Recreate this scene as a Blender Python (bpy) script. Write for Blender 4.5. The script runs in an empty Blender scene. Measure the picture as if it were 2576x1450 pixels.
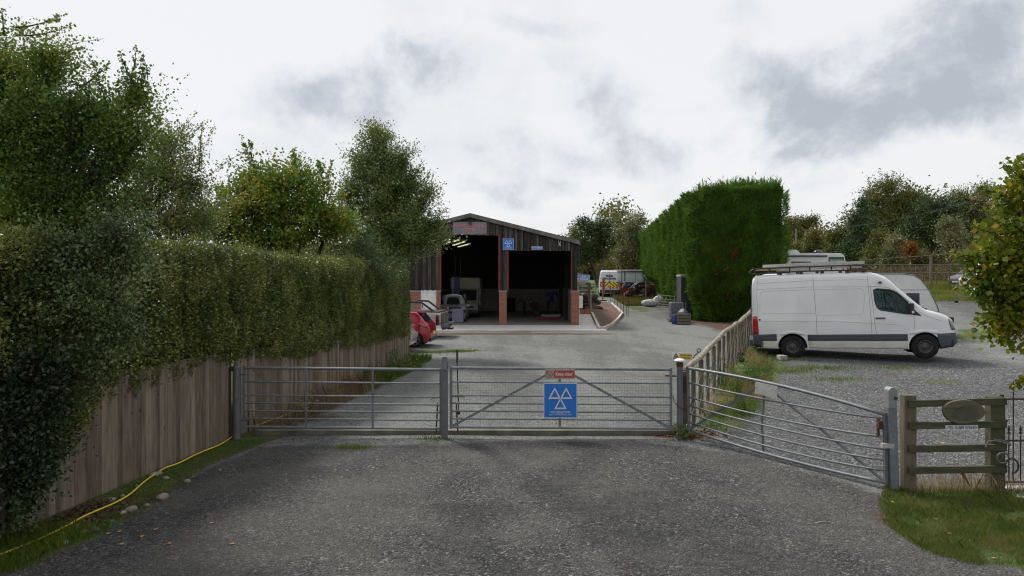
import bpy, bmesh, math, random
import numpy as np
from mathutils import Vector, Matrix
rng = np.random.default_rng(7)
random.seed(7)
C = bpy.context.scene.collection
sc = bpy.context.scene
R = math.radians

# ------------------------------------------------------------------ camera
F, CX, HY, H = 1717.0, 1288.0, 690.0, 2.95        # focal (px of a 2576 px wide view), centre, horizon row, eye height
cam = bpy.data.cameras.new('camera'); camo = bpy.data.objects.new('camera', cam); C.objects.link(camo)
cam.sensor_width = 36; cam.lens = 36 * F / 2576; cam.shift_y = -(725 - HY) / 2576
cam.clip_end = 3000; camo.location = (0, 0, H); camo.rotation_euler = (R(90), 0, 0)
sc.camera = camo
# ------------------------------------------------------------------ exposure
sc.view_settings.view_transform = 'Standard'; sc.view_settings.look = 'None'
sc.view_settings.gamma = 1; sc.view_settings.exposure = 0.26
sc.cycles.use_denoising = True; sc.cycles.filter_width = 1.15
sc.cycles.max_bounces = 6; sc.cycles.diffuse_bounces = 3; sc.cycles.glossy_bounces = 2
sc.cycles.transmission_bounces = 4; sc.cycles.transparent_max_bounces = 8
sc.cycles.caustics_reflective = False; sc.cycles.caustics_refractive = False
# ------------------------------------------------------------------ sun
SUN_EL, SUN_AZ = R(50), R(-42)                    # azimuth from +Y towards +X
sun = bpy.data.lights.new('sun', 'SUN'); suno = bpy.data.objects.new('sun', sun); C.objects.link(suno)
sun.energy = 3.3; sun.angle = R(12); sun.color = (1, .96, .9)
sd = Vector((math.sin(SUN_AZ) * math.cos(SUN_EL), math.cos(SUN_AZ) * math.cos(SUN_EL), math.sin(SUN_EL)))
suno.rotation_euler = sd.to_track_quat('Z', 'Y').to_euler()
# ------------------------------------------------------------------ world: Nishita sky behind a cloud layer
W = bpy.data.worlds.new('World'); sc.world = W; W.use_nodes = True
nt = W.node_tree; nt.nodes.clear()
def wn(t, **k):
    n = nt.nodes.new(t)
    for a, b in k.items(): setattr(n, a, b)
    return n
def wl(a, b): nt.links.new(a, b)
def wmath(op, a, b=None, clamp=False):
    n = wn('ShaderNodeMath', operation=op, use_clamp=clamp)
    for i, v in enumerate((a, b)):
        if v is None: continue
        if isinstance(v, (int, float)): n.inputs[i].default_value = v
        else: wl(v, n.inputs[i])
    return n.outputs[0]
sky = wn('ShaderNodeTexSky', sky_type='NISHITA', sun_disc=False, sun_elevation=SUN_EL, sun_rotation=SUN_AZ)
tc = wn('ShaderNodeTexCoord'); gen = tc.outputs['Generated']
sep = wn('ShaderNodeSeparateXYZ'); wl(gen, sep.inputs[0])
den = wmath('ADD', wmath('ABSOLUTE', sep.outputs[2]), .22)
cmb = wn('ShaderNodeCombineXYZ')
wl(wmath('DIVIDE', sep.outputs[0], den), cmb.inputs[0]); wl(wmath('DIVIDE', sep.outputs[1], den), cmb.inputs[1])
def wnoise(vec, scale, detail, rough, dist=0):
    n = wn('ShaderNodeTexNoise'); n.inputs['Scale'].default_value = scale; n.inputs['Detail'].default_value = detail
    n.inputs['Roughness'].default_value = rough; n.inputs['Distortion'].default_value = dist
    wl(vec, n.inputs['Vector']); return n.outputs[0]
mp = wn('ShaderNodeMapping'); mp.inputs['Location'].default_value = (3.3, 1.7, 0); wl(cmb.outputs[0], mp.inputs[0])
n1 = wnoise(mp.outputs[0], 1.1, 7, .55, .25)
n2 = wnoise(gen, 6.0, 9, .62, .2)
warp = wn('ShaderNodeTexNoise'); warp.inputs['Scale'].default_value = 4; warp.inputs['Detail'].default_value = 9; warp.inputs['Roughness'].default_value = .62
wl(gen, warp.inputs['Vector'])
def cdir(px, py):
    v = Vector(((px - CX) / F, 1, (HY - py) / F)); return v.normalized()
wv = wn('ShaderNodeVectorMath', operation='MULTIPLY_ADD'); wl(warp.outputs['Color'], wv.inputs[0])
wv.inputs[1].default_value = (.42, .42, .22); wv.inputs[2].default_value = (-.21, -.21, -.11)
wa = wn('ShaderNodeVectorMath', operation='ADD'); wl(gen, wa.inputs[0]); wl(wv.outputs[0], wa.inputs[1])
acc = None
# grey cloud masses: direction, half width, half height, strength
for px, py, sx, sz, st in [(2300, 170, .16, .055, .75), (2480, 260, .16, .06, .8), (2150, 270, .10, .05, .5), (960, 215, .15, .04, .6), (1330, 420, .09, .035, .45),
                           (1640, 380, .12, .04, .6), (1490, 250, .05, .07, .35), (1280, 500, .09, .022, .55), (2000, 430, .1, .04, .45),
                           (2200, 390, .14, .03, .5), (1900, 210, .06, .05, .3), (1800, 480, .12, .02, .3), (700, 260, .06, .03, .25), (1180, 180, .08, .03, .35),
                           (2500, 60, .2, .03, .3), (1560, 60, .2, .02, .25)]:
    c = cdir(px, py)
    s = wn('ShaderNodeVectorMath', operation='SUBTRACT'); wl(wa.outputs[0], s.inputs[0]); s.inputs[1].default_value = c
    m = wn('ShaderNodeVectorMath', operation='MULTIPLY'); wl(s.outputs[0], m.inputs[0]); m.inputs[1].default_value = (1 / sx, .8, 1 / sz)
    l = wn('ShaderNodeVectorMath', operation='LENGTH'); wl(m.outputs[0], l.inputs[0])
    mr = wn('ShaderNodeMapRange', interpolation_type='SMOOTHSTEP'); wl(l.outputs['Value'], mr.inputs[0])
    mr.inputs[1].default_value = 1.35; mr.inputs[2].default_value = .15; mr.inputs[3].default_value = 0; mr.inputs[4].default_value = st
    acc = mr.outputs[0] if acc is None else wmath('ADD', acc, mr.outputs[0])
acc = wmath('MINIMUM', acc, .85)
t = wmath('ADD', wmath('MULTIPLY', acc, wmath('ADD', wmath('MULTIPLY', n2, 4.2), -1.2)),
          wmath('ADD', wmath('MULTIPLY', wmath('SUBTRACT', n1, .5), 1.1), wmath('MULTIPLY', wmath('SUBTRACT', n2, .47), .7)))
ramp = wn('ShaderNodeValToRGB'); wl(t, ramp.inputs[0])
e = ramp.color_ramp.elements
e[0].position = 0.0; e[0].color = (.895, .90, .912, 1)
e[1].position = 1.0; e[1].color = (.485, .515, .57, 1)
for p, c in ((.16, (.845, .855, .87, 1)), (.36, (.76, .785, .82, 1)), (.66, (.585, .62, .67, 1))):
    x = e.new(p); x.color = c
bgs = wn('ShaderNodeBackground'); bgs.inputs[1].default_value = .09; wl(sky.outputs[0], bgs.inputs[0])
bgc = wn('ShaderNodeBackground'); bgc.inputs[1].default_value = .85; wl(ramp.outputs[0], bgc.inputs[0])
mx = wn('ShaderNodeMixShader'); mx.inputs[0].default_value = .93
wl(bgs.outputs[0], mx.inputs[1]); wl(bgc.outputs[0], mx.inputs[2])
out = wn('ShaderNodeOutputWorld'); wl(mx.outputs[0], out.inputs[0])

# ------------------------------------------------------------------ helpers
def at(px, py, d):
    return Vector(((px - CX) / F * d, d, H - (py - HY) / F * d))
def sstep(a, b, x):
    t = np.clip((x - a) / (b - a), 0, 1); return t * t * (3 - 2 * t)
def ground_z(x, y):
    """terrain height: flat yard, right-hand lot rising away from the gate"""
    x = np.asarray(x, float); y = np.asarray(y, float)
    xf = np.interp(y, [10, 12.6, 26.4, 33, 80], [3.2, 3.3, 9.4, 14, 20])    # line that divides drive and lot
    lot = .33 * sstep(12.3, 19, y) + np.clip(y - 21, 0, 44) * .0445 + np.clip(y - 65, 0, 60) * .03
    drv = -.1 * sstep(18, 34, y) + np.clip(y - 47, 0, 60) * .032
    w = sstep(-1.6, .6, x - xf)
    z = drv * (1 - w) + lot * w
    z = z + .6 * sstep(100, 200, y)
    return z
def gz(x, y): return float(ground_z(x, y))
def gp(px, py):
    d = F * H / (py - HY)
    for _ in range(30):
        p = at(px, py, d); d += .5 * ((p.z - gz(p.x, p.y)) * F / (py - HY))
    p = at(px, py, d); return Vector((p.x, p.y, gz(p.x, p.y)))

def tag(o, label=None, cat=None, group=None, kind=None):
    if label: o['label'] = label
    if cat: o['category'] = cat
    if group: o['group'] = group
    if kind: o['kind'] = kind
    return o
def thing(name, label, cat, loc=(0, 0, 0), rz=0, group=None):
    o = bpy.data.objects.new(name, None); C.objects.link(o); o.empty_display_size = .2
    o.location = loc; o.rotation_euler = (0, 0, rz)
    return tag(o, label, cat, group)
def copy_tree(o, parent=None):
    c = o.copy(); C.objects.link(c); c.parent = parent
    if parent is not None: c.matrix_parent_inverse = o.matrix_parent_inverse.copy()
    for ch in list(o.children): copy_tree(ch, c)
    return c

class MB:
    def __init__(s): s.v = []; s.f = []; s.m = []; s.mi = 0
    def add(s, vs, fs):
        b = len(s.v); s.v += [tuple(v) for v in vs]; s.f += [tuple(i + b for i in f) for f in fs]; s.m += [s.mi] * len(fs)
        return s
    def box(s, c, size, rot=None):
        M = rot if rot is not None else Matrix.Identity(3); c = Vector(c)
        vs = [c + M @ Vector((x * size[0] / 2, y * size[1] / 2, z * size[2] / 2)) for x in (-1, 1) for y in (-1, 1) for z in (-1, 1)]
        return s.add(vs, [(0, 1, 3, 2), (4, 6, 7, 5), (0, 4, 5, 1), (2, 3, 7, 6), (0, 2, 6, 4), (1, 5, 7, 3)])
    def bar(s, a, b, w, h=None, up=(0, 0, 1)):
        """square bar between two points"""
        a, b = Vector(a), Vector(b); h = h or w; d = b - a; L = d.length; d.normalize(); u = Vector(up)
        if abs(d.dot(u)) > .99: u = Vector((0, 1, 0))
        sx = d.cross(u).normalized(); u = sx.cross(d)
        M = Matrix((sx, d, u)).transposed()
        return s.box((a + b) / 2, (w, L, h), M)
    def tube(s, pts, r, n=8, cap=True):
        pts = [Vector(p) for p in pts]; k = len(pts); rr = r if hasattr(r, '__len__') else [r] * k
        vs = []; prev = None
        for i, p in enumerate(pts):
            d = (pts[min(i + 1, k - 1)] - pts[max(i - 1, 0)]).normalized()
            if prev is None:
                u = d.orthogonal().normalized()
            else:
                u = (prev - d * prev.dot(d)).normalized()
            prev = u; w = d.cross(u)
            vs += [p + (u * math.cos(2 * math.pi * j / n) + w * math.sin(2 * math.pi * j / n)) * rr[i] for j in range(n)]
        fs = [(i * n + j, i * n + (j + 1) % n, (i + 1) * n + (j + 1) % n, (i + 1) * n + j) for i in range(k - 1) for j in range(n)]
        if cap: fs += [tuple(range(n))[::-1], tuple((k - 1) * n + j for j in range(n))]
        return s.add(vs, fs)
    def prism(s, poly, o, ax, ay, az, t):
        """poly of (a,b) in the plane o + a*ax + b*ay, thickness t along az"""
        o, ax, ay, az = Vector(o), Vector(ax), Vector(ay), Vector(az); n = len(poly)
        p = [o + ax * a + ay * b for a, b in poly]
        return s.add(p + [q + az * t for q in p], [tuple(range(n))[::-1], tuple(range(n, 2 * n))] +
                     [(i, (i + 1) % n, n + (i + 1) % n, n + i) for i in range(n)])
    def lathe(s, prof, c, axis='z', n=24):
        vs = []
        for r, h in prof:
            for j in range(n):
                a = 2 * math.pi * j / n; q = (r * math.cos(a), r * math.sin(a), h)
                if axis == 'y': q = (q[0], q[2], q[1])
                if axis == 'x': q = (q[2], q[0], q[1])
                vs.append(Vector(q) + Vector(c))
        k = len(prof)
        return s.add(vs, [(i * n + j, i * n + (j + 1) % n, (i + 1) * n + (j + 1) % n, (i + 1) * n + j) for i in range(k - 1) for j in range(n)])
    def build(s, name, mat, parent=None, smooth=False, bevel=0, **tg):
        me = bpy.data.meshes.new(name); me.from_pydata(s.v, [], s.f); me.validate()
        mats = mat if isinstance(mat, (list, tuple)) else [mat]
        for m in mats: me.materials.append(m)
        if len(mats) > 1: me.polygons.foreach_set('material_index', s.m)
        bm = bmesh.new(); bm.from_mesh(me); bmesh.ops.recalc_face_normals(bm, faces=bm.faces); bm.to_mesh(me); bm.free()
        o = bpy.data.objects.new(name, me); C.objects.link(o)
        if parent is not None: o.parent = parent
        if smooth: me.shade_smooth() if smooth is True else me.shade_smooth()
        if smooth == 'angle':
            try: me.set_sharp_from_angle(angle=R(35))
            except Exception: pass
        if bevel:
            b = o.modifiers.new('b', 'BEVEL'); b.width = bevel; b.segments = 2; b.limit_method = 'ANGLE'
        return tag(o, **tg) if tg else o

def fastmesh(name, V, Fq, mat, parent=None, smooth=False):
    """numpy vertices (n,3) and equal-sided faces (m,k) to an object"""
    me = bpy.data.meshes.new(name); n, (m, k) = len(V), Fq.shape
    me.vertices.add(n); me.vertices.foreach_set('co', np.ascontiguousarray(V, np.float32).ravel())
    me.loops.add(m * k); me.loops.foreach_set('vertex_index', np.ascontiguousarray(Fq, np.int32).ravel())
    me.polygons.add(m); me.polygons.foreach_set('loop_start', np.arange(0, m * k, k, dtype=np.int32))
    try: me.polygons.foreach_set('loop_total', np.full(m, k, np.int32))
    except Exception: pass
    me.update(calc_edges=True)
    if smooth: me.polygons.foreach_set('use_smooth', np.ones(m, bool))
    for q in (mat if isinstance(mat, (list, tuple)) else [mat]): me.materials.append(q)
    o = bpy.data.objects.new(name, me); C.objects.link(o)
    if parent is not None: o.parent = parent
    return o
def unit(a): return a / (np.linalg.norm(a, axis=-1, keepdims=True) + 1e-9)
def leaves(name, P, D, Ln, Wd, mat, parent=None, U=None):
    """one rhombic leaf per point P, pointing along D"""
    n = len(P); P = np.asarray(P); D = unit(np.asarray(D))
    if U is None: U = rng.normal(size=(n, 3))
    S = unit(np.cross(D, U)); Nn = unit(np.cross(S, D))
    Ln = np.broadcast_to(Ln, (n,))[:, None]; Wd = np.broadcast_to(Wd, (n,))[:, None]
    mid = P + D * Ln * .45 + Nn * Ln * .06
    V = np.stack([P, mid + S * Wd / 2, P + D * Ln, mid - S * Wd / 2], 1).reshape(-1, 3)
    return fastmesh(name, V, np.arange(4 * n).reshape(n, 4), mat, parent)
def blades(name, P, h, lean, w, mat, parent=None):
    n = len(P); a = rng.uniform(0, 6.283, n); h = np.broadcast_to(h, (n,))
    S = np.stack([np.cos(a), np.sin(a), 0 * a], 1) * (w / 2); b = rng.uniform(0, 6.283, n)
    L = np.stack([np.cos(b), np.sin(b), 0 * b], 1) * (lean * h * rng.uniform(.2, 1, n))[:, None]
    Z = np.stack([0 * h, 0 * h, h], 1)
    V = np.stack([P - S, P + S, P + S * .6 + Z * .6 + L * .4, P + Z + L, P - S * .6 + Z * .6 + L * .4], 1).reshape(-1, 3)
    return fastmesh(name, V, np.arange(5 * n).reshape(n, 5), mat, parent)

# ------------------------------------------------------------------ materials
def _m(name):
    m = bpy.data.materials.new(name); m.use_nodes = True; t = m.node_tree
    return m, t, t.nodes['Principled BSDF']
def N(t, ty, **k):
    n = t.nodes.new(ty)
    for a, b in k.items():
        if a in ('operation', 'blend_type', 'interpolation_type', 'attribute_name', 'feature', 'data_type', 'noise_dimensions', 'wave_type', 'bands_direction', 'vector_type', 'use_clamp'): setattr(n, a, b)
        else: n.inputs[a.replace('_', ' ')].default_value = b
    return n
def c4(c): return (*c, 1) if len(c) == 3 else c
def coords(t, sc_=(1, 1, 1), world=True):
    mp = t.nodes.new('ShaderNodeMapping'); mp.inputs['Scale'].default_value = sc_
    if world: g = t.nodes.new('ShaderNodeNewGeometry'); t.links.new(g.outputs['Position'], mp.inputs[0])
    else: g = t.nodes.new('ShaderNodeTexCoord'); t.links.new(g.outputs['Object'], mp.inputs[0])
    return mp.outputs[0]
def mat(name, col, rough=.6, metal=0, col2=None, scale=4, stretch=(1, 1, 1), bump=0, bscale=None, spec=.5, coat=0, detail=6, c_lo=.35, c_hi=.65, world=False):
    m, t, b = _m(name)
    b.inputs['Base Color'].default_value = c4(col); b.inputs['Roughness'].default_value = rough
    b.inputs['Metallic'].default_value = metal; b.inputs['Specular IOR Level'].default_value = spec
    b.inputs['Coat Weight'].default_value = coat
    if col2 is None and not bump: col2 = tuple(c * .82 for c in col[:3]); 
    if col2 is not None:
        n = N(t, 'ShaderNodeTexNoise', Scale=scale, Detail=detail, Roughness=.62); t.links.new(coords(t, stretch, world), n.inputs[0])
        r = t.nodes.new('ShaderNodeValToRGB'); r.color_ramp.elements[0].position = c_lo; r.color_ramp.elements[1].position = c_hi
        r.color_ramp.elements[0].color = c4(col); r.color_ramp.elements[1].color = c4(col2)
        t.links.new(n.outputs[0], r.inputs[0]); t.links.new(r.outputs[0], b.inputs['Base Color'])
    if bump:
        n = N(t, 'ShaderNodeTexNoise', Scale=bscale or scale * 3, Detail=5, Roughness=.6); t.links.new(coords(t, stretch, world), n.inputs[0])
        bp = N(t, 'ShaderNodeBump', Strength=.6, Distance=bump); t.links.new(n.outputs[0], bp.inputs['Height']); t.links.new(bp.outputs[0], b.inputs['Normal'])
    return m
def leafmat(name, cols, rough=.5, trans=.25, spec=.4, dead=None, clump=1.2):
    cols = [(c[0] * 1.22, c[1] * 1.12, c[2] * .92) if c[1] > c[0] * .9 and c[1] > c[2] * 1.15 else c for c in cols]; spec = min(spec, .55); rough = max(rough, .38)
    """leaf colours vary leaf by leaf (random per island) and by clump"""
    m, t, b = _m(name); g = t.nodes.new('ShaderNodeNewGeometry')
    r = t.nodes.new('ShaderNodeValToRGB'); el = r.color_ramp.elements
    el[0].color = c4(cols[0]); el[1].color = c4(cols[-1]); k = len(cols) - 1
    for i in range(1, k): x = el.new(i / k); x.color = c4(cols[i])
    n = N(t, 'ShaderNodeTexNoise', Scale=clump, Detail=3); t.links.new(coords(t), n.inputs[0])
    a = N(t, 'ShaderNodeMath', operation='MULTIPLY_ADD'); a.inputs[1].default_value = .42; t.links.new(g.outputs['Random Per Island'], a.inputs[0])
    s = N(t, 'ShaderNodeMath', operation='MULTIPLY_ADD'); s.inputs[1].default_value = 1.7; s.inputs[2].default_value = -.56; t.links.new(n.outputs[0], s.inputs[0])
    t.links.new(s.outputs[0], a.inputs[2]); t.links.new(a.outputs[0], r.inputs[0])
    colo = r.outputs[0]
    if dead:
        gt = N(t, 'ShaderNodeMath', operation='LESS_THAN'); gt.inputs[1].default_value = dead[1]
        w = t.nodes.new('ShaderNodeTexWhiteNoise'); w.noise_dimensions = '1D'; t.links.new(g.outputs['Random Per Island'], w.inputs['W'])
        t.links.new(w.outputs['Value'], gt.inputs[0])
        mx = t.nodes.new('ShaderNodeMix'); mx.data_type = 'RGBA'; t.links.new(gt.outputs[0], mx.inputs[0])
        t.links.new(colo, mx.inputs[6]); mx.inputs[7].default_value = c4(dead[0]); colo = mx.outputs[2]
    t.links.new(colo, b.inputs['Base Color'])
    b.inputs['Roughness'].default_value = rough; b.inputs['Specular IOR Level'].default_value = spec
    if trans:
        tr = t.nodes.new('ShaderNodeBsdfTranslucent'); t.links.new(colo, tr.inputs[0])
        ms = t.nodes.new('ShaderNodeMixShader'); ms.inputs[0].default_value = trans
        t.links.new(b.outputs[0], ms.inputs[1]); t.links.new(tr.outputs[0], ms.inputs[2])
        t.links.new(ms.outputs[0], t.nodes['Material Output'].inputs[0])
    return m
def emis(name, col, s):
    m, t, b = _m(name); b.inputs['Emission Color'].default_value = c4(col); b.inputs['Emission Strength'].default_value = s
    b.inputs['Base Color'].default_value = c4(col); return m
def glassmat(name, col=(.75, .85, .85), alpha=.35):
    m, t, b = _m(name); b.inputs['Base Color'].default_value = c4((.02, .03, .03)); b.inputs['Roughness'].default_value = .03
    tr = t.nodes.new('ShaderNodeBsdfTransparent'); tr.inputs[0].default_value = c4(col)
    ms = t.nodes.new('ShaderNodeMixShader'); ms.inputs[0].default_value = alpha
    t.links.new(tr.outputs[0], ms.inputs[1]); t.links.new(b.outputs[0], ms.inputs[2]); t.links.new(ms.outputs[0], t.nodes['Material Output'].inputs[0])
    return m
M = {}
M['galv'] = mat('galvanised_steel', (.13, .145, .16), .5, .3, col2=(.20, .215, .23), scale=9, bump=.002, bscale=40)
M['galv_dark'] = mat('old_galvanised_steel', (.10, .107, .112), .55, .25, col2=(.15, .155, .16), scale=6, bump=.002, bscale=40)
M['rust'] = mat('rusty_iron', (.10, .035, .02), .85, .1, col2=(.05, .03, .025), scale=20)
M['black'] = mat('black_plastic', (.015, .015, .017), .5, 0, col2=(.03, .03, .032))
M['iron'] = mat('black_painted_iron', (.014, .014, .015), .5, .2, col2=(.05, .022, .02), scale=5)
M['white'] = mat('white_paint', (.72, .72, .72), .35, 0, col2=(.62, .62, .61), scale=3)
M['cream'] = mat('pale_plastic', (.60, .57, .54), .5, 0, col2=(.5, .48, .45), scale=3)
M['blue'] = mat('sign_blue', (.010, .165, .56), .45, 0, col2=(.014, .145, .50), scale=6)
M['signw'] = mat('sign_white', (.62, .62, .68), .5, 0, col2=(.56, .56, .62), scale=3)
M['concrete'] = mat('concrete', (.34, .32, .30), .85, 0, col2=(.24, .225, .205), scale=3, bump=.004, bscale=30)
M['wood_grey'] = mat('weathered_post_wood', (.15, .125, .085), .85, 0, col2=(.08, .075, .05), scale=5, stretch=(4, 4, .6), bump=.006, bscale=20)
M['wood_green'] = mat('mossy_rail_wood', (.085, .078, .048), .9, 0, col2=(.035, .045, .018), scale=4, bump=.008, bscale=18, stretch=(1, 2, 3))
M['bark'] = mat('bark', (.07, .055, .042), .95, 0, col2=(.035, .028, .022), scale=8, stretch=(3, 3, .5), bump=.02, bscale=10)
M['twig'] = mat('twigs', (.055, .045, .035), .95, 0, col2=(.03, .025, .02), scale=9)
M['tyre'] = mat('tyre_rubber', (.012, .012, .013), .9, 0, col2=(.024, .023, .022), scale=8, spec=.2)
M['rim'] = mat('wheel_steel', (.075, .075, .077), .6, 0, col2=(.045, .045, .045), scale=9)
M['dark'] = mat('dark_underside', (.012, .012, .012), .9, 0, col2=(.02, .02, .02))
M['glass'] = glassmat('window_glass')
M['dglass'] = mat('dark_window_glass', (.02, .025, .028), .06, 0, col2=(.03, .035, .04), scale=1)
M['red'] = mat('red_paint', (.42, .03, .03), .4, 0, col2=(.36, .03, .03))
M['yellow'] = mat('yellow_paint', (.70, .52, .02), .4, 0, col2=(.6, .45, .02))
M['rubber_y'] = mat('yellow_hose_rubber', (.72, .50, .03), .45, 0, col2=(.6, .42, .05), scale=5)

# ------------------------------------------------------------------ lettering
def text(name, s, size, mt, parent, o, ax=(1, 0, 0), ay=(0, 0, 1), width=None, bold=0, shear=0, align='CENTER', extr=.0015):
    cu = bpy.data.curves.new(name, 'FONT'); cu.body = s; cu.size = size; cu.align_x = align; cu.align_y = 'CENTER'
    cu.offset = bold; cu.shear = shear; cu.resolution_u = 3; cu.extrude = extr
    ob = bpy.data.objects.new(name, cu); C.objects.link(ob)
    dg = bpy.context.evaluated_depsgraph_get(); me = bpy.data.meshes.new_from_object(ob.evaluated_get(dg))
    bpy.data.objects.remove(ob); bpy.data.curves.remove(cu)
    n = len(me.vertices); co = np.empty(n * 3, np.float32); me.vertices.foreach_get('co', co); co = co.reshape(-1, 3)
    if width and n: co[:, 0] *= width / (co[:, 0].max() - co[:, 0].min())
    ax, ay, o = np.array(ax, float), np.array(ay, float), np.array(o, float); az = np.cross(ax, ay)
    V = o + co[:, :1] * ax + co[:, 1:2] * ay + co[:, 2:] * az
    me.vertices.foreach_set('co', V.astype(np.float32).ravel()); me.materials.clear(); me.materials.append(mt); me.update()
    t = bpy.data.objects.new(name, me); C.objects.link(t); t.parent = parent
    return t
def tri_frame(mb, cx, cz, s, w, o, ax, ay, az, t):
    """hollow upright triangle: centre x, base z, side s, stroke w"""
    h = s * .93; out = [(cx - s / 2, cz), (cx + s / 2, cz), (cx, cz + h)]
    g = (cx, cz + h * .36); k = 1 - w / (h * .36)
    inn = [(g[0] + (a - g[0]) * k, g[1] + (b - g[1]) * k) for a, b in out]
    for i in range(3):
        j = (i + 1) % 3; mb.prism([out[i], out[j], inn[j], inn[i]], o, ax, ay, az, t)
def mot_sign(name, label, x0, x1, z0, z1, y, cat='sign', small=True, tilt=0):
    """square blue plate with the three white triangles, facing the road"""
    w, h = x1 - x0, z1 - z0; T = thing(name, label, cat, ((x0 + x1) / 2, y, (z0 + z1) / 2))
    MB().box((0, 0, 0), (w, .006, h)).build('plate', M['signw'], T)
    MB().box((0, -.0045, 0), (w * .955, .003, h * .955)).build('blue_face', M['blue'], T)
    mb = MB(); o = (0, -.0065, 0); s = w * .375
    for cx, cz in ((-s * .455, h * .045), (s * .455, h * .045), (0, -h * .245)):
        tri_frame(mb, cx, cz, s, s * .125, o, (1, 0, 0), (0, 0, 1), (0, -1, 0), .002)
    mb.build('triangles', M['signw'], T)
    text('lettering', 'VEHICLE TESTING STATION', .05, M['signw'], T, (0, -.0065, -h * .335), width=w * .58, bold=.001)
    text('lettering', 'APPROVED BY', .02, M['signw'], T, (0, -.0065, -h * .378), width=w * .2)
    text('lettering', 'THE DRIVER AND VEHICLE STANDARDS AGENCY', .03, M['signw'], T, (0, -.0065, -h * .405), width=w * .68)
    return T
# ================================================================== GROUND
def axis(segs):
    out = []
    for a, b, st in segs: out += list(np.arange(a, b, st))
    return np.array(out + [segs[-1][1]])
xs = axis([(-400, -60, 20), (-60, -12, 3), (-12, -8, .5), (-8, 9, .1), (9, 16, .2), (16, 50, .5), (50, 100, 4), (100, 420, 20)])
ys = axis([(-40, 4, 4), (4, 16, .1), (16, 30, .2), (30, 60, .4), (60, 120, 1.5), (120, 300, 12), (300, 900, 60)])
GX, GY = np.meshgrid(xs, ys); GZ = ground_z(GX, GY)
def vnoise(x, y, s, seed=0):
    r = np.random.default_rng(seed); T = r.random((64, 64)); u, v = x / s, y / s
    i, j = np.floor(u).astype(int), np.floor(v).astype(int); a, b = u - i, v - j; a = a * a * (3 - 2 * a); b = b * b * (3 - 2 * b)
    g = lambda p, q: T[p % 64, q % 64]
    return (g(i, j) * (1 - a) + g(i + 1, j) * a) * (1 - b) + (g(i, j + 1) * (1 - a) + g(i + 1, j + 1) * a) * b
def fb(x, y, s, seed=0): return .55 * vnoise(x, y, s, seed) + .3 * vnoise(x, y, s / 2.1, seed + 1) + .15 * vnoise(x, y, s / 4.3, seed + 2)
near = sstep(60, 30, GY)
GZ = GZ + (fb(GX, GY, 1.3, 3) - .5) * .035 * near + (fb(GX, GY, 5, 9) - .5) * .06 * near
def poly_mask(px, X, Y, soft=.3):
    """signed soft mask of a polygon"""
    P = [np.array(p) for p in px]; n = len(P); ins = np.zeros(X.shape, bool); dm = np.full(X.shape, 1e9)
    for i in range(n):
        a, b = P[i], P[(i + 1) % n]
        c = ((a[1] > Y) != (b[1] > Y)) & (X < (b[0] - a[0]) * (Y - a[1]) / (b[1] - a[1] + 1e-12) + a[0]); ins ^= c
        ab = b - a; t = np.clip(((X - a[0]) * ab[0] + (Y - a[1]) * ab[1]) / (ab @ ab + 1e-12), 0, 1)
        dm = np.minimum(dm, np.hypot(X - a[0] - t * ab[0], Y - a[1] - t * ab[1]))
    sd_ = np.where(ins, dm, -dm); return np.clip(.5 + sd_ / (2 * soft), 0, 1)
def gxy(px, py): p = gp(px, py); return (p.x, p.y)
# fence line on the left (plan)
FL = [(-6.3, 3.5), (-5.62, 8.6), (-5.06, 12.3), (-3.62, 24.0)]
def flx(y): return np.interp(y, [p[1] for p in FL], [p[0] for p in FL])
verge_l = [(-30, 2)] + [gxy(*p) for p in [(60, 1440), (130, 1400), (250, 1350), (350, 1292), (430, 1235), (520, 1175), (640, 1125), (720, 1100)]] + \
          [(-4.2, 13.5), (-3.7, 16), (-3.3, 19), (-2.9, 21.5), (-3.0, 24.5), (-30, 25)]
verge_r = [gxy(*p) for p in [(2235, 1220), (2215, 1270), (2240, 1330), (2330, 1385), (2440, 1415), (2600, 1430)]] + [(12, 6), (12, 9.15), (5.3, 9.3)]
dark_front = [(-12, 0)] + [gxy(*p) for p in [(300, 1290), (640, 1125), (800, 1120), (1100, 1120), (1300, 1108), (1600, 1108), (1720, 1125), (1900, 1150), (2230, 1250), (2576, 1420)]] + [(12, 0)]
soil_con = [gxy(*p) for p in [(1600, 748), (1680, 775), (1740, 812), (1830, 838), (1930, 845)]] + [(14, 26), (18, 45), (17, 78), (13.5, 75)]
field = [(12.9, 36), (20.5, 38.5), (33, 52), (30, 49), (60, 46), (80, 44), (160, 50), (160, 500), (-200, 500), (-200, 82), (5, 75), (13, 74), (18, 62), (17, 40)]
field2 = [(-60, 72), (8.2, 68), (20, 76), (20, 140), (-60, 140)]
grass_drive = [(11.0, 58), (15.6, 60), (15.6, 73), (10.4, 73), (9.9, 66)]
wl_ = [(3.4, 12.7), (4.3, 12.8), (6.0, 15.6), (8.0, 19.6), (8.6, 22.6), (9.2, 26), (7.2, 22.2), (5.0, 16.8)]       # weeds by the rail fence
g_attr = np.maximum.reduce([poly_mask(verge_l, GX, GY, .25) * np.clip(.05 + fb(GX, GY, .7, 61) * 1.05 + .35 * (GY < 8.2), 0, 1), poly_mask(verge_r, GX, GY, .18), poly_mask(grass_drive, GX, GY, .8) * .85,
                            poly_mask(wl_, GX, GY, .5) * .85, poly_mask(field2, GX, GY, 1.5)])
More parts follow.
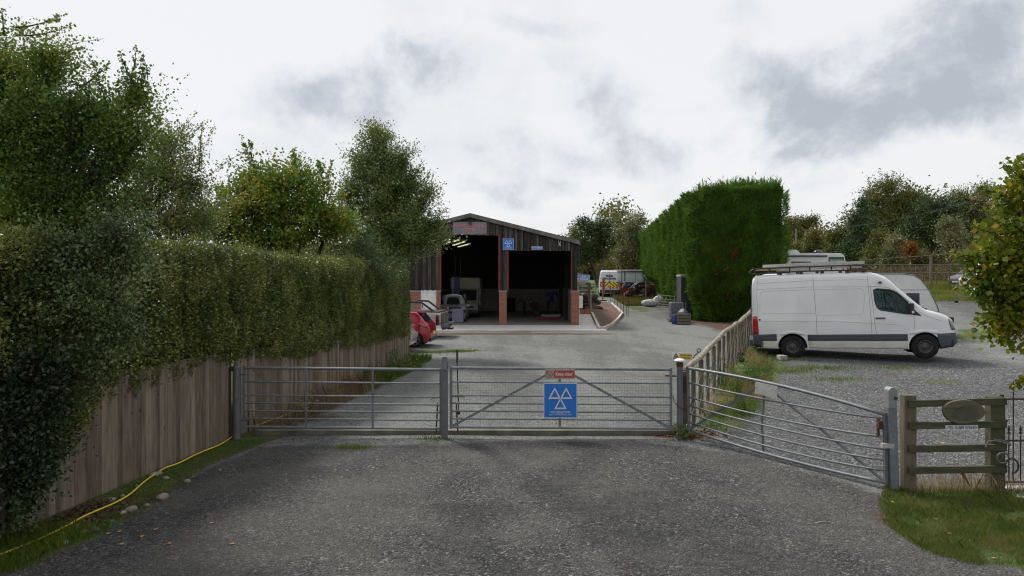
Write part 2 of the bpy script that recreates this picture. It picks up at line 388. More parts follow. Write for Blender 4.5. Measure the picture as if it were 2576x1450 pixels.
# grassy ground round the back of the right-hand lot, and patches in the gravel
lotg = sstep(0, 3, GY - (41 + .12 * (GX - 15))) * sstep(12, 15, GX); g_attr = np.maximum(g_attr, lotg)
pn = fb(GX, GY, 1.4, 21)
pat = np.zeros_like(GX)
for (px, py, sx, sy) in [(1150, 884, .9, .5), (1085, 887, .8, .5), (2060, 925, 1.5, .6), (1960, 905, 1.0, .5), (2250, 925, .7, .4), (2110, 955, .9, .3), (1985, 935, .9, .4), (2330, 960, .7, .25), (2390, 958, .6, .2),
                         (890, 1127, .35, .14), (2440, 850, 1.6, 1.2), (2470, 838, 1.3, 1.6), (2400, 870, 1.0, .9), (2420, 742, 5, 1.2), (2360, 735, 5, 1.2), (2120, 915, 1.1, .5), (1900, 1000, .6, .3), (2050, 1010, .4, .2), (1100, 1108, .3, .1), (1640, 766, 1.5, 3), (1570, 762, 1.0, 6), (1600, 775, .8, 5)]:
    q = gp(px, py); pat = np.maximum(pat, np.exp(-((GX - q.x) / sx) ** 2 - ((GY - q.y) / sy) ** 2))
g_attr = np.maximum(g_attr, np.clip(pat * .95 * (pn * 1.6), 0, 1))
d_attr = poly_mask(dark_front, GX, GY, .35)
s_attr = np.maximum(poly_mask(soil_con, GX, GY, 1.0), poly_mask(verge_l, GX, GY, .2) * .75)
for (px, py, sx, sy, k) in [(800, 1010, .9, .5, .6), (760, 1050, .9, .6, .8), (700, 1085, .5, .3, .7), (1230, 990, .5, .5, .45), (1690, 1085, .35, .25, .8), (1660, 1095, .5, .15, .6), (2250, 940, .5, .3, .6), (2345, 962, .6, .2, .6), (2180, 1235, .5, .2, .5), (1270, 841, 7, .75, 1.0), (2240, 1310, .25, .4, .8), (1740, 1090, .3, .2, .7)]:
    q = gp(px, py); s_attr = np.maximum(s_attr, k * np.exp(-((GX - q.x) / sx) ** 2 - ((GY - q.y) / sy) ** 2))
xf_ = np.interp(GY, [10, 12.6, 26.4, 33, 80], [3.2, 3.3, 9.4, 14, 20])
c_attr = sstep(-.4, .6, GX - xf_) * sstep(9, 11, GY) * (1 - d_attr)            # coarse slate chippings of the lot
trk = np.exp(-((GX - np.interp(GY, [10, 20, 30, 40, 55], [14, 15.5, 19, 23, 27])) / (1.6 + .03 * GY)) ** 2) * sstep(14, 22, GY)
c_attr = c_attr * (1 - .75 * trk)
def fan(cx, cy, sa, sr, sd):
    a_ = np.arctan2(GX - cx, cy - GY) * 10; r_ = np.hypot(GX - cx, GY - cy); return fb(a_ * sa + 50, r_ * sr + 50, 1.0, sd)
w_attr = np.where(GY < 12.2, .32 * fan(.8, 24, .95, .10, 70) + .38 * fan(-5, 22, 3.2, .12, 71) + .30 * fan(9, 24, 3.0, .12, 75), .3 * fan(-2.0, -30, 1.6, .05, 72) + .4 * fan(1.0, -20, 5, .10, 76) + .3 * fan(22, 5, 2.4, .12, 73))
w_attr = np.clip((w_attr - .5) * 3.4 + .5, 0, 1)
ny, nx = GX.shape
idx = np.arange(ny * nx).reshape(ny, nx)
Fg = np.stack([idx[:-1, :-1], idx[:-1, 1:], idx[1:, 1:], idx[1:, :-1]], -1).reshape(-1, 4)

def ground_material():
    m, t, b = _m('ground'); L = t.links.new
    def attr(n): a = t.nodes.new('ShaderNodeAttribute'); a.attribute_name = n; return a.outputs['Fac']
    def noise(s, d=5, r=.6, st=(1, 1, 1)): n = N(t, 'ShaderNodeTexNoise', Scale=s, Detail=d, Roughness=r); L(coords(t, st), n.inputs[0]); return n.outputs[0]
    def ramp(f, *cs):
        r = t.nodes.new('ShaderNodeValToRGB'); e = r.color_ramp.elements
        while len(e) < len(cs): e.new(.5)
        for i, (p, c) in enumerate(cs): e[i].position = p; e[i].color = c4(c)
        L(f, r.inputs[0]); return r.outputs[0]
    def mixc(f, a, c):
        x = t.nodes.new('ShaderNodeMix'); x.data_type = 'RGBA'; L(f, x.inputs[0])
        for i, v in ((6, a), (7, c)):
            if isinstance(v, tuple): x.inputs[i].default_value = c4(v)
            else: L(v, x.inputs[i])
        return x.outputs[2]
    def mth(op, a, c, cl=False):
        n = N(t, 'ShaderNodeMath', operation=op, use_clamp=cl)
        for i, v in enumerate((a, c)):
            if isinstance(v, (int, float)): n.inputs[i].default_value = v
            else: L(v, n.inputs[i])
        return n.outputs[0]
    def edge(a, amp=.8, s=3.0, w=.18):
        v = mth('ADD', a, mth('MULTIPLY', mth('SUBTRACT', noise(s, 7, .7), .5), amp))
        r = N(t, 'ShaderNodeMapRange', interpolation_type='SMOOTHSTEP'); L(v, r.inputs[0]); r.inputs[1].default_value = .5 - w; r.inputs[2].default_value = .5 + w; return r.outputs[0]
    def vor(s, out='Color', feat='F1'):
        v = N(t, 'ShaderNodeTexVoronoi', feature=feat, Scale=s); L(coords(t), v.inputs['Vector']); return v.outputs[out]
    def bw(c): s = t.nodes.new('ShaderNodeSeparateColor'); L(c, s.inputs[0]); return s.outputs[0]
    v1 = bw(vor(38)); v2 = bw(vor(85)); big = noise(.6, 5, .65); med = noise(2.6, 5, .7)
    # fine compacted stone dust of the yard
    yard = ramp(v2, (0, (.072, .077, .076)), (.5, (.140, .148, .145)), (.88, (.20, .21, .206)), (1, (.36, .36, .35)))
    yard = mixc(mth('MULTIPLY', ramp(med, (.4, (0, 0, 0)), (.65, (1, 1, 1))), .5), yard, (.125, .12, .105))
    yard = mixc(mth('MULTIPLY', ramp(big, (.5, (0, 0, 0)), (.7, (1, 1, 1))), .45), yard, (.215, .222, .205))
    # dark planings in front of the gates; blackest tones paint shade between chips
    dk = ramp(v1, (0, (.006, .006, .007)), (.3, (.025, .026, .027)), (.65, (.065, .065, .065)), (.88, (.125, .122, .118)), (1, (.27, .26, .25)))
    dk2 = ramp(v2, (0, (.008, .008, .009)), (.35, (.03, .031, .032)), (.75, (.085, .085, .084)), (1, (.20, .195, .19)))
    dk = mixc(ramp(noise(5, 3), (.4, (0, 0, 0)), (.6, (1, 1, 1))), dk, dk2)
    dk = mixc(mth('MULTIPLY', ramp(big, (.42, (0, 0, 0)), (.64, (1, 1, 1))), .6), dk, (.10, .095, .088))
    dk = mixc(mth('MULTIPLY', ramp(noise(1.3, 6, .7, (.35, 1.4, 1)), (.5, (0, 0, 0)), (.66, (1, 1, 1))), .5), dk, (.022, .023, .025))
    mot = ramp(noise(8, 9, .8), (.36, (.52, .52, .52)), (.5, (1, 1, 1)), (.64, (1.45, 1.44, 1.40)))
    def mul(a, f): x = t.nodes.new('ShaderNodeMix'); x.data_type = 'RGBA'; x.blend_type = 'MULTIPLY'; x.inputs[0].default_value = 1; L(a, x.inputs[6]); L(f, x.inputs[7]); return x.outputs[2]
    yard = mul(yard, mot); dk = mul(dk, ramp(noise(11, 8, .75), (.36, (.62, .62, .62)), (.5, (1, 1, 1)), (.64, (1.4, 1.4, 1.38))))
    wr_ = edge(attr('wear'), .5, 3.5, .3)
    dk = mixc(mth('MULTIPLY', wr_, .38), dk, mixc(ramp(v2, (.3, (0, 0, 0)), (.8, (1, 1, 1))), (.075, .072, .068), (.15, .145, .135)))
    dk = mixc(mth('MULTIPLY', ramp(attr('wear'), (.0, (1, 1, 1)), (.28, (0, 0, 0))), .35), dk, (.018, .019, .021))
    yard = mixc(mth('MULTIPLY', wr_, .38), yard, (.22, .23, .222))
    yard = mixc(mth('MULTIPLY', ramp(attr('wear'), (.0, (1, 1, 1)), (.35, (0, 0, 0))), .55), yard, mixc(v1, (.05, .052, .052), (.13, .13, .125)))
    # coarse slate chippings
    co = ramp(v1, (0, (.025, .028, .032)), (.4, (.075, .08, .086)), (.8, (.135, .14, .145)), (1, (.33, .33, .33)))
    co = mixc(mth('MULTIPLY', ramp(big, (.45, (0, 0, 0)), (.65, (1, 1, 1))), .5), co, (.055, .058, .062))
    co = mixc(mth('MULTIPLY', ramp(med, (.42, (0, 0, 0)), (.62, (1, 1, 1))), .35), co, (.115, .105, .09))
    co = mul(co, mot)
    soil = ramp(noise(14, 6, .7), (.3, (.045, .028, .02)), (.55, (.095, .06, .042)), (.75, (.16, .12, .09)))
    gr = ramp(noise(9, 6, .7), (.3, (.03, .05, .014)), (.5, (.06, .10, .025)), (.7, (.12, .13, .05)))
    gr = mixc(ramp(noise(.9, 5, .6), (.45, (0, 0, 0)), (.68, (1, 1, 1))), gr, (.13, .125, .045))
    col = mixc(edge(attr('coarse'), .9, 1.6), yard, co)
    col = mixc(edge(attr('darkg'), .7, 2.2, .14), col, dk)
    col = mixc(edge(attr('soil'), 1.0, 2.5, .22), col, soil)
    col = mixc(edge(attr('grass'), 1.1, 4, .12), col, gr)
    L(col, b.inputs['Base Color']); b.inputs['Roughness'].default_value = .92; b.inputs['Specular IOR Level'].default_value = .25
    hgt = mth('ADD', mth('MULTIPLY', mth('SUBTRACT', 1, vor(38, 'Distance')), .7), mth('MULTIPLY', noise(60, 3), .5))
    bp = N(t, 'ShaderNodeBump', Strength=1.0, Distance=.03); L(hgt, bp.inputs['Height']); L(bp.outputs[0], b.inputs['Normal'])
    return m
ground = fastmesh('ground', np.stack([GX, GY, GZ], -1).reshape(-1, 3), Fg, ground_material(), smooth=True)
for nm, a in (('wear', w_attr), ('grass', g_attr), ('darkg', d_attr), ('soil', s_attr), ('coarse', c_attr)):
    at_ = ground.data.attributes.new(nm, 'FLOAT', 'POINT'); at_.data.foreach_set('value', a.astype(np.float32).ravel())
tag(ground, 'grey gravel yard and drive with grass verges', kind='structure')
def surf(x, y):
    """height of the ground sheet including its small undulation"""
    x = np.asarray(x, float); y = np.asarray(y, float); nr = sstep(60, 30, y)
    return ground_z(x, y) + (fb(x, y, 1.3, 3) - .5) * .035 * nr + (fb(x, y, 5, 9) - .5) * .06 * nr

# ---- loose stones lying on the near gravel (nobody could count them)
n = 85000
X = rng.uniform(-6.5, 8, n); Y = 5.8 + rng.random(n) ** 1.3 * 9
keep = (X > flx(Y) + .3) & ~((X > 4.9) & (Y < 9.3) & (X > 5.0)); X, Y = X[keep], Y[keep]; n = len(X)
Z = surf(X, Y); s = rng.uniform(.003, .011, n) * (1 + (rng.random(n) > .97) * .9)
oct_ = np.array([(1, 0, 0), (0, 1, 0), (-1, 0, 0), (0, -1, 0), (0, 0, .7)])
a = rng.uniform(0, 6.28, n); ca, sa = np.cos(a), np.sin(a)
Vv = oct_[None] * s[:, None, None] * (1 + rng.uniform(-.35, .35, (n, 5, 1)))
Vv = np.stack([Vv[..., 0] * ca[:, None] - Vv[..., 1] * sa[:, None], Vv[..., 0] * sa[:, None] + Vv[..., 1] * ca[:, None], Vv[..., 2]], -1)
Vv = Vv + np.stack([X, Y, Z + .001], -1)[:, None]
Ft = (np.array([(0, 1, 4), (1, 2, 4), (2, 3, 4), (3, 0, 4)])[None] + (np.arange(n) * 5)[:, None, None]).reshape(-1, 3)
M['pebble'] = leafmat('stone_chips', [(.016, .016, .018), (.028, .029, .031), (.042, .043, .044), (.058, .058, .058), (.075, .074, .072), (.10, .097, .09), (.22, .21, .195)], .85, 0, .3)
tag(fastmesh('loose_gravel', Vv.reshape(-1, 3), Ft, M['pebble']), 'scattered loose grey chippings on the drive', 'gravel', kind='stuff')
# coarse chips on the right-hand lot
n = 22000
X = rng.uniform(2.5, 17, n); Y = 10 + rng.random(n) ** 1.2 * 14; keep = (X > np.interp(Y, [9, 12, 26], [4.4, 3.4, 9.6])); X, Y = X[keep], Y[keep]; n = len(X)
Z = surf(X, Y); s = rng.uniform(.008, .022, n); a = rng.uniform(0, 6.28, n); ca, sa = np.cos(a), np.sin(a)
Vv = oct_[None] * s[:, None, None] * (1 + rng.uniform(-.4, .4, (n, 5, 1)))
Vv = np.stack([Vv[..., 0] * ca[:, None] - Vv[..., 1] * sa[:, None], Vv[..., 0] * sa[:, None] + Vv[..., 1] * ca[:, None], Vv[..., 2]], -1) + np.stack([X, Y, Z], -1)[:, None]
Ft = (np.array([(0, 1, 4), (1, 2, 4), (2, 3, 4), (3, 0, 4)])[None] + (np.arange(n) * 5)[:, None, None]).reshape(-1, 3)
M['slate'] = leafmat('slate_chips', [(.03, .032, .036), (.07, .074, .08), (.115, .12, .125), (.19, .19, .195), (.34, .34, .34)], .7, 0, .4)
tag(fastmesh('slate_chippings', Vv.reshape(-1, 3), Ft, M['slate']), 'coarse grey slate chippings covering the lot', 'gravel', kind='stuff')
# ================================================================== BARN
def boardmat(name, a, b_, c):
    """dark vertical boards, each 0.16 m board its own tone, with weather streaks"""
    m, t, b = _m(name); L = t.links.new
    g = t.nodes.new('ShaderNodeTexCoord'); s = t.nodes.new('ShaderNodeSeparateXYZ'); L(g.outputs['Object'], s.inputs[0])
    q = N(t, 'ShaderNodeMath', operation='DIVIDE'); L(s.outputs[0], q.inputs[0]); q.inputs[1].default_value = .155
    fl = N(t, 'ShaderNodeMath', operation='FLOOR'); L(q.outputs[0], fl.inputs[0])
    w = t.nodes.new('ShaderNodeTexWhiteNoise'); w.noise_dimensions = '1D'; L(fl.outputs[0], w.inputs['W'])
    n = N(t, 'ShaderNodeTexNoise', Scale=3, Detail=8, Roughness=.7); L(coords(t, (3.5, 3.5, .35), False), n.inputs[0])
    ad = N(t, 'ShaderNodeMath', operation='MULTIPLY_ADD'); ad.inputs[1].default_value = .45; L(w.outputs[0], ad.inputs[0])
    n2_ = N(t, 'ShaderNodeMath', operation='MULTIPLY_ADD'); n2_.inputs[1].default_value = 1.1; n2_.inputs[2].default_value = -.3; L(n.outputs[0], n2_.inputs[0]); L(n2_.outputs[0], ad.inputs[2])
    r = t.nodes.new('ShaderNodeValToRGB'); e = r.color_ramp.elements; e[0].color = c4(a); e[0].position = .15; e[1].color = c4(c); e[1].position = .85; x = e.new(.5); x.color = c4(b_)
    L(ad.outputs[0], r.inputs[0]); L(r.outputs[0], b.inputs['Base Color']); b.inputs['Roughness'].default_value = .9; b.inputs['Specular IOR Level'].default_value = .2
    return m
M['boards'] = boardmat('weathered_dark_boards', (.016, .0145, .0135), (.046, .042, .038), (.135, .123, .108))
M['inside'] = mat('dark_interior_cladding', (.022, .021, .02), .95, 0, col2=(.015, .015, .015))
M['fibre'] = mat('fibre_cement_trim', (.17, .165, .15), .9, 0, col2=(.085, .083, .075), scale=2.5, bump=.003, bscale=20)
M['redsteel'] = mat('red_oxide_steel', (.16, .018, .018), .55, 0, col2=(.10, .015, .015), scale=6)
M['block'] = mat('painted_blockwork', (.22, .205, .185), .85, 0, col2=(.17, .16, .145), scale=1.2)
def brickmat():
    m, t, b = _m('red_brick'); L = t.links.new
    g = t.nodes.new('ShaderNodeTexCoord'); s = t.nodes.new('ShaderNodeSeparateXYZ'); L(g.outputs['Object'], s.inputs[0])
    ad = N(t, 'ShaderNodeMath', operation='ADD'); L(s.outputs[0], ad.inputs[0]); L(s.outputs[1], ad.inputs[1])
    c = t.nodes.new('ShaderNodeCombineXYZ'); L(ad.outputs[0], c.inputs[0]); L(s.outputs[2], c.inputs[1])
    k = t.nodes.new('ShaderNodeTexBrick'); L(c.outputs[0], k.inputs[0]); k.inputs['Scale'].default_value = 1
    k.inputs['Brick Width'].default_value = .225; k.inputs['Row Height'].default_value = .075; k.inputs['Mortar Size'].default_value = .006; k.inputs['Bias'].default_value = -.1
    k.inputs['Color1'].default_value = c4((.27, .095, .055)); k.inputs['Color2'].default_value = c4((.20, .065, .042)); k.inputs['Mortar'].default_value = c4((.27, .23, .19))
    n = N(t, 'ShaderNodeTexNoise', Scale=5, Detail=4); L(coords(t, (1, 1, 3), False), n.inputs[0])
    x = t.nodes.new('ShaderNodeMix'); x.data_type = 'RGBA'; r = t.nodes.new('ShaderNodeValToRGB'); r.color_ramp.elements[0].position = .62; r.color_ramp.elements[1].position = .72
    L(n.outputs[0], r.inputs[0]); L(r.outputs[0], x.inputs[0]); L(k.outputs[0], x.inputs[6]); x.inputs[7].default_value = c4((.10, .05, .04)); L(x.outputs[2], b.inputs['Base Color'])
    b.inputs['Roughness'].default_value = .9; bp = N(t, 'ShaderNodeBump', Strength=.5, Distance=.01); L(k.outputs['Fac'], bp.inputs['Height']); bp.invert = True; L(bp.outputs[0], b.inputs['Normal'])
    return m
M['brick'] = brickmat()
BY, BB, BG = 40.3, 53.3, -.08                     # front plane, back plane, floor level
k_ = BY / F
def bx(px): return (px - CX) * k_
def bz(py): return H - (py - HY) * k_
XA, ZA = bx(1183), bz(541)                        # ridge
XR, ZR = bx(1452), bz(608)
SL = (ZA - ZR) / (XR - XA); XL = XA - (XR - XA)
def roof_z(x): return ZA - abs(x - XA) * SL
barn = thing('barn_workshop', 'wide dark timber barn workshop with red brick piers and two open bays', 'barn', (XA, BY, BG))
def BL(v): return (v[0] - XA, v[1] - BY, v[2] - BG)
def bpoly(mb, pts, y0, y1):
    mb.prism(pts, (-XA, y0 - BY, -BG), (1, 0, 0), (0, 0, 1), (0, 1, 0), y1 - y0)
x_door0, x_door1, x_l, x_c0, x_c1, x_r = bx(1058.5), bx(1098), bx(1108), bx(1257), bx(1275), bx(1436.5)
z_br, zl, zr = bz(731.5), bz(592), bz(631)
mb = MB()
bpoly(mb, [(XL, z_br), (x_l, z_br), (x_l, roof_z(x_l)), (XL, roof_z(XL))], BY, BY + .12)                 # left cladding
bpoly(mb, [(x_l, zl), (x_c0, zl), (x_c0, roof_z(x_c0)), (XA, ZA), (x_l, roof_z(x_l))], BY, BY + .12)       # over the tall bay
bpoly(mb, [(x_c0, z_br), (x_c1, z_br), (x_c1, roof_z(x_c1)), (x_c0, roof_z(x_c0))], BY - .003, BY + .12)
bpoly(mb, [(x_c1, zr), (x_r, zr), (x_r, roof_z(x_r)), (x_c1, roof_z(x_c1))], BY, BY + .12)
bpoly(mb, [(x_r, z_br), (XR, z_br), (XR, ZR), (x_r, roof_z(x_r))], BY - .003, BY + .12)
mb.build('front_cladding', M['boards'], barn)
mb = MB()                                        # narrow cover boards (space boarding) in front
xx = XL + .1; i = 0
while xx < XR - .08:
    inl = x_l < xx < x_c0; inr = x_c1 < xx < x_r
    zb_ = zl if inl else zr if inr else z_br
    if abs(xx - x_l) > .12 and abs(xx - x_c0) > .06 and abs(xx - x_c1) > .06 and abs(xx - x_r) > .06:
        w = .145; zt = min(roof_z(xx - w / 2), roof_z(xx + w / 2)) - .03
        mb.box(BL((xx, BY - .017 - .006 * (i % 2), (zb_ + zt) / 2 - .01 * ((i * 7) % 5))), (w, .03, zt - zb_))
    xx += (.31 if xx < x_l else .185); i += 1
mb.build('cover_boards', M['boards'], barn)
for sx in (-1, 1):                                # roof slopes and barge boards
    xe = XA + sx * (XR - XA + .12); mb = MB()
    mb.prism([(XA - XA, 0), (xe - XA, -abs(xe - XA) * SL), (xe - XA, -abs(xe - XA) * SL + .07), (0, .07)], (0, -.15, ZA - BG + .02), (1, 0, 0), (0, 0, 1), (0, 1, 0), BB - BY + .3)
    mb.build('roof', M['fibre'], barn)
    mb = MB(); mb.prism([(0, -.02), (xe - XA, -abs(xe - XA) * SL - .02), (xe - XA, -abs(xe - XA) * SL + .22), (0, .22)], (0, -.20, ZA - BG - .13), (1, 0, 0), (0, 0, 1), (0, 1, 0), .045)
    mb.build('barge_board', M['fibre'], barn)
mb = MB()                                         # side walls, back wall above dado
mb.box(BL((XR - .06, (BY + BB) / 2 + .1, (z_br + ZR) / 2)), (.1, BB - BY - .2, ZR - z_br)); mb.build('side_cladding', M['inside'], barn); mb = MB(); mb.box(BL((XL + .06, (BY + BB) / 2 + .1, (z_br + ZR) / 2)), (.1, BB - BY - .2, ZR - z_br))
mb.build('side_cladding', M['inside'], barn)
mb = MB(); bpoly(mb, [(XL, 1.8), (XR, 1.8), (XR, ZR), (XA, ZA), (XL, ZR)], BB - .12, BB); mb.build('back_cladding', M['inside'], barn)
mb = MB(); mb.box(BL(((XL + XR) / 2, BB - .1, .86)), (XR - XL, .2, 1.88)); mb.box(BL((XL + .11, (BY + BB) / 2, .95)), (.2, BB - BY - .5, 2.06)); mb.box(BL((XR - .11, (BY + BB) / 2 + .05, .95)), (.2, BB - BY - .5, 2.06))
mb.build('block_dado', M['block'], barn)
for a, b in ((XL, x_door0), (x_door1, x_l), (bx(1255.5), bx(1274.5)), (bx(1436.5), bx(1456.5))):
    MB().box(BL(((a + b) / 2, BY + .08, (BG + z_br - .06) / 2)), (b - a, .33, z_br - .06 - BG)).build('brick_pier', M['brick'], barn)
    MB().box(BL(((a + b) / 2, BY + .08, z_br - .03)), (b - a + .05, .38, .06)).build('pier_cap', M['concrete'], barn)
MB().box(BL(((x_door0 + x_door1) / 2, BY + .08, z_br - .03)), (x_door1 - x_door0, .3, .06)).build('lintel', M['white'], barn)
d = MB().box(BL(((x_door0 + x_door1) / 2, BY, 1.0)), (x_door1 - x_door0, .05, 2.0)).build('door', M['white'], barn)
mb = MB(); cx_ = (x_door0 + x_door1) / 2
for dx in (-.2, .2):
    for z0, z1 in ((.25, .85), (1.05, 1.85)):
        mb.box(BL((cx_ + dx, BY - .03, z0 - .06 + (z1 - z0) / 2)), (.27, .012, z1 - z0))
mb.build('door_panels', M['white'], d); MB().box(BL((x_door0 + .1, BY - .05, 1.05)), (.04, .06, .22)).build('door_handle', M['iron'], d)
for a, z in ((x_l, zl), (x_c0 - .02, zl), (x_c1 + .05, zr), (x_r + .02, zr)):
    MB().box(BL((a, BY - .02, (z_br + z) / 2)), (.11 if a != x_r + .02 else .05, .16, z - z_br)).build('steel_jamb', M['redsteel'], barn)
mb = MB()                                         # purlins and frames
for u in np.linspace(.12, .95, 6):
    for s in (-1, 1):
        x = XA + s * u * (XR - XA); mb.box(BL((x, (BY + BB) / 2 + .1, roof_z(x) - .12)), (.07, BB - BY - .4, .15))
for y in (44.6, 49):
    for s in (-1, 1):
        mb.bar(BL((XA, y, ZA - .3)), BL((XA + s * (XR - XA - .15), y, ZR - .3)), .12, .25); mb.box(BL((XA + s * (XR - XA - .3), y, 2.4)), (.2, .12, 4.9))
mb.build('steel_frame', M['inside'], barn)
mb = MB(); mb.tube([BL((XR + .12, BY - .1, ZR - .2)), BL((XR + .12, BB, ZR - .2))], .07, 8); mb.tube([BL((XR + .1, BY + .15, ZR - .2)), BL((XR + .1, BY + .15, 3.3))], .05, 8)
mb.build('gutter', M['black'], barn)
# floor slab and ramp (pale new concrete)
M['slab'] = mat('new_concrete_slab', (.56, .53, .52), .75, 0, col2=(.47, .44, .43), scale=1.3, world=True)
M['floor'] = mat('workshop_floor', (.32, .30, .28), .6, 0, col2=(.22, .21, .2), scale=.8, world=True)
tag(MB().box((( XL + XR) / 2 + .3, 38.4, -.16), (XR - XL + 1.9, 3.72, .2)).build('concrete_apron', M['slab']), kind='structure')
tag(MB().box(((XL + XR) / 2, 46.8, -.17), (XR - XL, 13, .2)).build('workshop_floor', M['floor']), kind='structure')
P_ = [gp(1460, 792), gp(1487, 792), gp(1508, 828), gp(1462, 828)]
mb = MB(); rp_ = [(3.95, 40.28, -.075), (4.92, 40.28, -.075), (5.12, 44.6, .34), (4.36, 44.6, .34)]; mb.add(rp_ + [(a, b, -.4) for a, b, c in rp_], [(0, 1, 2, 3), (7, 6, 5, 4), (0, 4, 5, 1), (1, 5, 6, 2), (2, 6, 7, 3), (3, 7, 4, 0)]); tag(mb.build('concrete_path', M['slab']), kind='structure')
MB().box((XR + 1.55, 52.06, .12), (1.9, .05, .42)).build('retaining_board', mat('shuttering_ply', (.32, .14, .06), .8, col2=(.26, .11, .05)), label='orange brown retaining board across the end of the concrete path', category='board') if False else None
o = MB().box((4.75, 44.68, .42), (.86, .05, .46)).build('retaining_board', mat('shuttering_ply', (.32, .14, .06), .8, col2=(.26, .11, .05))); tag(o, 'orange brown retaining board across the far end of the concrete path', 'board')
# kerb round the soil bank
kp = [(5.24, 44.6, .3), (5.06, 41, .0), (4.80, 37.6, -.09), (5.0, 37.3, -.1), (5.9, 40.2, -.1), (7.0, 45, -.08), (8.0, 49.6, .0), (8.25, 52, .05), (8.75, 60, .30)]
mb = MB()
for a, b in zip(kp[:-1], kp[1:]):
    za, zb = a[2], b[2]; mb.bar((a[0], a[1], za + .03), (b[0], b[1], zb + .03), .14, .26)
tag(mb.build('kerb', mat('new_kerb_concrete', (.52, .47, .42), .8, col2=(.42, .38, .34), scale=4)), kind='structure')
# the bank itself
M['bank'] = mat('bare_soil_and_rubble', (.17, .075, .045), .95, 0, col2=(.095, .075, .06), scale=1.6, bump=.05, bscale=9, world=True, c_lo=.42, c_hi=.58)
ny_, nx_ = 60, 28; yy = np.linspace(37.4, 60.5, ny_); V = []
for y in yy:
    xl = np.interp(y, [37.3, 41, 44.6, 52, 60.5], [4.84, 5.08, 5.26, 5.2, 5.6]); xr_ = np.interp(y, [37.3, 40.2, 45, 49.6, 52, 60.5], [4.98, 5.88, 6.98, 7.98, 8.2, 8.72])
    for u in np.linspace(0, 1, nx_):
        x = xl + (xr_ - xl) * u; h = .62 * float(sstep(40, 49, y)) * (1 - u) ** .9 + .04
        if u in (0.0, 1.0): h = -.1 + (.4 * float(sstep(41, 49, y)) if u == 0 else 0)
        V.append((x, y, gz(x, y) + h + (float(fb(x, y, .8, 4)) - .5) * .2 * (0 < u < 1)))
ii = np.arange(ny_ * nx_).reshape(ny_, nx_); tag(fastmesh('soil_bank', np.array(V), np.stack([ii[:-1, :-1], ii[:-1, 1:], ii[1:, 1:], ii[1:, :-1]], -1).reshape(-1, 4), M['bank'], smooth=False), kind='structure')

# ---- signs on the barn
T = thing('name_sign', 'grey name board with red lettering over the tall bay of the barn', 'sign', (bx(1182), BY - .09, bz(575)))
w, h = 86.5 * k_, 33 * k_
MB().box((0, 0, 0), (w, .02, h)).build('border', M['redsteel'], T); MB().box((0, -.014, 0), (w - .05, .01, h - .05)).build('board_face', mat('sign_grey', (.17, .18, .20), .4, col2=(.15, .16, .18)), T)
M['signred'] = mat('sign_red', (.50, .03, .05), .5, col2=(.44, .03, .05)); M['lilac'] = mat('letter_outline', (.45, .38, .45), .5, col2=(.4, .34, .4))
for s, z, ww, sz in (('FOREST VIEW AUTO', h * .15, w * .9, .2), ('CENTRE', -h * .13, w * .36, .2)):
    text('lettering', s, sz, M['lilac'], T, (-.008, -.021, z + .006), width=ww, bold=.013); text('lettering', s, sz, M['signred'], T, (.006, -.026, z - .004), width=ww, bold=.004)
text('lettering', 'D J & B M Turner Ltd', .085, M['signred'], T, (-w * .30, -.021, -h * .41), width=w * .34, bold=.001)
text('lettering', 'Rugeley 576642', .085, M['signred'], T, (w * .33, -.021, -h * .41), width=w * .28, bold=.001) if False else text('lettering', 'Tel: 01889 576642', .085, M['signred'], T, (w * .33, -.021, -h * .41), width=w * .29, bold=.001)
mot_sign('testing_station_sign', 'square blue sign with three white triangles fixed high on the barn between its bays', bx(1265), bx(1292.5), bz(629), bz(601), BY - .1)
T = thing('test_bay_sign', 'small blue strip sign above the right bay of the barn', 'sign', (bx(1351), BY - .1, bz(624.5)))
MB().box((0, 0, 0), (27.5 * k_, .01, 7.5 * k_)).build('plate', M['signw'], T); MB().box((0, -.008, 0), (26 * k_, .006, 5.8 * k_)).build('blue_face', M['blue'], T)
text('lettering', 'M.o.T. TEST BAY', .11, M['signw'], T, (.06, -.013, 0), width=.42, bold=.003)
mb = MB()
for cx, cz in ((-.02, .02), (.02, .02), (0, -.02)): tri_frame(mb, -.24 + cx, cz - .012, .045, .008, (0, -.013, 0), (1, 0, 0), (0, 0, 1), (0, -1, 0), .002)
mb.build('triangles', M['signw'], T)
T = thing('reception_sign', 'blue and white projecting sign on a bracket at the right corner of the barn', 'sign', (bx(1470), BY + .1, bz(699.5)))
w, h = 28 * k_, 15 * k_
MB().box((0, 0, 0), (w, .02, h)).build('plate', M['signw'], T)
MB().box((0, -.014, 0), (w * .94, .01, h * .9)).build('blue_face', M['blue'], T); MB().bar((-w / 2 - .22, 0, h * .55), (w / 2, 0, h * .55), .03).build('bracket', M['iron'], T)
text('lettering', 'M.o.T.', .12, M['signw'], T, (0, -.021, h * .25), width=w * .42, bold=.005); text('lettering', 'RECEPTION AND', .07, M['signw'], T, (0, -.021, -h * .05), width=w * .84, bold=.004); text('lettering', 'WAITING AREA', .07, M['signw'], T, (0, -.021, -h * .28), width=w * .76, bold=.004)
mb = MB()
for q in (-1, 1):
    mb = MB()
    for cx, cz in ((-.025, .02), (.025, .02), (0, -.03)): tri_frame(mb, q * w * .36 + cx, h * .22 + cz, .05, .008, (0, -.021, 0), (1, 0, 0), (0, 0, 1), (0, -1, 0), .002)
    mb.build('triangles', M['signw'], T)
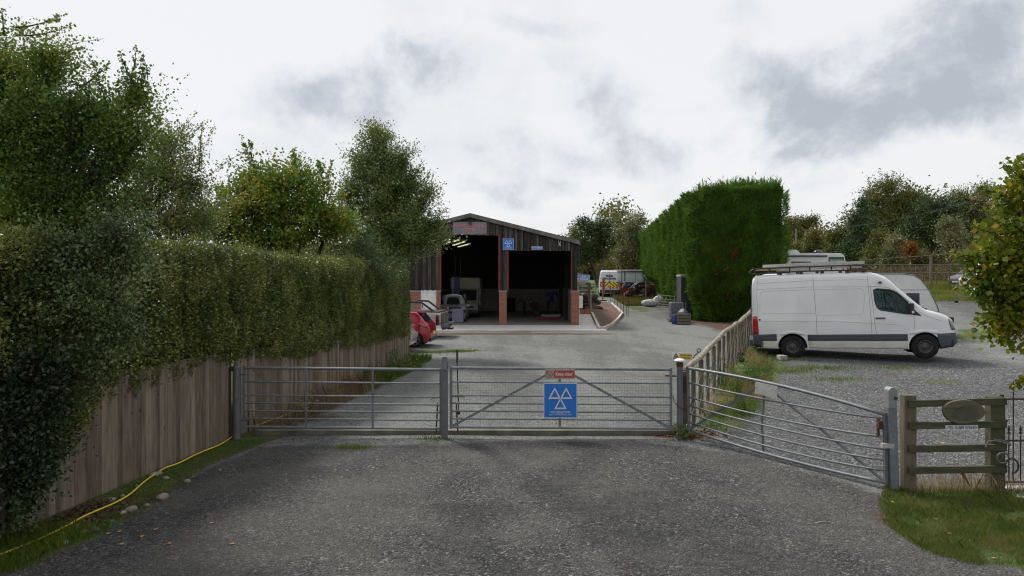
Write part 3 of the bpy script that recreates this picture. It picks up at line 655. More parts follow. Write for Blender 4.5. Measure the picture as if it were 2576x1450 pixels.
# antlers on the gable, floodlight, meter box
T = thing('antlers', 'pale pair of antlers mounted near the right end of the barn gable', 'antlers', (bx(1407.5), BY - .06, bz(612)))
mb = MB(); mb.box((0, .02, -.05), (.09, .04, .14))
for s in (-1, 1): mb.tube([(s * .02, 0, -.02), (s * .07, -.03, .1), (s * .10, -.02, .24)], [.018, .014, .007], 6); mb.tube([(s * .03, 0, -.08), (s * .06, -.02, -.19)], [.02, .01], 6)
mb.build('horns', mat('bone', (.6, .55, .42), .6), T)
T = thing('floodlight', 'small dark floodlight under the ridge of the barn', 'floodlight', (bx(1183), BY - .22, bz(563))); MB().box((0, 0, 0), (.2, .1, .13)).build('lamp_body', M['black'], T); MB().box((0, -.052, 0), (.16, .01, .09)).build('lens', M['dglass'], T)
T = thing('meter_box', 'pale open meter cabinet on the corner of the right brick pier', 'cabinet', (bx(1461), BY - .02, bz(760)))
MB().box((0, 0, 0), (.22, .18, .74)).build('cabinet_body', M['cream'], T, bevel=.01); MB().box((0, -.1, 0), (.2, .012, .7)).build('cabinet_door', M['cream'], T); MB().tube([(-.1, 0, -.37), (-.1, 0, -1.55)], .03, 8).build('conduit', M['cream'], T)
# ---- strip lights (lit)
M['tube'] = emis('lit_fluorescent', (1, .93, .62), .6)
for (a, b, c, d_), lb in (((1106, 607, 1130, 601), 'foremost of the lit strip lights'), ((1141, 606.5, 1153, 602), 'short lit strip light behind the foremost one'), ((1119, 612, 1131, 607), 'lit strip light just left of the barn centre line'),
                    ((1140, 616, 1168, 607), 'thin lit strip light in the middle of the row'), ((1153, 620, 1181, 612.5), 'lowest and longest lit strip light')):
    zc = 5.1; A = at(a, b, F * (zc - H) / (HY - b)); B_ = at(c, d_, F * (zc - H) / (HY - d_)); 
    if B_.y < 41: B_.y = 41; B_.x = (c - CX) / F * 41
    T = thing('strip_light', lb + ' under the barn roof', 'strip light', (A + B_) / 2, group='strip lights in the tall bay'); mm = (A + B_) / 2
    MB().bar(A - mm, B_ - mm, .16, .05).build('batten', M['white'], T); MB().bar(A - mm - Vector((0, 0, .05)), B_ - mm - Vector((0, 0, .05)), .13, .04).build('diffuser', M['tube'], T)
# ---- vehicle lift
T = thing('vehicle_lift', 'dark blue two column vehicle lift standing in the tall bay', 'lift', (bx(1) * 0 + at(1150, 700, 45).x, 45, BG)); 
mb = MB(); mb.box((0, 0, 1.45), (.32, .3, 2.8)); mb.box((0, 0, .02), (.6, .6, .04)); mb.build('column', mat('lift_blue', (.012, .02, .12), .4), T)
mb = MB(); mb.box((-.28, -.02, 1.45), (.1, .12, 2.8)); mb.build('cable_channel', M['galv'], T); MB().box((.06, -.16, 1.3), (.1, .03, .3)).build('carriage', M['yellow'], T)
for dx in (-.15, .2): MB().tube([(dx, 0, 2.85), (dx + .03, 0, 3.6), (dx - .02, .1, 4.3)], .015, 6).build('hydraulic_hose', M['galv_dark'], T)
# ================================================================== VEHICLES
def smoothpoly(pts, k=6):
    """resample a polyline (x increasing) with rounded corners"""
    return pts
class Shell:
    """body skin from a side profile: top(x), bottom(x), plan half width(x) and section shape(z)"""
    def __init__(s, top, bot, plan, sec, rad=.12):
        s.top, s.bot, s.plan, s.sec, s.rad = np.array(top), np.array(bot), np.array(plan), np.array(sec), rad
    def zt(s, x): return np.interp(x, s.top[:, 0], s.top[:, 1])
    def zb(s, x): return np.interp(x, s.bot[:, 0], s.bot[:, 1])
    def hw(s, x, z):
        w = np.interp(x, s.plan[:, 0], s.plan[:, 1]) * np.interp(z, s.sec[:, 0], s.sec[:, 1]); t = s.zt(x); rd = np.minimum(s.rad, .45 * (t - s.zb(x)))
        q = np.clip((z - (t - rd)) / rd, 0, 1); return w - rd * (1 - np.sqrt(np.clip(1 - q * q, 0, 1)))
    def body(s, name, m, parent, nx=110, nz=22, cuts=(), rings=None):
        x0, x1 = s.top[0, 0], s.top[-1, 0]; X = np.unique(np.concatenate([np.linspace(x0, x1, nx), s.top[:, 0], s.bot[:, 0]])); V = []
        for x in X:
            zt, zb = s.zt(x), s.zb(x); rd = min(s.rad, .45 * (zt - zb)) / (zt - zb); u = np.concatenate([np.linspace(0, 1 - rd, nz - 8, endpoint=False), 1 - rd * (1 - np.sin(np.linspace(0, math.pi / 2, 8)))])
            z = zb + (zt - zb) * u; y = s.hw(x, z)
            ring = [(x, -b, a) for a, b in zip(z, y)] + [(x, b, a) for a, b in zip(z[::-1], y[::-1])]; V += ring
        n = 2 * nz; k = len(X); mb = MB(); fs = [(i * n + j, i * n + (j + 1) % n, (i + 1) * n + (j + 1) % n, (i + 1) * n + j) for i in range(k - 1) for j in range(n)]
        fs += [tuple(range(n))[::-1], tuple((k - 1) * n + j for j in range(n))]; mb.add(V, fs)
        o = mb.build(name, m, parent, smooth=True)
        try: o.data.set_sharp_from_angle(angle=R(30))
        except Exception: pass
        for c in cuts:
            c.parent = parent; bo = o.modifiers.new('cut', 'BOOLEAN'); bo.operation = 'DIFFERENCE'; bo.solver = 'EXACT'; bo.object = c
        if cuts:
            dg = bpy.context.evaluated_depsgraph_get(); me = bpy.data.meshes.new_from_object(o.evaluated_get(dg)); o.modifiers.clear(); o.data = me
            for c in cuts: bpy.data.objects.remove(c)
            try: me.set_sharp_from_angle(angle=R(30))
            except Exception: pass
        return o
    def patch(s, name, m, parent, lo, hi, side=-1, off=.006, nx=16, nz=6):
        """skin panel between polylines lo and hi (x,z), lying on the body"""
        lo, hi = np.array(lo, float), np.array(hi, float); X = np.unique(np.concatenate([np.linspace(lo[0, 0], lo[-1, 0], nx), lo[:, 0], hi[:, 0]])); V = []
        for x in X:
            a, b = np.interp(x, lo[:, 0], lo[:, 1]), np.interp(x, hi[:, 0], hi[:, 1])
            for q in np.linspace(0, 1, nz): z = a + (b - a) * q; V.append((x, side * (float(s.hw(x, z)) + off), z))
        k = len(X); fs = [(i * nz + j, (i + 1) * nz + j, (i + 1) * nz + j + 1, i * nz + j + 1) for i in range(k - 1) for j in range(nz - 1)]
        mb = MB(); mb.add(V, fs); o = mb.build(name, m, parent, smooth=True)
        so = o.modifiers.new('s', 'SOLIDIFY'); so.thickness = max(off * .9, .003); so.offset = 0; return o
    def seam(s, pts, m, parent, side=-1, w=.007, name='panel_gap', off=.001):
        P = []
        for (a, b), (c, d) in zip(pts[:-1], pts[1:]):
            for q in np.linspace(0, 1, 9): x, z = a + (c - a) * q, b + (d - b) * q; P.append((x, side * (float(s.hw(x, z)) + off), z))
        P = [p for i, p in enumerate(P) if i == 0 or (Vector(p) - Vector(P[i - 1])).length > 1e-4]
        return MB().tube(P, w / 2, 5).build(name, m, parent)
def cyl_cutter(x, z, r, y0=-2, y1=2, m=None, n=40):
    mb = MB(); vs = [(x + r * math.cos(2 * math.pi * j / n), y, z + r * math.sin(2 * math.pi * j / n)) for y in (y0, y1) for j in range(n)]
    mb.add(vs, [tuple(range(n)), tuple(range(n, 2 * n))[::-1]] + [(j, n + j, n + (j + 1) % n, (j + 1) % n) for j in range(n)]); return mb.build('cutter', m or M['dark'])
def poly_cutter(pts, y0, y1, m=None): return MB().prism(pts, (0, y0, 0), (1, 0, 0), (0, 0, 1), (0, 1, 0), y1 - y0).build('cutter', m or M['dark'])
def wheel(parent, x, y, r, side, w=.22, rimr=.62, name='wheel', alloy=False, holes=18, rm=None):
    W_ = bpy.data.objects.new(name, None); C.objects.link(W_); W_.parent = parent; W_.location = (x, y, r); s = side
    a = r; prof = [(a * rimr, -w / 2 * .9), (a * .86, -w / 2), (a * .96, -w / 2 * .85), (a, -w / 2 * .6), (a, w / 2 * .6), (a * .96, w / 2 * .85), (a * .86, w / 2), (a * rimr, w / 2 * .9)]
    MB().lathe(prof, (0, 0, 0), 'y', 36).build('tyre', M['tyre'], W_, smooth='angle')
    rr = a * rimr; f = s * w / 2
    if alloy:
        mb = MB(); mb.lathe([(rr, f * .9), (rr * .9, f * .95), (rr * .88, f * .5), (rr * .86, 0)], (0, 0, 0), 'y', 32)
        for i in range(5):
            t = 2 * math.pi * i / 5 + .3; c, q = math.cos(t), math.sin(t); mb.bar((.1 * rr * c, f * .75, .1 * rr * q), (rr * .92 * c, f * .75, rr * .92 * q), rr * .26, .03, up=(0, 1, 0))
        mb.lathe([(.001, f * .85), (rr * .25, f * .82), (rr * .27, f * .5)], (0, 0, 0), 'y', 20); mb.build('rim', rm or M['rim'], W_, smooth='angle')
        MB().lathe([(.001, f * .15), (rr * .9, f * .15)], (0, 0, 0), 'y', 24).build('brake_disc', M['dark'], W_)
    else:
        mb = MB(); mb.lathe([(rr, f * .92), (rr * .93, f * .98), (rr * .88, f * .8), (rr * .82, f * .45), (rr * .62, f * .38), (rr * .50, f * .62), (rr * .34, f * .66), (rr * .30, f * .8), (.001, f * .82)], (0, 0, 0), 'y', 36); mb.build('rim', rm or M['rim'], W_, smooth=True)
        mb = MB()
        for i in range(holes):
            t = 2 * math.pi * i / holes; q = Vector((math.cos(t) * rr * .72, f * .44, math.sin(t) * rr * .72)); mb.lathe([(.001, 0), (rr * .055, 0)], q, 'y', 8)
        mb.build('rim_slots', M['dark'], W_)
    return W_

# ---------------- white panel van on the lot (profile measured from the photograph)
VA, VU = (7.68, 21.675), (.9455, -.3256)            # tail corner of the van's near side and its heading
def Z3(a, b):
    px, py = (2760 + a / 2.385) * .67083, (880 + b / 2.385) * .67083; k = (px - CX) / F
    t = (k * VA[1] - VA[0]) / (VU[0] - k * VU[1]); d = VA[1] + VU[1] * t; return (t, H - (py - HY) / F * d - (.314 + (t - 1.15) * .0375))
def Z3i(x, z): pass
vw = mat('van_white', (.72, .725, .74), .2, 0, col2=(.66, .662, .67), scale=1.2, coat=.5); vd = mat('slate_grey_trim', (.045, .052, .068), .55, 0, col2=(.036, .042, .055))
vlow = mat('road_dust_white', (.58, .57, .545), .5, col2=(.48, .46, .43), scale=2.5); gap = M['dark']
van = thing('parked_van', 'long white panel van with ladders on its roof rack, parked on the gravel lot', 'van', (VA[0] + .3256 * .97, VA[1] + .9455 * .97, .271)); van.rotation_euler = (0, R(-2.15), R(-19))
top = [Z3(*p) for p in [(160, 740), (163, 600), (168, 470), (176, 410), (190, 380), (215, 367), (700, 350), (1180, 340), (1250, 340), (1310, 352), (1370, 378), (1430, 422), (1480, 474), (1560, 542), (1640, 610), (1700, 658), (1735, 676), (1800, 692), (1870, 710), (1930, 734), (1975, 765), (1996, 800), (2012, 860), (2020, 905), (2020, 940)]]
bot = [Z3(*p) for p in [(161, 985), (250, 1010), (380, 1022), (660, 1022), (1540, 1027), (1600, 1027), (1860, 1028), (1985, 1005), (2020, 975)]]
plan = [(0, .93), (.15, .97), (4.0, .97), (4.6, .95), (5.1, .88), (5.4, .80), (5.6, .68), (5.75, .55)]
sec = [(0, .96), (.5, 1.0), (1.15, 1.0), (2.1, .95), (2.7, .90)]
sh = Shell(top, bot, plan, sec, .14)
wr, wf = Z3(512, 1000)[0], Z3(1701, 1000)[0]; WRr = .36
cuts = [cyl_cutter(wr, .36, .425), cyl_cutter(wf, .36, .425),
        poly_cutter([Z3(*p) for p in [(1262, 497), (1290, 487), (1400, 494), (1445, 510), (1475, 530), (1520, 568), (1562, 607), (1566, 712), (1460, 697), (1312, 674), (1287, 655), (1268, 600)]], -2, 2)]
sh.body('body', vw, van, cuts=cuts)
for sd_ in (-1, 1):
    # window glass
    lo = [Z3(*p) for p in [(1262, 520), (1272, 600), (1290, 655), (1312, 674), (1460, 697), (1566, 712)]]; hi = [Z3(*p) for p in [(1262, 497), (1290, 487), (1400, 494), (1445, 510), (1475, 530), (1520, 568), (1566, 612)]]
    g_ = sh.patch('side_window', M['glass'], van, lo, hi, sd_, .001)
    rimp = [Z3(*p) for p in [(1262, 497), (1290, 487), (1400, 494), (1445, 510), (1475, 530), (1520, 568), (1562, 607), (1566, 712), (1460, 697), (1312, 674), (1287, 655), (1268, 600), (1262, 497)]]
    sh.seam(rimp, M['black'], g_, sd_, .045, 'window_seal'); sh.seam([Z3(1425, 505), Z3(1440, 690)], M['black'], g_, sd_, .03, 'window_bar'); sh.seam([Z3(1455, 518), Z3(1470, 696)], M['black'], g_, sd_, .05, 'window_bar')
    sh.patch('mirror_sail', M['black'], van, [Z3(1562, 712), Z3(1680, 731)], [Z3(1562, 612), Z3(1600, 655), Z3(1680, 729)], sd_, .006)
    # rub strip, lower dusty panels, bumpers
    for a, b in ((218, 372), (650, 1545)):
        sh.patch('rub_strip', vd, van, [Z3(a, 950), Z3(b, 950)], [Z3(a, 896), Z3(b, 890)], sd_, .014)
    sh.patch('arch_flare', vw, van, [Z3(395, 893), Z3(430, 868), Z3(511, 868), Z3(590, 868), Z3(632, 893)], [Z3(395, 895), Z3(430, 865), Z3(511, 848), Z3(590, 862), Z3(632, 895)], sd_, .03) if False else None
    zs_ = Z3(1000, 893)[1]
    for cx, a, b in ((wr, 398, 630), (wf, 1563, 1840)):
        xa, xb = Z3(a, 0)[0], Z3(b, 0)[0]; X = np.linspace(xa, xb, 20); lo = []; hi = []
        for x in X:
            t = (x - (xa + xb) / 2) / ((xb - xa) / 2); lo.append((x, max(.36 + math.sqrt(max(0, .425 ** 2 - (x - cx) ** 2)), zs_ + .0))); hi.append((x, max(lo[-1][1] + .002, zs_ + (.86 - zs_) * math.sqrt(max(0, 1 - t * t)))))
        sh.patch('arch_flare', vw, van, lo, hi, sd_, .02, nz=4)
        A = [(cx + .418 * math.cos(t), .36 + .418 * math.sin(t)) for t in np.linspace(.05, math.pi - .05, 20)]; sh.seam(A, M['black'], van, sd_, .02, 'arch_lip')
    sh.patch('front_bumper', vd, van, [Z3(1822, 940), Z3(1850, 1027), Z3(1980, 1005), Z3(2018, 975)], [Z3(1822, 890), Z3(1900, 888), Z3(2018, 884)], sd_, .012)
    sh.patch('rear_bumper', vd, van, [Z3(162, 988), Z3(245, 1008)], [Z3(162, 898), Z3(218, 896), Z3(222, 950), Z3(245, 952)], sd_, .014)
    for a, b in ((248, 385), (655, 1545)):
        sh.patch('sill_panel', vlow, van, [Z3(a, 1018), Z3(b, 1024)], [Z3(a, 953), Z3(b, 952)], sd_, .004)
    sh.patch('tail_light', mat('tail_light_red', (.40, .012, .02), .2, col2=(.25, .01, .015), scale=8, coat=.5), van, [Z3(163, 896), Z3(213, 893)], [Z3(163, 732), Z3(206, 732), Z3(213, 870)], sd_, .014)
    sh.patch('headlight', mat('headlight_glass', (.07, .08, .09), .1, .3, col2=(.22, .24, .26), scale=12, coat=1), van, [Z3(1938, 790), Z3(1962, 860), Z3(2008, 862)], [Z3(1938, 755), Z3(1975, 770), Z3(1998, 805), Z3(2008, 850)], sd_, .012)
    for pts in ([(221, 368), (208, 560), (213, 730)], [(721, 352), (723, 480), (732, 700), (738, 1020)], [(1211, 340), (1213, 465), (1225, 780), (1228, 1023)], [(1213, 465), (1330, 468), (1400, 478), (1450, 500), (1500, 538), (1640, 655)],
                [(1232, 470), (1246, 640), (1256, 800), (1275, 950), (1292, 1012), (1520, 1014)], [(1611, 715), (1611, 850)], [(221, 438), (721, 410), (1211, 402)], [(208, 492), (721, 468), (1211, 465)], [(215, 776), (735, 775), (980, 780), (1225, 793), (1420, 803), (1515, 816)], [(1655, 690), (1750, 738), (1865, 775)]):
        soft = pts[0][1] in (438, 776) or pts[0][0] == 1655 or pts[0][1] == 492
        sh.seam([Z3(*p) for p in pts], vlow if soft else gap, van, sd_, .010 if not soft else .016, 'crease' if soft else 'panel_gap', 0 if soft else -.002)
    sh.seam([Z3(*p) for p in [(230, 700), (236, 560), (245, 520), (275, 508), (712, 492)]], vlow, van, sd_, .014, 'crease'); sh.seam([Z3(*p) for p in [(230, 708), (725, 706)]], vlow, van, sd_, .014, 'crease')
    sh.seam([Z3(*p) for p in [(735, 490), (1150, 484), (1172, 500), (1175, 560), (1160, 690), (1130, 717), (738, 720)]], vlow, van, sd_, .014, 'crease')
    hx, hz = Z3(1308, 748); y_ = sd_ * (float(sh.hw(hx, hz)) + .02); MB().bar((hx - .13, y_, hz), (hx + .13, y_, hz), .04, .035).build('door_handle', M['black'], van)
    fx, fz = Z3(1320, 428); MB().box((fx, sd_ * (float(sh.hw(fx, fz)) + .03), fz), (.08, .06, .055)).build('side_camera', M['black'], van)
    if sd_ < 0: fx, fz = Z3(226, 763); MB().lathe([(.001, -.004), (.03, -.004), (.03, .01)], (fx, -float(sh.hw(fx, fz)) - .006, fz), 'y', 14).build('lock_cap', M['black'], van)
    mx_, mz_ = Z3(1583, 660); my = sd_ * (float(sh.hw(mx_, mz_)) + .17)
    mi = MB().box((mx_, my, mz_), (.11, .2, .32)).build('wing_mirror', M['black'], van, bevel=.03); MB().bar((mx_, my - sd_ * .18, mz_ - .05), (mx_, my, mz_ - .05), .05).build('mirror_arm', M['black'], mi); MB().box((mx_ + .01, my + sd_ * .102, mz_ - .1), (.06, .01, .07)).build('indicator', M['signw'], mi)
# windscreen, wipers, rear doors, grille
mb = MB(); Wp = [Z3(1470, 470), Z3(1560, 545), Z3(1640, 613), Z3(1715, 668)]; V = []
for x, z in Wp:
    hwid = float(sh.hw(x, z - .12)) - .04
    for q in np.linspace(-1, 1, 9): V.append((x + .014 - .03 * q * q, hwid * q, float(sh.zt(x)) + .012 - .05 * abs(q) ** 6))
mb.add(V, [(i * 9 + j, i * 9 + j + 1, (i + 1) * 9 + j + 1, (i + 1) * 9 + j) for i in range(3) for j in range(8)]); mb.build('windscreen', M['dglass'], van, smooth=True)
mb = MB(); x, z = Z3(1725, 672); mb.bar((x, -.6, z + .03), (x - .25, -.1, z + .20), .02); mb.bar((x, .3, z + .03), (x - .25, .7, z + .2), .02); mb.box((x + .03, 0, z + .0), (.1, 1.3, .04)); mb.build('wipers', M['black'], van)
mb = MB(); mb.box((5.62, 0, 1.05), (.14, .8, .26)); mb.box((5.60, 0, .6), (.22, 1.0, .4)); mb.build('grille', M['black'], van, bevel=.02); MB().box((5.70, 0, 1.07), (.02, .14, .14)).build('badge', M['galv'], van)
mb = MB(); mb.box((-.004, 0, 1.3), (.01, .012, 1.7)); mb.box((-.03, 0, 1.05), (.04, .1, .06)); mb.box((-.02, -.92, 1.55), (.05, .06, .12)); mb.box((-.02, -.92, .8), (.05, .06, .12)); mb.build('rear_door_furniture', M['galv_dark'], van); MB().box((-.04, 0, .48), (.12, 1.7, .2)).build('rear_step', vd, van, bevel=.02)
# cab interior seen through the glass
mb = MB(); 
for y in (-.5, .35): mb.box((3.55, y, 1.35), (.12, .44, .6)); mb.box((3.53, y, 1.75), (.1, .26, .2))
mb.build('seats', M['black'], van, bevel=.03)
def ringpts(c, r, n=20, tilt=.5): return [Vector(c) + Vector((-math.sin(tilt) * math.sin(t) * r, math.cos(t) * r, math.cos(tilt) * math.sin(t) * r)) for t in np.linspace(0, 2 * math.pi, n + 1)]
MB().tube(ringpts((4.10, .4, 1.55), .19), .016, 6).build('steering_wheel', M['black'], van)
for x in (wr, wf):
    for s in (-1, 1): wheel(van, x, s * .86, WRr, s, w=.23, rimr=.53)
mb = MB(); mb.box((2.75, 0, .40), (2.75, 1.8, .16)); mb.box((5.2, 0, .42), (.7, 1.5, .2)); mb.box((.35, 0, .45), (.6, 1.6, .2)); mb.tube([(wr, -.7, .36), (wr, .7, .36)], .06, 8); mb.box((wr, 0, .45), (.84, 1.3, .3)); mb.box((wf, 0, .5), (.84, 1.3, .4)); mb.build('chassis', M['dark'], van)  # wide low box added to the chassis to block light under the van
# roof rack (part) and ladders (things)
rk = MB(); ys_ = (-.80, .80); roofz = lambda x: float(sh.zt(x))
xr0, xr1 = Z3(160, 0)[0] - .02, Z3(1245, 0)[0]
for y in ys_:
    z0 = lambda x: roofz(max(.2, x)) + .075; 
    rk.tube([(xr0 + .05, y, z0(0) - .02), (1.5, y, z0(1.5) + .01), (xr1 + .02, y, z0(xr1) + .015)], .022, 8)
    rk.tube([(xr0 + .03, y, z0(0) + .0), (xr0 + .02, y, z0(0) + .06), (xr0 + .10, y, z0(0) + .12), (.3, y, z0(0) + .15), (1.5, y, z0(1.5) + .155), (xr1 - .35, y, z0(xr1 - .35) + .155), (xr1 - .16, y, z0(xr1) + .14), (xr1 + .05, y, z0(xr1) + .01)], .02, 8)
    for x in (.14, .58, 1.17, 1.75, 2.37, 2.9): rk.bar((x, y, z0(x)), (x, y, z0(x) + .15), .035, .03)
    for x in (.2, .9, 1.5, 2.1, 2.8, 3.25): rk.box((x, y, roofz(x) + .035), (.1, .05, .07))
for x in (.05, .58, 1.17, 1.75, 2.37, 2.9, 3.3): rk.bar((x, -.8, roofz(max(x, .2)) + .09), (x, .8, roofz(max(x, .2)) + .09), .03)
rk.tube([(xr0, -.8, roofz(.2) + .13), (xr0 - .01, 0, roofz(.2) + .1), (xr0, .8, roofz(.2) + .13)], .03, 8)
rack = rk.build('roof_rack', M['iron'], van)
M['alu'] = mat('aluminium', (.50, .48, .46), .45, .35, col2=(.40, .38, .36), scale=6)
def ladder(name, label, x0, x1, y, z, w=.36, h=.09, rise=.02):
    c = van.location + van.rotation_euler.to_matrix() @ Vector(((x0 + x1) / 2, y, z)); T = thing(name, label, 'ladder', c, group='ladders on the van roof'); T.rotation_euler = van.rotation_euler; L_ = x1 - x0
    for s in (-1, 1): MB().bar((-L_ / 2, s * w / 2, -rise), (L_ / 2, s * w / 2, rise), .028, h).build('stile', M['alu'], T)
    mb = MB(); k = int(L_ / .26)
    for i in range(k): u = -L_ / 2 + .14 + i * .26; zz = rise * 2 * u / L_; mb.tube([(u, -w / 2 - .022, zz), (u, w / 2 + .022, zz)], .018, 7)
    mb.build('rungs', M['alu'], T); mb = MB()
    for s in (-1, 1): mb.box((L_ / 2 + .01, s * w / 2, rise), (.04, .05, h + .02))
    mb.build('ladder_feet', M['black'], T)
ladder('ladder', 'lower aluminium ladder lying nearest on the roof rack of the white van', .80, 3.25, -.50, roofz(2) + .17, .42, .09, .01)
ladder('ladder', 'upper aluminium ladder lying on top of the other on the white van roof', .78, 3.32, -.50, roofz(2) + .285, .42, .09, .012)
ladder('ladder', 'far aluminium ladder on the white van roof, set back to the rear', .40, 2.9, .22, roofz(2) + .31, .40, .09, .01)
T = thing('plank', 'pale wooden plank lying on the rear of the van roof rack', 'plank', tuple(van.location + van.rotation_euler.to_matrix() @ Vector((.5, -.68, roofz(.5) + .17)))); T.rotation_euler = van.rotation_euler; MB().box((0, 0, 0), (.72, .2, .05)).build('board', mat('bare_plank', (.45, .38, .24), .8, col2=(.35, .29, .18)), T)
del_me = None
# ---------------- generic cars
def car(name, label, loc, rz, col, spec, group=None):
    """spec: L, top profile, belt height, wheels x, wheel r, width, glass windows (lo,hi)"""
    T = thing(name, label, 'car', loc, R(rz), group); pm = mat(name + '_paint', col, .25, spec.get('metal', .3), col2=tuple(c * .9 for c in col), scale=1, coat=.6)
    L_ = spec['L']; w = spec['w'] / 2
    s = Shell(spec['top'], spec['bot'], spec['plan'], spec['sec'], spec.get('rad', .1)); r = spec['r']; x0, x1 = spec['wx']
    s.body('body', pm, T, nx=70, nz=16, cuts=[cyl_cutter(x0, r, r + .05), cyl_cutter(x1, r, r + .05)])
    for sd_ in (-1, 1):
        for lo, hi in spec['win']: g_ = s.patch('side_window', M['dglass'], T, lo, hi, sd_, .005)
        for x in (x0, x1): wheel(T, x, sd_ * (w - .12), r, sd_, .2, .66, alloy=spec.get('alloy', True), rm=M['galv'])
        for lo, hi, m_ in spec.get('lamps', []): s.patch('tail_light' if lo[0][0] < L_ / 2 else 'headlight', m_, T, lo, hi, sd_, .01, nz=5, nx=8)
        if 'mirror' in spec: a, b = spec['mirror']; MB().box((a, sd_ * (w + .05), b), (.12, .18, .12)).build('wing_mirror', pm, T, bevel=.02)
        for pts in spec.get('seams', []): s.seam(pts, M['dark'], T, sd_, .012, 'panel_gap', -.002)
    mb = MB(); mb.box(((x0 + x1) / 2, 0, r), (x1 - x0 + .3, w * 1.2, .3)); mb.build('underbody', M['dark'], T)
    return T, s
tl = mat('tail_lamp', (.42, .012, .02), .2, col2=(.3, .01, .015), coat=.6); tlw = mat('clear_lamp', (.6, .5, .48), .2, coat=.6)
def rear_panel(s, T, name, m_, z0, z1, w, off=.01, x=None, y0=0, steps=4):
    """a panel on the tail that follows its slope"""
    V = []; tp = s.top
    for q in np.linspace(z0, z1, steps):
        xx = np.interp(q, tp[:spec_n, 1], tp[:spec_n, 0]) if False else float(np.interp(q, [p[1] for p in s.rearp], [p[0] for p in s.rearp]))
        V += [(xx - off, y0 - w, q), (xx - off, y0 + w, q)]
    mb = MB(); mb.add(V, [(2 * i, 2 * i + 1, 2 * i + 3, 2 * i + 2) for i in range(steps - 1)]); o = mb.build(name, m_, T); so = o.modifiers.new('s', 'SOLIDIFY'); so.thickness = .012; so.offset = 0; return o
# x runs from tail (0) to nose; the cars stand nose-left so they are turned 180 deg
P_red = dict(L=3.9, w=1.7, r=.31, wx=(.62, 3.1), rad=.09,
    top=[(0, .52), (.03, .80), (.10, .95), (.22, 1.05), (.36, 1.22), (.50, 1.38), (.62, 1.455), (1.1, 1.475), (1.7, 1.45), (2.2, 1.33), (2.8, 1.02), (3.3, .93), (3.7, .78), (3.88, .6), (3.9, .5)],
    bot=[(0, .34), (.2, .22), (3.6, .2), (3.9, .3)], plan=[(0, .62), (.12, .76), (.4, .84), (3.3, .84), (3.7, .74), (3.9, .55)], sec=[(0, .95), (.5, 1), (.9, .97), (1.45, .74)],
    win=[([(.75, 1.05), (1.1, .98), (2.55, .97)], [(.75, 1.12), (.95, 1.30), (1.2, 1.36), (1.8, 1.36), (2.2, 1.25), (2.55, 1.02)])], seams=[[(1.35, .3), (1.35, 1.4)], [(2.45, .3), (2.45, 1.1)]], mirror=(2.4, 1.0),
    lamps=[([(.09, .80), (.3, .86), (.52, .97)], [(.09, .92), (.25, 1.0), (.52, 1.02)], tl)])
T, s = car('hatchback_car', 'small red hatchback parked between the silver car and the pickup, tail to the yard', (-3.30, 28.75, gz(-3.3, 28.7)), 175, (.33, .015, .035), P_red)
s.rearp = [(0, .5), (.03, .80), (.10, .95), (.22, 1.05), (.36, 1.22), (.50, 1.38), (.62, 1.455)]
g_ = rear_panel(s, T, 'rear_window', M['dglass'], 1.06, 1.37, .52, .03); MB().bar((.14, -.1, 1.08), (.12, .35, 1.09), .02).build('wiper', M['black'], g_)
MB().box((.47, 0, 1.43), (.3, 1.1, .04)).build('spoiler', bpy.data.materials['hatchback_car_paint'], T, bevel=.015)
MB().box((-.015, -.0, .58), (.02, .52, .12)).build('number_plate', M['yellow'], T); MB().box((.05, 0, .32), (.18, 1.35, .16)).build('lower_bumper', M['black'], T, bevel=.03)
P_sil = dict(L=4.4, w=1.75, r=.31, wx=(.85, 3.5), rad=.09, top=[(0, .5), (.02, .72), (.12, .80), (.20, 1.0), (.34, 1.25), (.50, 1.42), (1.2, 1.5), (2.2, 1.46), (2.7, 1.3), (3.2, 1.0), (3.8, .9), (4.3, .7), (4.4, .5)], bot=[(0, .3), (.2, .22), (4.1, .2), (4.4, .3)],
    plan=[(0, .62), (.1, .74), (.35, .85), (3.8, .85), (4.2, .72), (4.4, .5)], sec=[(0, .95), (.5, 1), (.9, .97), (1.5, .76)],
    win=[([(.55, 1.0), (1.1, .98), (3.0, .96)], [(.55, 1.15), (.7, 1.36), (1.2, 1.4), (2.2, 1.37), (2.6, 1.24), (3.0, 1.02)])],
    lamps=[([(.13, .62), (.42, .60)], [(.13, .72), (.42, .72)], tl), ([(.16, .725), (.42, .725)], [(.16, .86), (.36, .88), (.42, .88)], tlw), ([(.22, .885), (.40, .89)], [(.24, .99), (.36, 1.02), (.40, .98)], tl)])
T, s = car('estate_car', 'silver car half hidden by the hedge end, nearest of the three parked vehicles', (-3.84, 26.7, gz(-3.7, 26.7)), 177, (.42, .43, .44), P_sil)
s.rearp = [(0, .5), (.02, .72), (.12, .80), (.20, 1.0), (.34, 1.25), (.50, 1.42)]
rear_panel(s, T, 'rear_window', M['dglass'], 1.02, 1.36, .55, .02); MB().box((-.01, 0, .6), (.06, 1.45, .22)).build('rear_bumper', bpy.data.materials['estate_car_paint'], T, bevel=.04)
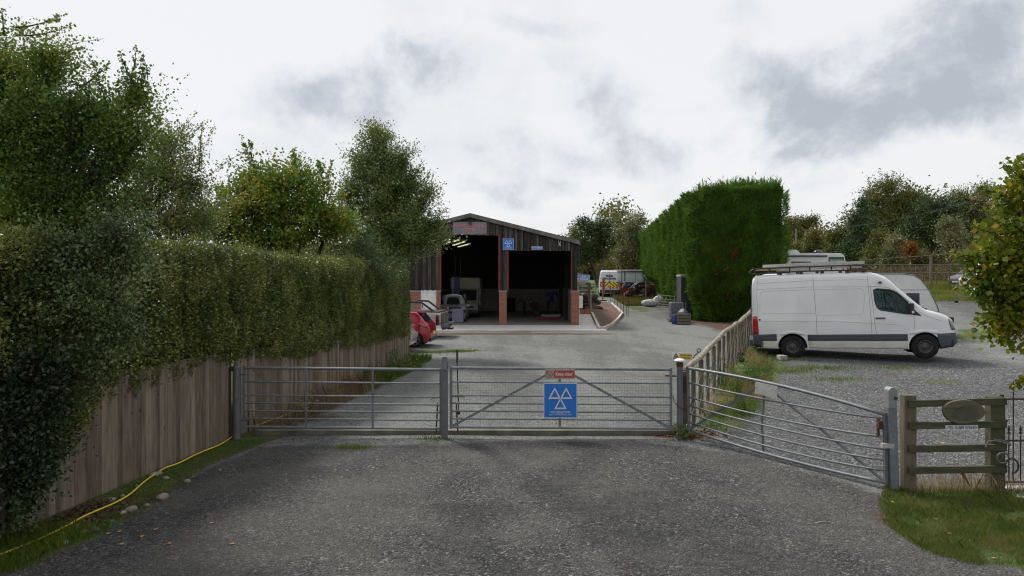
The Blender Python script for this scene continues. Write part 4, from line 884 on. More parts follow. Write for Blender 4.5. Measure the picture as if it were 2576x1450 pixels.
P_pick = dict(L=5.2, w=1.85, r=.37, wx=(1.15, 4.2), rad=.05, top=[(0, 1.20), (1.55, 1.22), (1.62, 1.25), (1.75, 1.62), (1.9, 1.78), (2.9, 1.80), (3.2, 1.7), (3.8, 1.25), (4.8, 1.1), (5.15, .95), (5.2, .7)], bot=[(0, .62), (.5, .5), (4.9, .42), (5.2, .5)],
    plan=[(0, .88), (.1, .91), (4.6, .91), (5.0, .8), (5.2, .62)], sec=[(0, .97), (.8, 1), (1.15, .98), (1.8, .76)],
    win=[([(1.85, 1.28), (3.6, 1.25)], [(1.85, 1.55), (2.0, 1.68), (2.9, 1.70), (3.15, 1.62), (3.6, 1.3)])],
    lamps=[([(.04, .62), (.16, .60), (.22, .62)], [(.04, 1.08), (.2, 1.10), (.22, 1.02)], mat('smoked_lamp', (.07, .008, .02), .2, coat=.6))], alloy=True)
T, s = car('pickup_truck', 'pale gold pickup truck with a black cargo cover and roll bar, next to the barn', (-3.30, 33.2, gz(-3.2, 33) + .02), 174, (.50, .44, .41), P_pick)
mb = MB(); mb.box((.78, 0, 1.235), (1.5, 1.72, .05)); mb.build('cargo_cover', M['black'], T, bevel=.015)
mb = MB(); mb.box((-.03, 0, .93), (.07, 1.5, .5)); mb.build('tailgate', mat('dark_tailgate', (.09, .085, .075), .4, .3, col2=(.2, .19, .17), scale=5), T, bevel=.02)
mb = MB(); mb.box((-.16, 0, .58), (.3, 1.8, .18)); mb.box((-.1, 0, .44), (.2, 1.3, .14)); mb.build('rear_bumper', M['galv_dark'], T, bevel=.03); MB().box((-.32, 0, .58), (.015, .5, .11)).build('number_plate', M['rust'], T)
mb = MB(); mb.box((-.3, 0, .38), (.3, .1, .08)); mb.tube([(-.42, 0, .38), (-.44, 0, .46)], .03, 8); mb.build('tow_ball', M['black'], T)
for y in (-.75, .75): MB().tube([(.35, y, 1.25), (.95, y, 1.68), (1.5, y, 1.72), (1.6, y, 1.6)], .05, 8).build('roll_bar', M['black'], T)
# white hatchback with its bonnet up, inside the barn, nose to the door
P_wh = dict(P_red); P_wh['lamps'] = [([(3.45, .62), (3.62, .60), (3.80, .58)], [(3.45, .80), (3.62, .76), (3.80, .68)], M['dglass'])]
T, s = car('white_hatchback', 'white hatchback with its bonnet raised inside the tall bay', (at(1139, 811, 43.2).x, 46.6, BG), -90, (.55, .57, .58), P_wh)
mb = MB(); V = []; 
for i, u in enumerate(np.linspace(0, 1, 7)):
    for q in np.linspace(-1, 1, 9): V.append((2.75 + .45 * u, q * (.66 - .12 * u ** 3), 1.03 + .72 * u - .10 * q * q * u))
mb.add(V, [(i * 9 + j, i * 9 + j + 1, (i + 1) * 9 + j + 1, (i + 1) * 9 + j) for i in range(6) for j in range(8)]); bo = mb.build('bonnet', bpy.data.materials['white_hatchback_paint'], T, smooth=True); so = bo.modifiers.new('s', 'SOLIDIFY'); so.thickness = .03
mb = MB(); mb.prism([(-.42, .1), (.42, .1), (.36, .5), (.2, .6), (-.2, .6), (-.36, .5)], (2.84 + .02, 0, 1.04), (0, 1, 0), (.53, 0, .85), (.85, 0, -.53), .03); mb.build('bonnet_liner', M['dark'], bo)
MB().box((3.2, 0, .86), (.8, 1.1, .14)).build('engine_bay', M['dark'], T); MB().box((3.86, 0, .62), (.05, .8, .12)).build('grille', M['dark'], T)
# ---------------- vans seen from the tail / nose (simple shells)
P_tv_top = [(0, .75), (.04, 1.2), (.14, 2.1), (.24, 2.55), (.42, 2.68), (1.2, 2.72), (4.0, 2.66), (4.4, 2.45), (5.2, 1.5), (5.8, 1.3), (5.95, 1.0), (5.98, .7)]
tv = thing('tyre_service_van', 'white tall van with red and yellow chevrons on its tail, parked far up the drive', 'van', (at(1531, 746, 70.2).x, 69.6, gz(9.95, 70)), R(84))
s = Shell(P_tv_top, [(0, .42), (.3, .36), (5.8, .3), (5.98, .4)], [(0, .96), (.2, 1.0), (5.2, .97), (5.98, .7)], [(0, .96), (.6, 1.0), (1.3, 1.0), (2.7, .84)], .16)
s.body('body', mat('service_van_white', (.62, .63, .65), .35, col2=(.55, .56, .58), coat=.3), tv, nx=60, nz=18, cuts=[cyl_cutter(1.2, .36, .42), cyl_cutter(4.85, .36, .42)])
for x in (1.2, 4.85):
    for q in (-1, 1): wheel(tv, x, q * .88, .35, q, .24, .55)
# chevrons: bands laid on the tail plane
def tail_x(z): return float(np.interp(z, [.75, 1.2, 2.1, 2.55, 2.68], [0, .04, .14, .24, .42]))
def tail_quad(mb, a, b, c, d, off):
    mb.add([(tail_x(z) - off, -y, z) for y, z in (a, b, c, d)] + [(tail_x(z) - off + .006, -y, z) for y, z in (a, b, c, d)], [(0, 1, 2, 3), (7, 6, 5, 4), (0, 4, 5, 1), (1, 5, 6, 2), (2, 6, 7, 3), (3, 7, 4, 0)])
def clip_band(side, u0, u1, z0, z1, ymax):
    """polygon of a 45 degree band on one tail door"""
    step = 12; pts_lo = []; Z = np.linspace(z0, z1, step)
    L_, R_ = [], []
    for z in Z:
        a = np.clip(u0 - (z - z0) * 1.0, 0, ymax); b = np.clip(u1 - (z - z0) * 1.0, 0, ymax)
        L_.append((side * a, z)); R_.append((side * b, z))
    return L_, R_
yel = mat('fluorescent_yellow_film', (.62, .72, .02), .5, col2=(.55, .66, .02)); rdf = mat('red_film', (.42, .02, .02), .4, col2=(.36, .02, .02))
mb = MB()
for sd_ in (-1, 1):
    tail_quad(mb, (sd_ * .03, 1.0), (sd_ * .84, 1.0), (sd_ * .84, 1.52), (sd_ * .03, 1.52), .012)
mb.build('chevron_backing', rdf, tv); mb = MB()
for sd_ in (-1, 1):
    for u in np.arange(-.3, 2.2, .36):
        L_, R_ = clip_band(sd_, u + (.18), u + .36, 1.0, 1.52, .84)
        for i in range(len(L_) - 1):
            if abs(R_[i][0] - L_[i][0]) + abs(R_[i + 1][0] - L_[i + 1][0]) > .01: tail_quad(mb, L_[i], R_[i], R_[i + 1], L_[i + 1], .022)
mb.build('chevron_stripes', yel, tv); mb = MB(); tail_quad(mb, (-.03, .84), (.84, .84), (.84, .99), (-.03, .99), .015); mb.build('chevron_backing', rdf, tv); mb = MB()
for u in (0.05, .4): tail_quad(mb, (u, .985), (u + .17, .985), (u + .34, .845), (u + .17, .845), .025)
mb.build('chevron_stripes', yel, tv)
MB().box((-.05, 0, .55), (.2, 1.9, .34)).build('rear_bumper', M['black'], tv, bevel=.04); MB().box((-.01, .45, .90), (.06, .56, .13)).build('number_plate', M['cream'], tv); MB().box((-.06, 0, .44), (.1, 1.3, .1)).build('tow_bar', M['redsteel'], tv)
M['ink'] = mat('dark_lettering', (.05, .05, .055), .5)
text('lettering', 'Mobile', .30, M['ink'], tv, (tail_x(2.08) - .04, 0.02, 2.13), ax=(0, -1, 0), ay=(.1, 0, 1), width=.74, bold=.012, shear=.15); text('lettering', 'Tyre Service', .30, M['ink'], tv, (tail_x(1.87) - .04, 0.02, 1.86), ax=(0, -1, 0), ay=(.1, 0, 1), width=1.32, bold=.012, shear=.15)
for y in (-.88, .88): MB().box((.06, y, 1.28), (.1, .13, .5)).build('tail_light', tl, tv, bevel=.02)
mb = MB(); mb.box((.05, 0, 1.7), (.02, .015, 1.7)); mb.box((.03, 0, 1.58), (.03, .1, .09)); mb.build('door_gap', M['dark'], tv)
for q in (-1, 1): MB().box((4.35, q * 1.13, 1.5), (.1, .24, .38)).build('wing_mirror', M['black'], tv, bevel=.03)
# camper in the barn, nose to the door
cp = thing('camper_van', 'cream coachbuilt camper van parked nose out inside the tall bay', 'camper van', (at(1172, 797, 48.5).x, 48.2, BG))
cm = mat('camper_cream', (.34, .32, .27), .5, col2=(.28, .265, .22)); 
MB().box((0, 2.0, 1.75), (2.15, 4.0, 1.9)).build('living_body', cm, cp, bevel=.08); MB().box((0, -.05, 2.35), (2.1, 1.1, .85)).build('overcab', cm, cp, bevel=.12)
mb = MB(); mb.prism([(0, .35), (-1.1, .38), (-1.15, .95), (-.75, 1.15), (-.2, 1.9), (0, 1.9)], (-.92, 0, 0), (0, 1, 0), (0, 0, 1), (1, 0, 0), 1.84); mb.build('cab', cm, cp, bevel=.05)
mb = MB(); mb.prism([(-.74, 1.2), (-.26, 1.84), (-.3, 1.87), (-.8, 1.22)], (-.8, 0, 0), (0, 1, 0), (0, 0, 1), (1, 0, 0), 1.6); mb.build('windscreen', M['dglass'], cp); mb = MB(); mb.box((0, -1.17, .78), (1.2, .05, .16)); mb.box((0, -1.18, .45), (1.8, .1, .22)); mb.build('grille_and_bumper', M['black'], cp)
for q in (-1, 1): MB().box((q * .66, -1.16, .82), (.34, .06, .2)).build('headlight', M['galv'], cp, bevel=.02); wheel(cp, q * .82, -.4, .33, q, .2, .6).rotation_euler = (0, 0, R(90)); MB().box((q * 1.12, -.45, 1.45), (.16, .1, .3)).build('wing_mirror', M['black'], cp, bevel=.02)
MB().box((0, -.62, 2.72), (.5, .02, .08)).build('marker_light', M['yellow'], cp)
# touring caravan behind the van
def rounded_profile(L_, Hh, z0, rf, rb, n=10, slope=.35):
    pts = [(0, z0), (0, Hh - rb)]; pts += [(rb - rb * math.cos(t), Hh - rb + rb * math.sin(t)) for t in np.linspace(0, math.pi / 2, n)]
    pts += [(L_ - 1.4, Hh), (L_ - .95, Hh - .05), (L_ - .68, Hh - .22), (L_ - .36, Hh - .63), (L_ - .18, Hh - .98), (L_ - .02, Hh - 1.35), (L_, .9)] if rf > 1 else [(L_ - slope - rf + rf * math.sin(t), Hh - rf + rf * math.cos(t)) for t in np.linspace(0, math.pi / 2.6, n)]; pts += [(L_ - .05, z0 + .5), (L_ - .12, z0)]; return pts
M['cara'] = mat('caravan_white', (.60, .61, .60), .4, col2=(.52, .53, .52), scale=1.5, coat=.2)
def caravan(label, loc, rz, L_=6.0, Hh=2.5, w=2.2, name='touring_caravan', slope=.5, window=True, letter=None, rf=.7):
    T = thing(name, label, 'caravan', loc, R(rz)); pts = rounded_profile(L_, Hh, .42, rf, .5, slope=slope)
    MB().prism(pts, (0, -w / 2, 0), (1, 0, 0), (0, 0, 1), (0, 1, 0), w).build('body', M['cara'], T, bevel=.04)
    for q in (-1, 1):
        mb = MB(); P = [Vector((a, q * (w / 2 + .005), b)) for a, b in pts]; mb.tube(P, .022, 6); mb.tube([(0.05, q * (w / 2 + .004), 1.75), (L_ - .25, q * (w / 2 + .004), 1.75)], .01, 5); mb.tube([(L_ * .62, q * (w / 2 + .004), .5), (L_ * .62, q * (w / 2 + .004), Hh)], .008, 5); mb.build('trim', M['galv'], T)
        for a, b in ((.5, 1.5), (2.4, 3.4), (L_ - 1.25, L_ - .75)):
            MB().box(((a + b) / 2, q * (w / 2 + .012), 1.35), (b - a, .03, .55)).build('side_window', M['dglass'], T, bevel=.01)
        wheel(T, L_ * .45, q * (w / 2 - .12), .32, q, .18, .6)
        if letter: text('lettering', letter, .2, M['galv_dark'], T, (L_ - 2.25, -w / 2 - .01, .98), bold=.003, width=1.15) if q < 0 else None
    if window:
        MB().box((L_ - .25, 0, 1.45), (.05, w * .8, .6), Matrix.Rotation(-.35, 3, 'Y')).build('front_window', M['dglass'], T, bevel=.02)
    MB().bar((L_ - .3, -.5, .45), (L_ + 1.1, 0, .45), .07).build('drawbar', M['galv'], T); MB().bar((L_ - .3, .5, .45), (L_ + 1.1, 0, .45), .07).build('drawbar', M['galv'], T)
    jw = MB().tube([(L_ + .9, 0, .45), (L_ + .9, 0, .12)], .03, 8).build('jockey_wheel', M['galv'], T); MB().lathe([(.001, -.03), (.11, -.03), (.11, .03), (.001, .03)], (L_ + .9, 0, .11), 'y', 16).build('tyre', M['tyre'], jw)
    MB().box((L_ * .5, 0, .42), (L_ * .9, w * .8, .1)).build('chassis', M['dark'], T); return T
cv = at(2326, 800, 27)
caravan('white touring caravan with a curved nose standing right behind the white van', (cv.x - 6.2, 27.2, gz(15, 27.5) - .02), 0, 6.2, 2.36, letter='PASTICHE', slope=.9, rf=1.5)
c2 = at(2433, 715, 50)
caravan('white caravan with a slanting window front near the dark car, behind the leafy branches', (c2.x + 6.4, 50.6, gz(36, 50)), 180, 6.0, 2.45, slope=1.1, rf=.35)
c3 = at(2520, 760, 38)
caravan('white caravan on the far right of the lot, mostly hidden behind the tree', (c3.x + 5.6, 39.5, gz(32, 39)), 165, 5.4, 2.4)
# motorhome
mh = thing('motorhome', 'long white motorhome with a roof air unit standing behind the van and caravan', 'motorhome', (at(1950, 700, 44).x - 1.6, 44.5, gz(19, 44)))
x1m = at(2137, 700, 44).x - mh.location.x; hz_ = at(0, 638, 44.5).z - mh.location.z
mm_ = mat('motorhome_white', (.60, .62, .61), .4, col2=(.50, .53, .52), scale=1.5, coat=.2)
MB().prism([(0, .5), (0, hz_), (x1m - .25, hz_), (x1m - .08, hz_ - .12), (x1m, hz_ - .5), (x1m + .15, 1.5), (x1m + .25, 1.2), (x1m + .25, .5)], (0, 0, 0), (1, 0, 0), (0, 0, 1), (0, 1, 0), 2.3).build('body', mm_, mh, bevel=.05)
MB().tube([(.3, -.06, hz_ - .16), (x1m - 1.25, -.06, hz_ - .16)], .07, 8).build('awning', M['galv_dark'], mh); 
w1 = MB().box((x1m - .62, -.015, hz_ - .52), (1.0, .03, .58)).build('cab_side_window', M['dglass'], mh, bevel=.02); MB().box((x1m - .62, -.036, hz_ - .60), (.9, .012, .4)).build('curtain', mat('green_curtain', (.22, .42, .36), .8, col2=(.12, .25, .22), scale=14, stretch=(1, 1, .1)), w1)
MB().box((x1m - 2.9, -.015, hz_ - .78), (1.3, .03, .5)).build('side_window', M['dglass'], mh, bevel=.02); MB().box((x1m + .02, 1.15, hz_ - .45), (.1, 1.9, .6)).build('windscreen', M['dglass'], mh)
mb = MB(); mb.box((.9, .9, hz_ + .04), (.9, .8, .08)); mb.build('roof_hatch', M['cara'], mh, bevel=.03)
mb = MB(); mb.prism([(0, 0), (.15, .26), (.9, .26), (1.12, .08), (1.12, 0)], (x1m - 3.85, .6, hz_), (1, 0, 0), (0, 0, 1), (0, 1, 0), .8); mb.build('air_conditioner', M['cara'], mh, bevel=.04)
MB().lathe([(.001, .26), (.2, .22), (.3, .1), (.3, 0)], (x1m - 1.35, 1, hz_ + .02), 'z', 20).build('satellite_dome', M['dglass'], mh, smooth=True); MB().bar((x1m - .9, .1, hz_ + .03), (x1m - 2.8, .1, hz_ + .03), .03).build('roof_rail', M['galv'], mh)
mb = MB(); mb.box((x1m + .15, -.15, hz_ - .75), (.08, .25, .12)); mb.build('wing_mirror', M['galv_dark'], mh)
for x in (1.3, x1m - 1.1): 
    for y in (.1, 2.2): wheel(mh, x, y, .36, -1 if y < 1 else 1, .2, .55)
# second white roof just over the caravan
# dark car far right
P_dk = dict(P_sil); P_dk['lamps'] = [([(4.0, .62), (4.28, .58)], [(4.0, .80), (4.28, .68)], tlw)]
q = at(2408, 724, 55)
T, s = car('dark_car', 'dark blue car parked on the far grass beside the slant fronted caravan', (q.x + 3.6, 56.5, gz(37, 56)), 205, (.02, .025, .05), P_dk); MB().box((4.36, 0, .62), (.05, .8, .14)).build('grille', M['galv'], T); MB().box((4.40, 0, .45), (.03, .5, .11)).build('number_plate', M['signw'], T)
# ================================================================== GATES AND FENCES AT THE ROAD
GD = 12.3; kg = GD / F
def gx(px): return (px - CX) * kg
def gzz(py): return H - (py - HY) * kg
BARS = [925.5, 960.5, 994.5, 1014, 1033.5, 1053, 1074]
def field_gate(name, label, x0, x1, y, drop=0.0, braces=None, uprights=()):
    T = thing(name, label, 'gate', ((x0 + x1) / 2, y, 0), group='galvanised gates across the drive'); hl = (x1 - x0) / 2
    zz = [gzz(b) for b in BARS]; rad = [.026] + [.0155] * 5 + [.024]
    for z, r in zip(zz, rad):
        MB().tube([(-hl + .01, 0, z), (hl - .01, 0, z - drop)], r, 10).build('rail', M['galv'], T, smooth='angle')
    for s, dz in ((-1, 0), (1, -drop)):
        MB().box((s * hl, 0, (zz[0] + zz[-1]) / 2 + dz), (.045, .045, zz[0] - zz[-1] + .06)).build('stile', M['galv'], T, bevel=.004)
    for u in uprights:
        x = -hl + u * 2 * hl; MB().box((x, -.022, (zz[0] + zz[-1]) / 2 - drop * u), (.035, .012, zz[0] - zz[-1])).build('upright', M['galv'], T)
    return T, zz, hl
T, zz, hl = field_gate('metal_gate', 'left galvanised seven bar gate with two uprights and chicken wire at its left end', gx(614), gx(1109), GD, .035, uprights=(.317, .655))
mb = MB()                                        # chicken wire
for i in range(16):
    for s in (-1, 1): a = -hl + .03 + i * .055; mb.tube([(a, .01, zz[0]), (a + s * .02, .01, zz[3])], .0016, 3, False)
for j in range(12): z = zz[0] - j * .055; mb.tube([(-hl, .01, z), (-hl + .88, .01, z)], .0014, 3, False)
mb.build('chicken_wire', M['galv_dark'], T)
for z in (zz[0] - .12, zz[-1] + .12):
    MB().tube([(-hl - .13, 0, z), (-hl + .1, -.03, z)], .012, 6).build('hinge', M['galv_dark'], T)
MB().tube([(hl - .18, .02, zz[3] + .05), (hl - .13, .02, .62 + .1), (hl + .05, .02, .74)], .01, 6).build('latch', M['galv_dark'], T)
for x, a, b in ((-hl + .07, zz[4], zz[-1] - .12), (hl - .06, zz[3], zz[-1] - .12)): MB().tube([(x, .03, a), (x - .03 * (x > 0), .03, b)], .014, 7).build('drop_bolt', M['rust'], T)
T, zz, hl = field_gate('metal_gate', 'middle galvanised gate with an inverted V brace and the blue sign on it', gx(1135), gx(1687), GD - .02, .03)
def brace(a, b, nm='brace'): MB().bar(a, b, .045, .008, up=(0, 1, 0)).build(nm, M['galv_dark'], T)
ap = gx(1408) - (gx(1135) + gx(1687)) / 2
for a in ((-hl + .03, -.0, zz[-1] + .02), (hl - .03, 0, zz[-1] - .01)):
    MB().bar(a, (ap + (.12 if a[0] > 0 else -.12), -.0, zz[0] - .06), .012, .045).build('brace', M['galv'], T)
MB().box((ap, .0, zz[0] - .045), (.28, .012, .06)).build('brace_plate', M['galv'], T); MB().box((ap, .0, (zz[0] + zz[-1]) / 2), (.045, .01, zz[0] - zz[-1])).build('upright', M['galv'], T)
mb = MB()                                        # welded mesh on the lower rails
for i in range(79):
    x = -hl + .03 + i * (2 * hl - .06) / 78; top_ = zz[1] + .1 if .12 < (x + hl) / (2 * hl) < .9 else zz[1]
    mb.box((x, .022, (top_ + zz[-1]) / 2), (.0022, .0022, top_ - zz[-1]))
for j in range(19): z = zz[-1] + j * .05; mb.box((0, .022, z), (2 * hl - .06, .0022, .0022))
mb.build('welded_mesh', M['galv_dark'], T); MB().tube([(-hl + .09, .03, zz[3]), (-hl + .12, .03, zz[-1] - .12)], .014, 7).build('drop_bolt', M['rust'], T)
MB().tube([(hl - .1, 0, zz[0] - .14), (hl + .13, 0, zz[0] - .15)], .014, 7).build('hinge', M['rust'], T)
# long black drop rod
p = at(1150, 880, GD + .04); q = at(1154, 1038, GD + .04); T = thing('drop_rod', 'tall thin black drop rod standing up behind the left end of the middle gate', 'rod', (p.x, p.y, 0))
MB().tube([(0, 0, p.z - .22), (q.x - p.x, 0, q.z)], .011, 7).build('rod', M['iron'], T); MB().tube([(0, 0, p.z), (0, 0, p.z - .24)], .018, 8).build('grip', M['black'], T); MB().tube([(-.14, 0, .74), (.14, 0, .73)], .011, 6).build('guide', M['galv_dark'], T); MB().box((q.x - p.x, 0, q.z - .01), (.05, .04, .05)).build('foot', M['rust'], T)
# posts
def round_post(name, label, px, d, ytop, ybot, r, m, lean=0):
    p = at(px, ybot, d); z1 = at(px, ytop, d).z; g = gz(p.x, d); T = thing(name, label, 'gate post', (p.x, d, g)); MB().tube([(0, 0, -.1), (lean, 0, z1 - g)], r, 20).build('post', m, T, smooth='angle'); return T, z1 - g
T, h = round_post('gate_post', 'round grey steel gate post against the end of the board fence', 595, 12.25, 921, 1094, .068, M['galv_dark'])
MB().lathe([(.001, h + .01), (.06, h + .008), (.07, h - .01)], (0, 0, 0), 'z', 20).build('cap', M['galv'], T)
T = thing('square_gate_post', 'square steel centre post with a rounded grey cap between the two closed gates', 'gate post', (gx(1120), GD - .1, 0))
MB().box((0, 0, .6), (.11, .11, 1.26)).build('post', M['galv_dark'], T, bevel=.006)
def cap(T, z, w, hh, m=M['cream'], dpt=.12):
    pts = [(-w / 2, 0)] + [(w / 2 * -math.cos(t), hh - w / 2 + w / 2 * math.sin(t)) for t in np.linspace(0, math.pi, 14)] + [(w / 2, 0)]
    return MB().prism(pts, (0, -dpt / 2, z), (1, 0, 0), (0, 0, 1), (0, 1, 0), dpt).build('cap', m, T, bevel=.006)
c_ = cap(T, 1.235, .095, .25, M['galv'], .12); MB().box((.045, -.03, 1.32), (.02, .05, .12)).build('gate_light', M['black'], c_)
T, h = round_post('gate_post', 'round steel gate post with a white dome cap beside the yellow security sign', 1710, 12.25, 914, 1094, .056, M['galv_dark'])
MB().lathe([(.001, h + .085), (.06, h + .08), (.095, h + .055), (.10, h + .04), (.085, h + .025), (.03, h + .02), (.03, h - .01)], (0, 0, 0), 'z', 24).build('dome_cap', M['white'], T, smooth=True); MB().lathe([(.045, h + .02), (.062, h + .01), (.062, h - .06), (.045, h - .07)], (0, 0, 0), 'z', 20).build('clamp', M['rust'], T)
T = thing('wooden_gate_post', 'short dark wooden post right behind the round steel post with the white dome', 'post', (gx(1727), GD + .12, 0)); MB().box((0, 0, .58), (.11, .11, 1.2)).build('post', M['wood_grey'], T, bevel=.008); MB().box((-.01, -.07, .95), (.09, .02, .30)).build('hinge_plate', M['rust'], T)
pc = at(2240, 1234, 9.3); T = thing('square_gate_post', 'square steel post with a rounded aluminium cap at the right gate, beside the wooden fence', 'gate post', (pc.x, 9.3, gz(pc.x, 9.3)))
MB().bar((.04, 0, -.05), (0, 0, 1.14), .115).build('post', M['galv'], T, bevel=.006); c_ = cap(T, 1.13, .115, .285, mat('grey_cast_cap', (.26, .27, .28), .5, .3, col2=(.2, .21, .22), scale=12), .13); c_.location = (0, 0, 0); MB().lathe([(.001, -.01), (.022, -.01), (.022, .01)], (.035, -.07, 1.27), 'y', 12).build('lock', M['black'], c_)
MB().box((-.06, -.03, .62), (.16, .06, .06)).build('hinge_bracket', M['alu'], T)
# beam below the gates
T = thing('ground_beam', 'long flat concrete beam lying under the two closed gates', 'beam', (gx(1165), GD + .25, .03)); MB().box((0, 0, 0), (gx(1690) - gx(622), .12, .12)).build('beam', mat('stained_concrete', (.20, .185, .15), .9, 0, col2=(.10, .095, .075), scale=3, bump=.004, bscale=20), T, bevel=.01)
# signs on the middle gate
mot_sign('testing_station_sign', 'large square blue sign with three white triangles hung on the middle gate', gx(1367), gx(1451), gzz(1050), gzz(962), GD - .075)
T = thing('keep_clear_sign', 'small red and grey keep clear sign at the top of the middle gate', 'sign', (gx(1408), GD - .07, gzz(940)))
w, h = 75 * kg, 24.5 * kg; MB().box((0, 0, 0), (w, .008, h)).build('plate', mat('dirty_sign_white', (.36, .36, .31), .6, col2=(.27, .28, .22), scale=12), T); MB().box((w * .135, -.006, 0), (w * .69, .004, h * .74)).build('red_panel', mat('faded_red', (.42, .05, .04), .5, col2=(.36, .06, .05), scale=9), T)
text('lettering', 'Keep clear', .09, M['signw'], T, (w * .13, -.009, 0), width=w * .56, bold=.001); mb = MB(); R_ = h * .33; mb.tube([Vector((-w * .36 + R_ * math.cos(t), -.008, R_ * math.sin(t))) for t in np.linspace(0, 2 * math.pi, 25)], .006, 5); mb.bar((-w * .36 - R_ * .7, -.008, R_ * .7), (-w * .36 + R_ * .7, -.008, -R_ * .7), .009); mb.build('prohibition_ring', bpy.data.materials['faded_red'], T)
# security sign
pq = at(1717, 896.5, GD + .2); T = thing('security_sign', 'white and yellow security warning sign above the post with the white dome', 'sign', pq); w, h = 50.5 * F and 50.5 * (GD + .2) / F, 18 * (GD + .2) / F
RT = Matrix.Rotation(R(2.5), 3, 'Y'); T.rotation_euler = (0, R(2.5), 0)
MB().box((0, 0, 0), (w, .006, h)).build('plate', M['signw'], T); MB().box((w * .155, -.005, 0), (w * .62, .004, h * .78)).build('yellow_panel', mat('sign_yellow', (.62, .42, .06), .5), T)
mb = MB(); tri_frame(mb, -w * .33, -h * .36, h * .86, h * .1, (0, -.005, 0), (1, 0, 0), (0, 0, 1), (0, -1, 0), .003); mb.build('triangle_border', M['black'], T); mb = MB(); mb.prism([(-w * .33 - h * .3, -h * .3), (-w * .33 + h * .3, -h * .3), (-w * .33, h * .28)], (0, -.0035, 0), (1, 0, 0), (0, 0, 1), (0, -1, 0), .002); mb.build('triangle_face', bpy.data.materials['sign_yellow'], T)
mb = MB(); mb.bar((-w * .36, -.008, 0.0), (-w * .29, -.008, -h * .12), .014); mb.bar((-w * .37, -.008, -.018), (-w * .35, -.008, -h * .2), .006); mb.build('camera_symbol', M['black'], T)
text('lettering', 'Security system', .042, M['black'], T, (w * .155, -.009, h * .17), width=w * .54); text('lettering', 'in operation', .042, M['black'], T, (w * .155, -.009, -h * .19), width=w * .42); MB().box((-.03, .02, -h * .75), (.03, .02, h * 1.6)).build('bracket', M['galv_dark'], T)
# rusty chain from the middle gate to the post
T = thing('chain', 'rusty chain looped between the middle gate and the round post', 'chain', (gx(1690), GD - .08, gzz(995)))
pts = [Vector((0, 0, 0)), Vector((.03, -.02, -.11)), Vector((.10, -.02, -.19)), Vector((.2, -.03, -.235)), Vector((.3, 0, -.2)), Vector((.37, .05, -.1))]; cum = [0]
for a, b in zip(pts[:-1], pts[1:]): cum.append(cum[-1] + (b - a).length)
for i in range(15):
    s_ = cum[-1] * i / 14; k = min(len(pts) - 2, int(np.searchsorted(cum, s_, 'right')) - 1); a, b = pts[k], pts[k + 1]; u = (s_ - cum[k]) / (b - a).length; c = a + (b - a) * u; dr = (b - a).normalized(); sd2 = Vector((0, 1, 0)) if i % 2 else dr.cross(Vector((0, 1, 0))).normalized()
    MB().tube([c + dr * .022 * math.cos(t) + sd2 * .012 * math.sin(t) for t in np.linspace(0, 2 * math.pi, 11)], .005, 5).build('chain_link', M['rust'], T)
# ---- right-hand gate, standing ajar, bent bars
def zg(a, b): return ((2500 + a / 2.231) * .67083, (1250 + b / 2.231) * .67083)
Lp, Rp = at(zg(172, 0)[0], 1000, 12.15), at(zg(1822, 0)[0], 1000, 9.32)
T = thing('metal_gate', 'right galvanised gate with slightly bent bars, closing the gravel lot at an angle', 'gate', (0, 0, 0), group='galvanised gates across the drive')
T.location = ((Lp.x + Rp.x) / 2, (Lp.y + Rp.y) / 2, 0); off = Vector(T.location)
def gd(px):     # depth on the vertical gate plane for a pixel column
    u = (px - CX) / F; dx, dy = Rp.x - Lp.x, Rp.y - Lp.y; return (Lp.x * dy - Lp.y * dx) / (u * dy - dx)
def gpt(zx, zy, o=0): px, py = zg(zx, zy); v = at(px, py, gd(px)); return v - off - Vector((0, o, 0))
def quad(zx, a, b, c): 
    x0, x1, x2 = 172, 810, 1822; return a * (zx - x1) * (zx - x2) / ((x0 - x1) * (x0 - x2)) + b * (zx - x0) * (zx - x2) / ((x1 - x0) * (x1 - x2)) + c * (zx - x0) * (zx - x1) / ((x2 - x0) * (x2 - x1))
RB = [(291, 408, 680), (412, 552, 716), (531, 694, 868), (600, 770, 972), (668, 856, 1062), (738, 938, 1150), (805, 1003, 1248)]
for i, (a, b, c) in enumerate(RB):
    MB().tube([gpt(z, quad(z, a, b, c)) for z in np.linspace(172, 1822, 12)], .026 if i == 0 else .024 if i == 6 else .0155, 10).build('rail', M['galv'], T, smooth=True)
MB().bar(gpt(176, 280), gpt(188, 815), .045).build('stile', M['galv_dark'], T); MB().bar(gpt(1826, 665), gpt(1835, 1268), .045).build('stile', M['galv_dark'], T)
MB().bar(gpt(205, 800, -.02), gpt(790, 440, -.02), .012, .045).build('brace', M['galv_dark'], T); MB().tube([gpt(840, 425, -.02), gpt(930, 520, -.02), gpt(1150, 695, -.02), gpt(1260, 775, -.02), gpt(1815, 1232, -.02)], .02, 6).build('brace', M['galv_dark'], T)
MB().tube([gpt(822, 430, -.02), gpt(818, 560, -.02), gpt(802, 750, -.02), gpt(814, 1000, -.02)], .018, 6).build('upright', M['galv_dark'], T)
mb = MB(); mb.bar(gpt(1762, 715, .02), gpt(1762, 862, .02), .03); mb.bar(gpt(1760, 790, .02), gpt(1815, 795, .02), .025); mb.box(gpt(1775, 760, .03), (.06, .05, .10)); mb.build('latch', M['rust'], T)
mb = MB()
for u in np.linspace(380, 1800, 46):
    mb.tube([gpt(u, quad(u, *RB[3]), -.03), gpt(u, quad(u, *RB[6]), -.03)], .0011, 3, False)
for j in np.linspace(0, 1, 9): mb.tube([gpt(u, quad(u, *RB[3]) * (1 - j) + quad(u, *RB[6]) * j, -.03) for u in (380, 850, 1300, 1800)], .0011, 3, False)
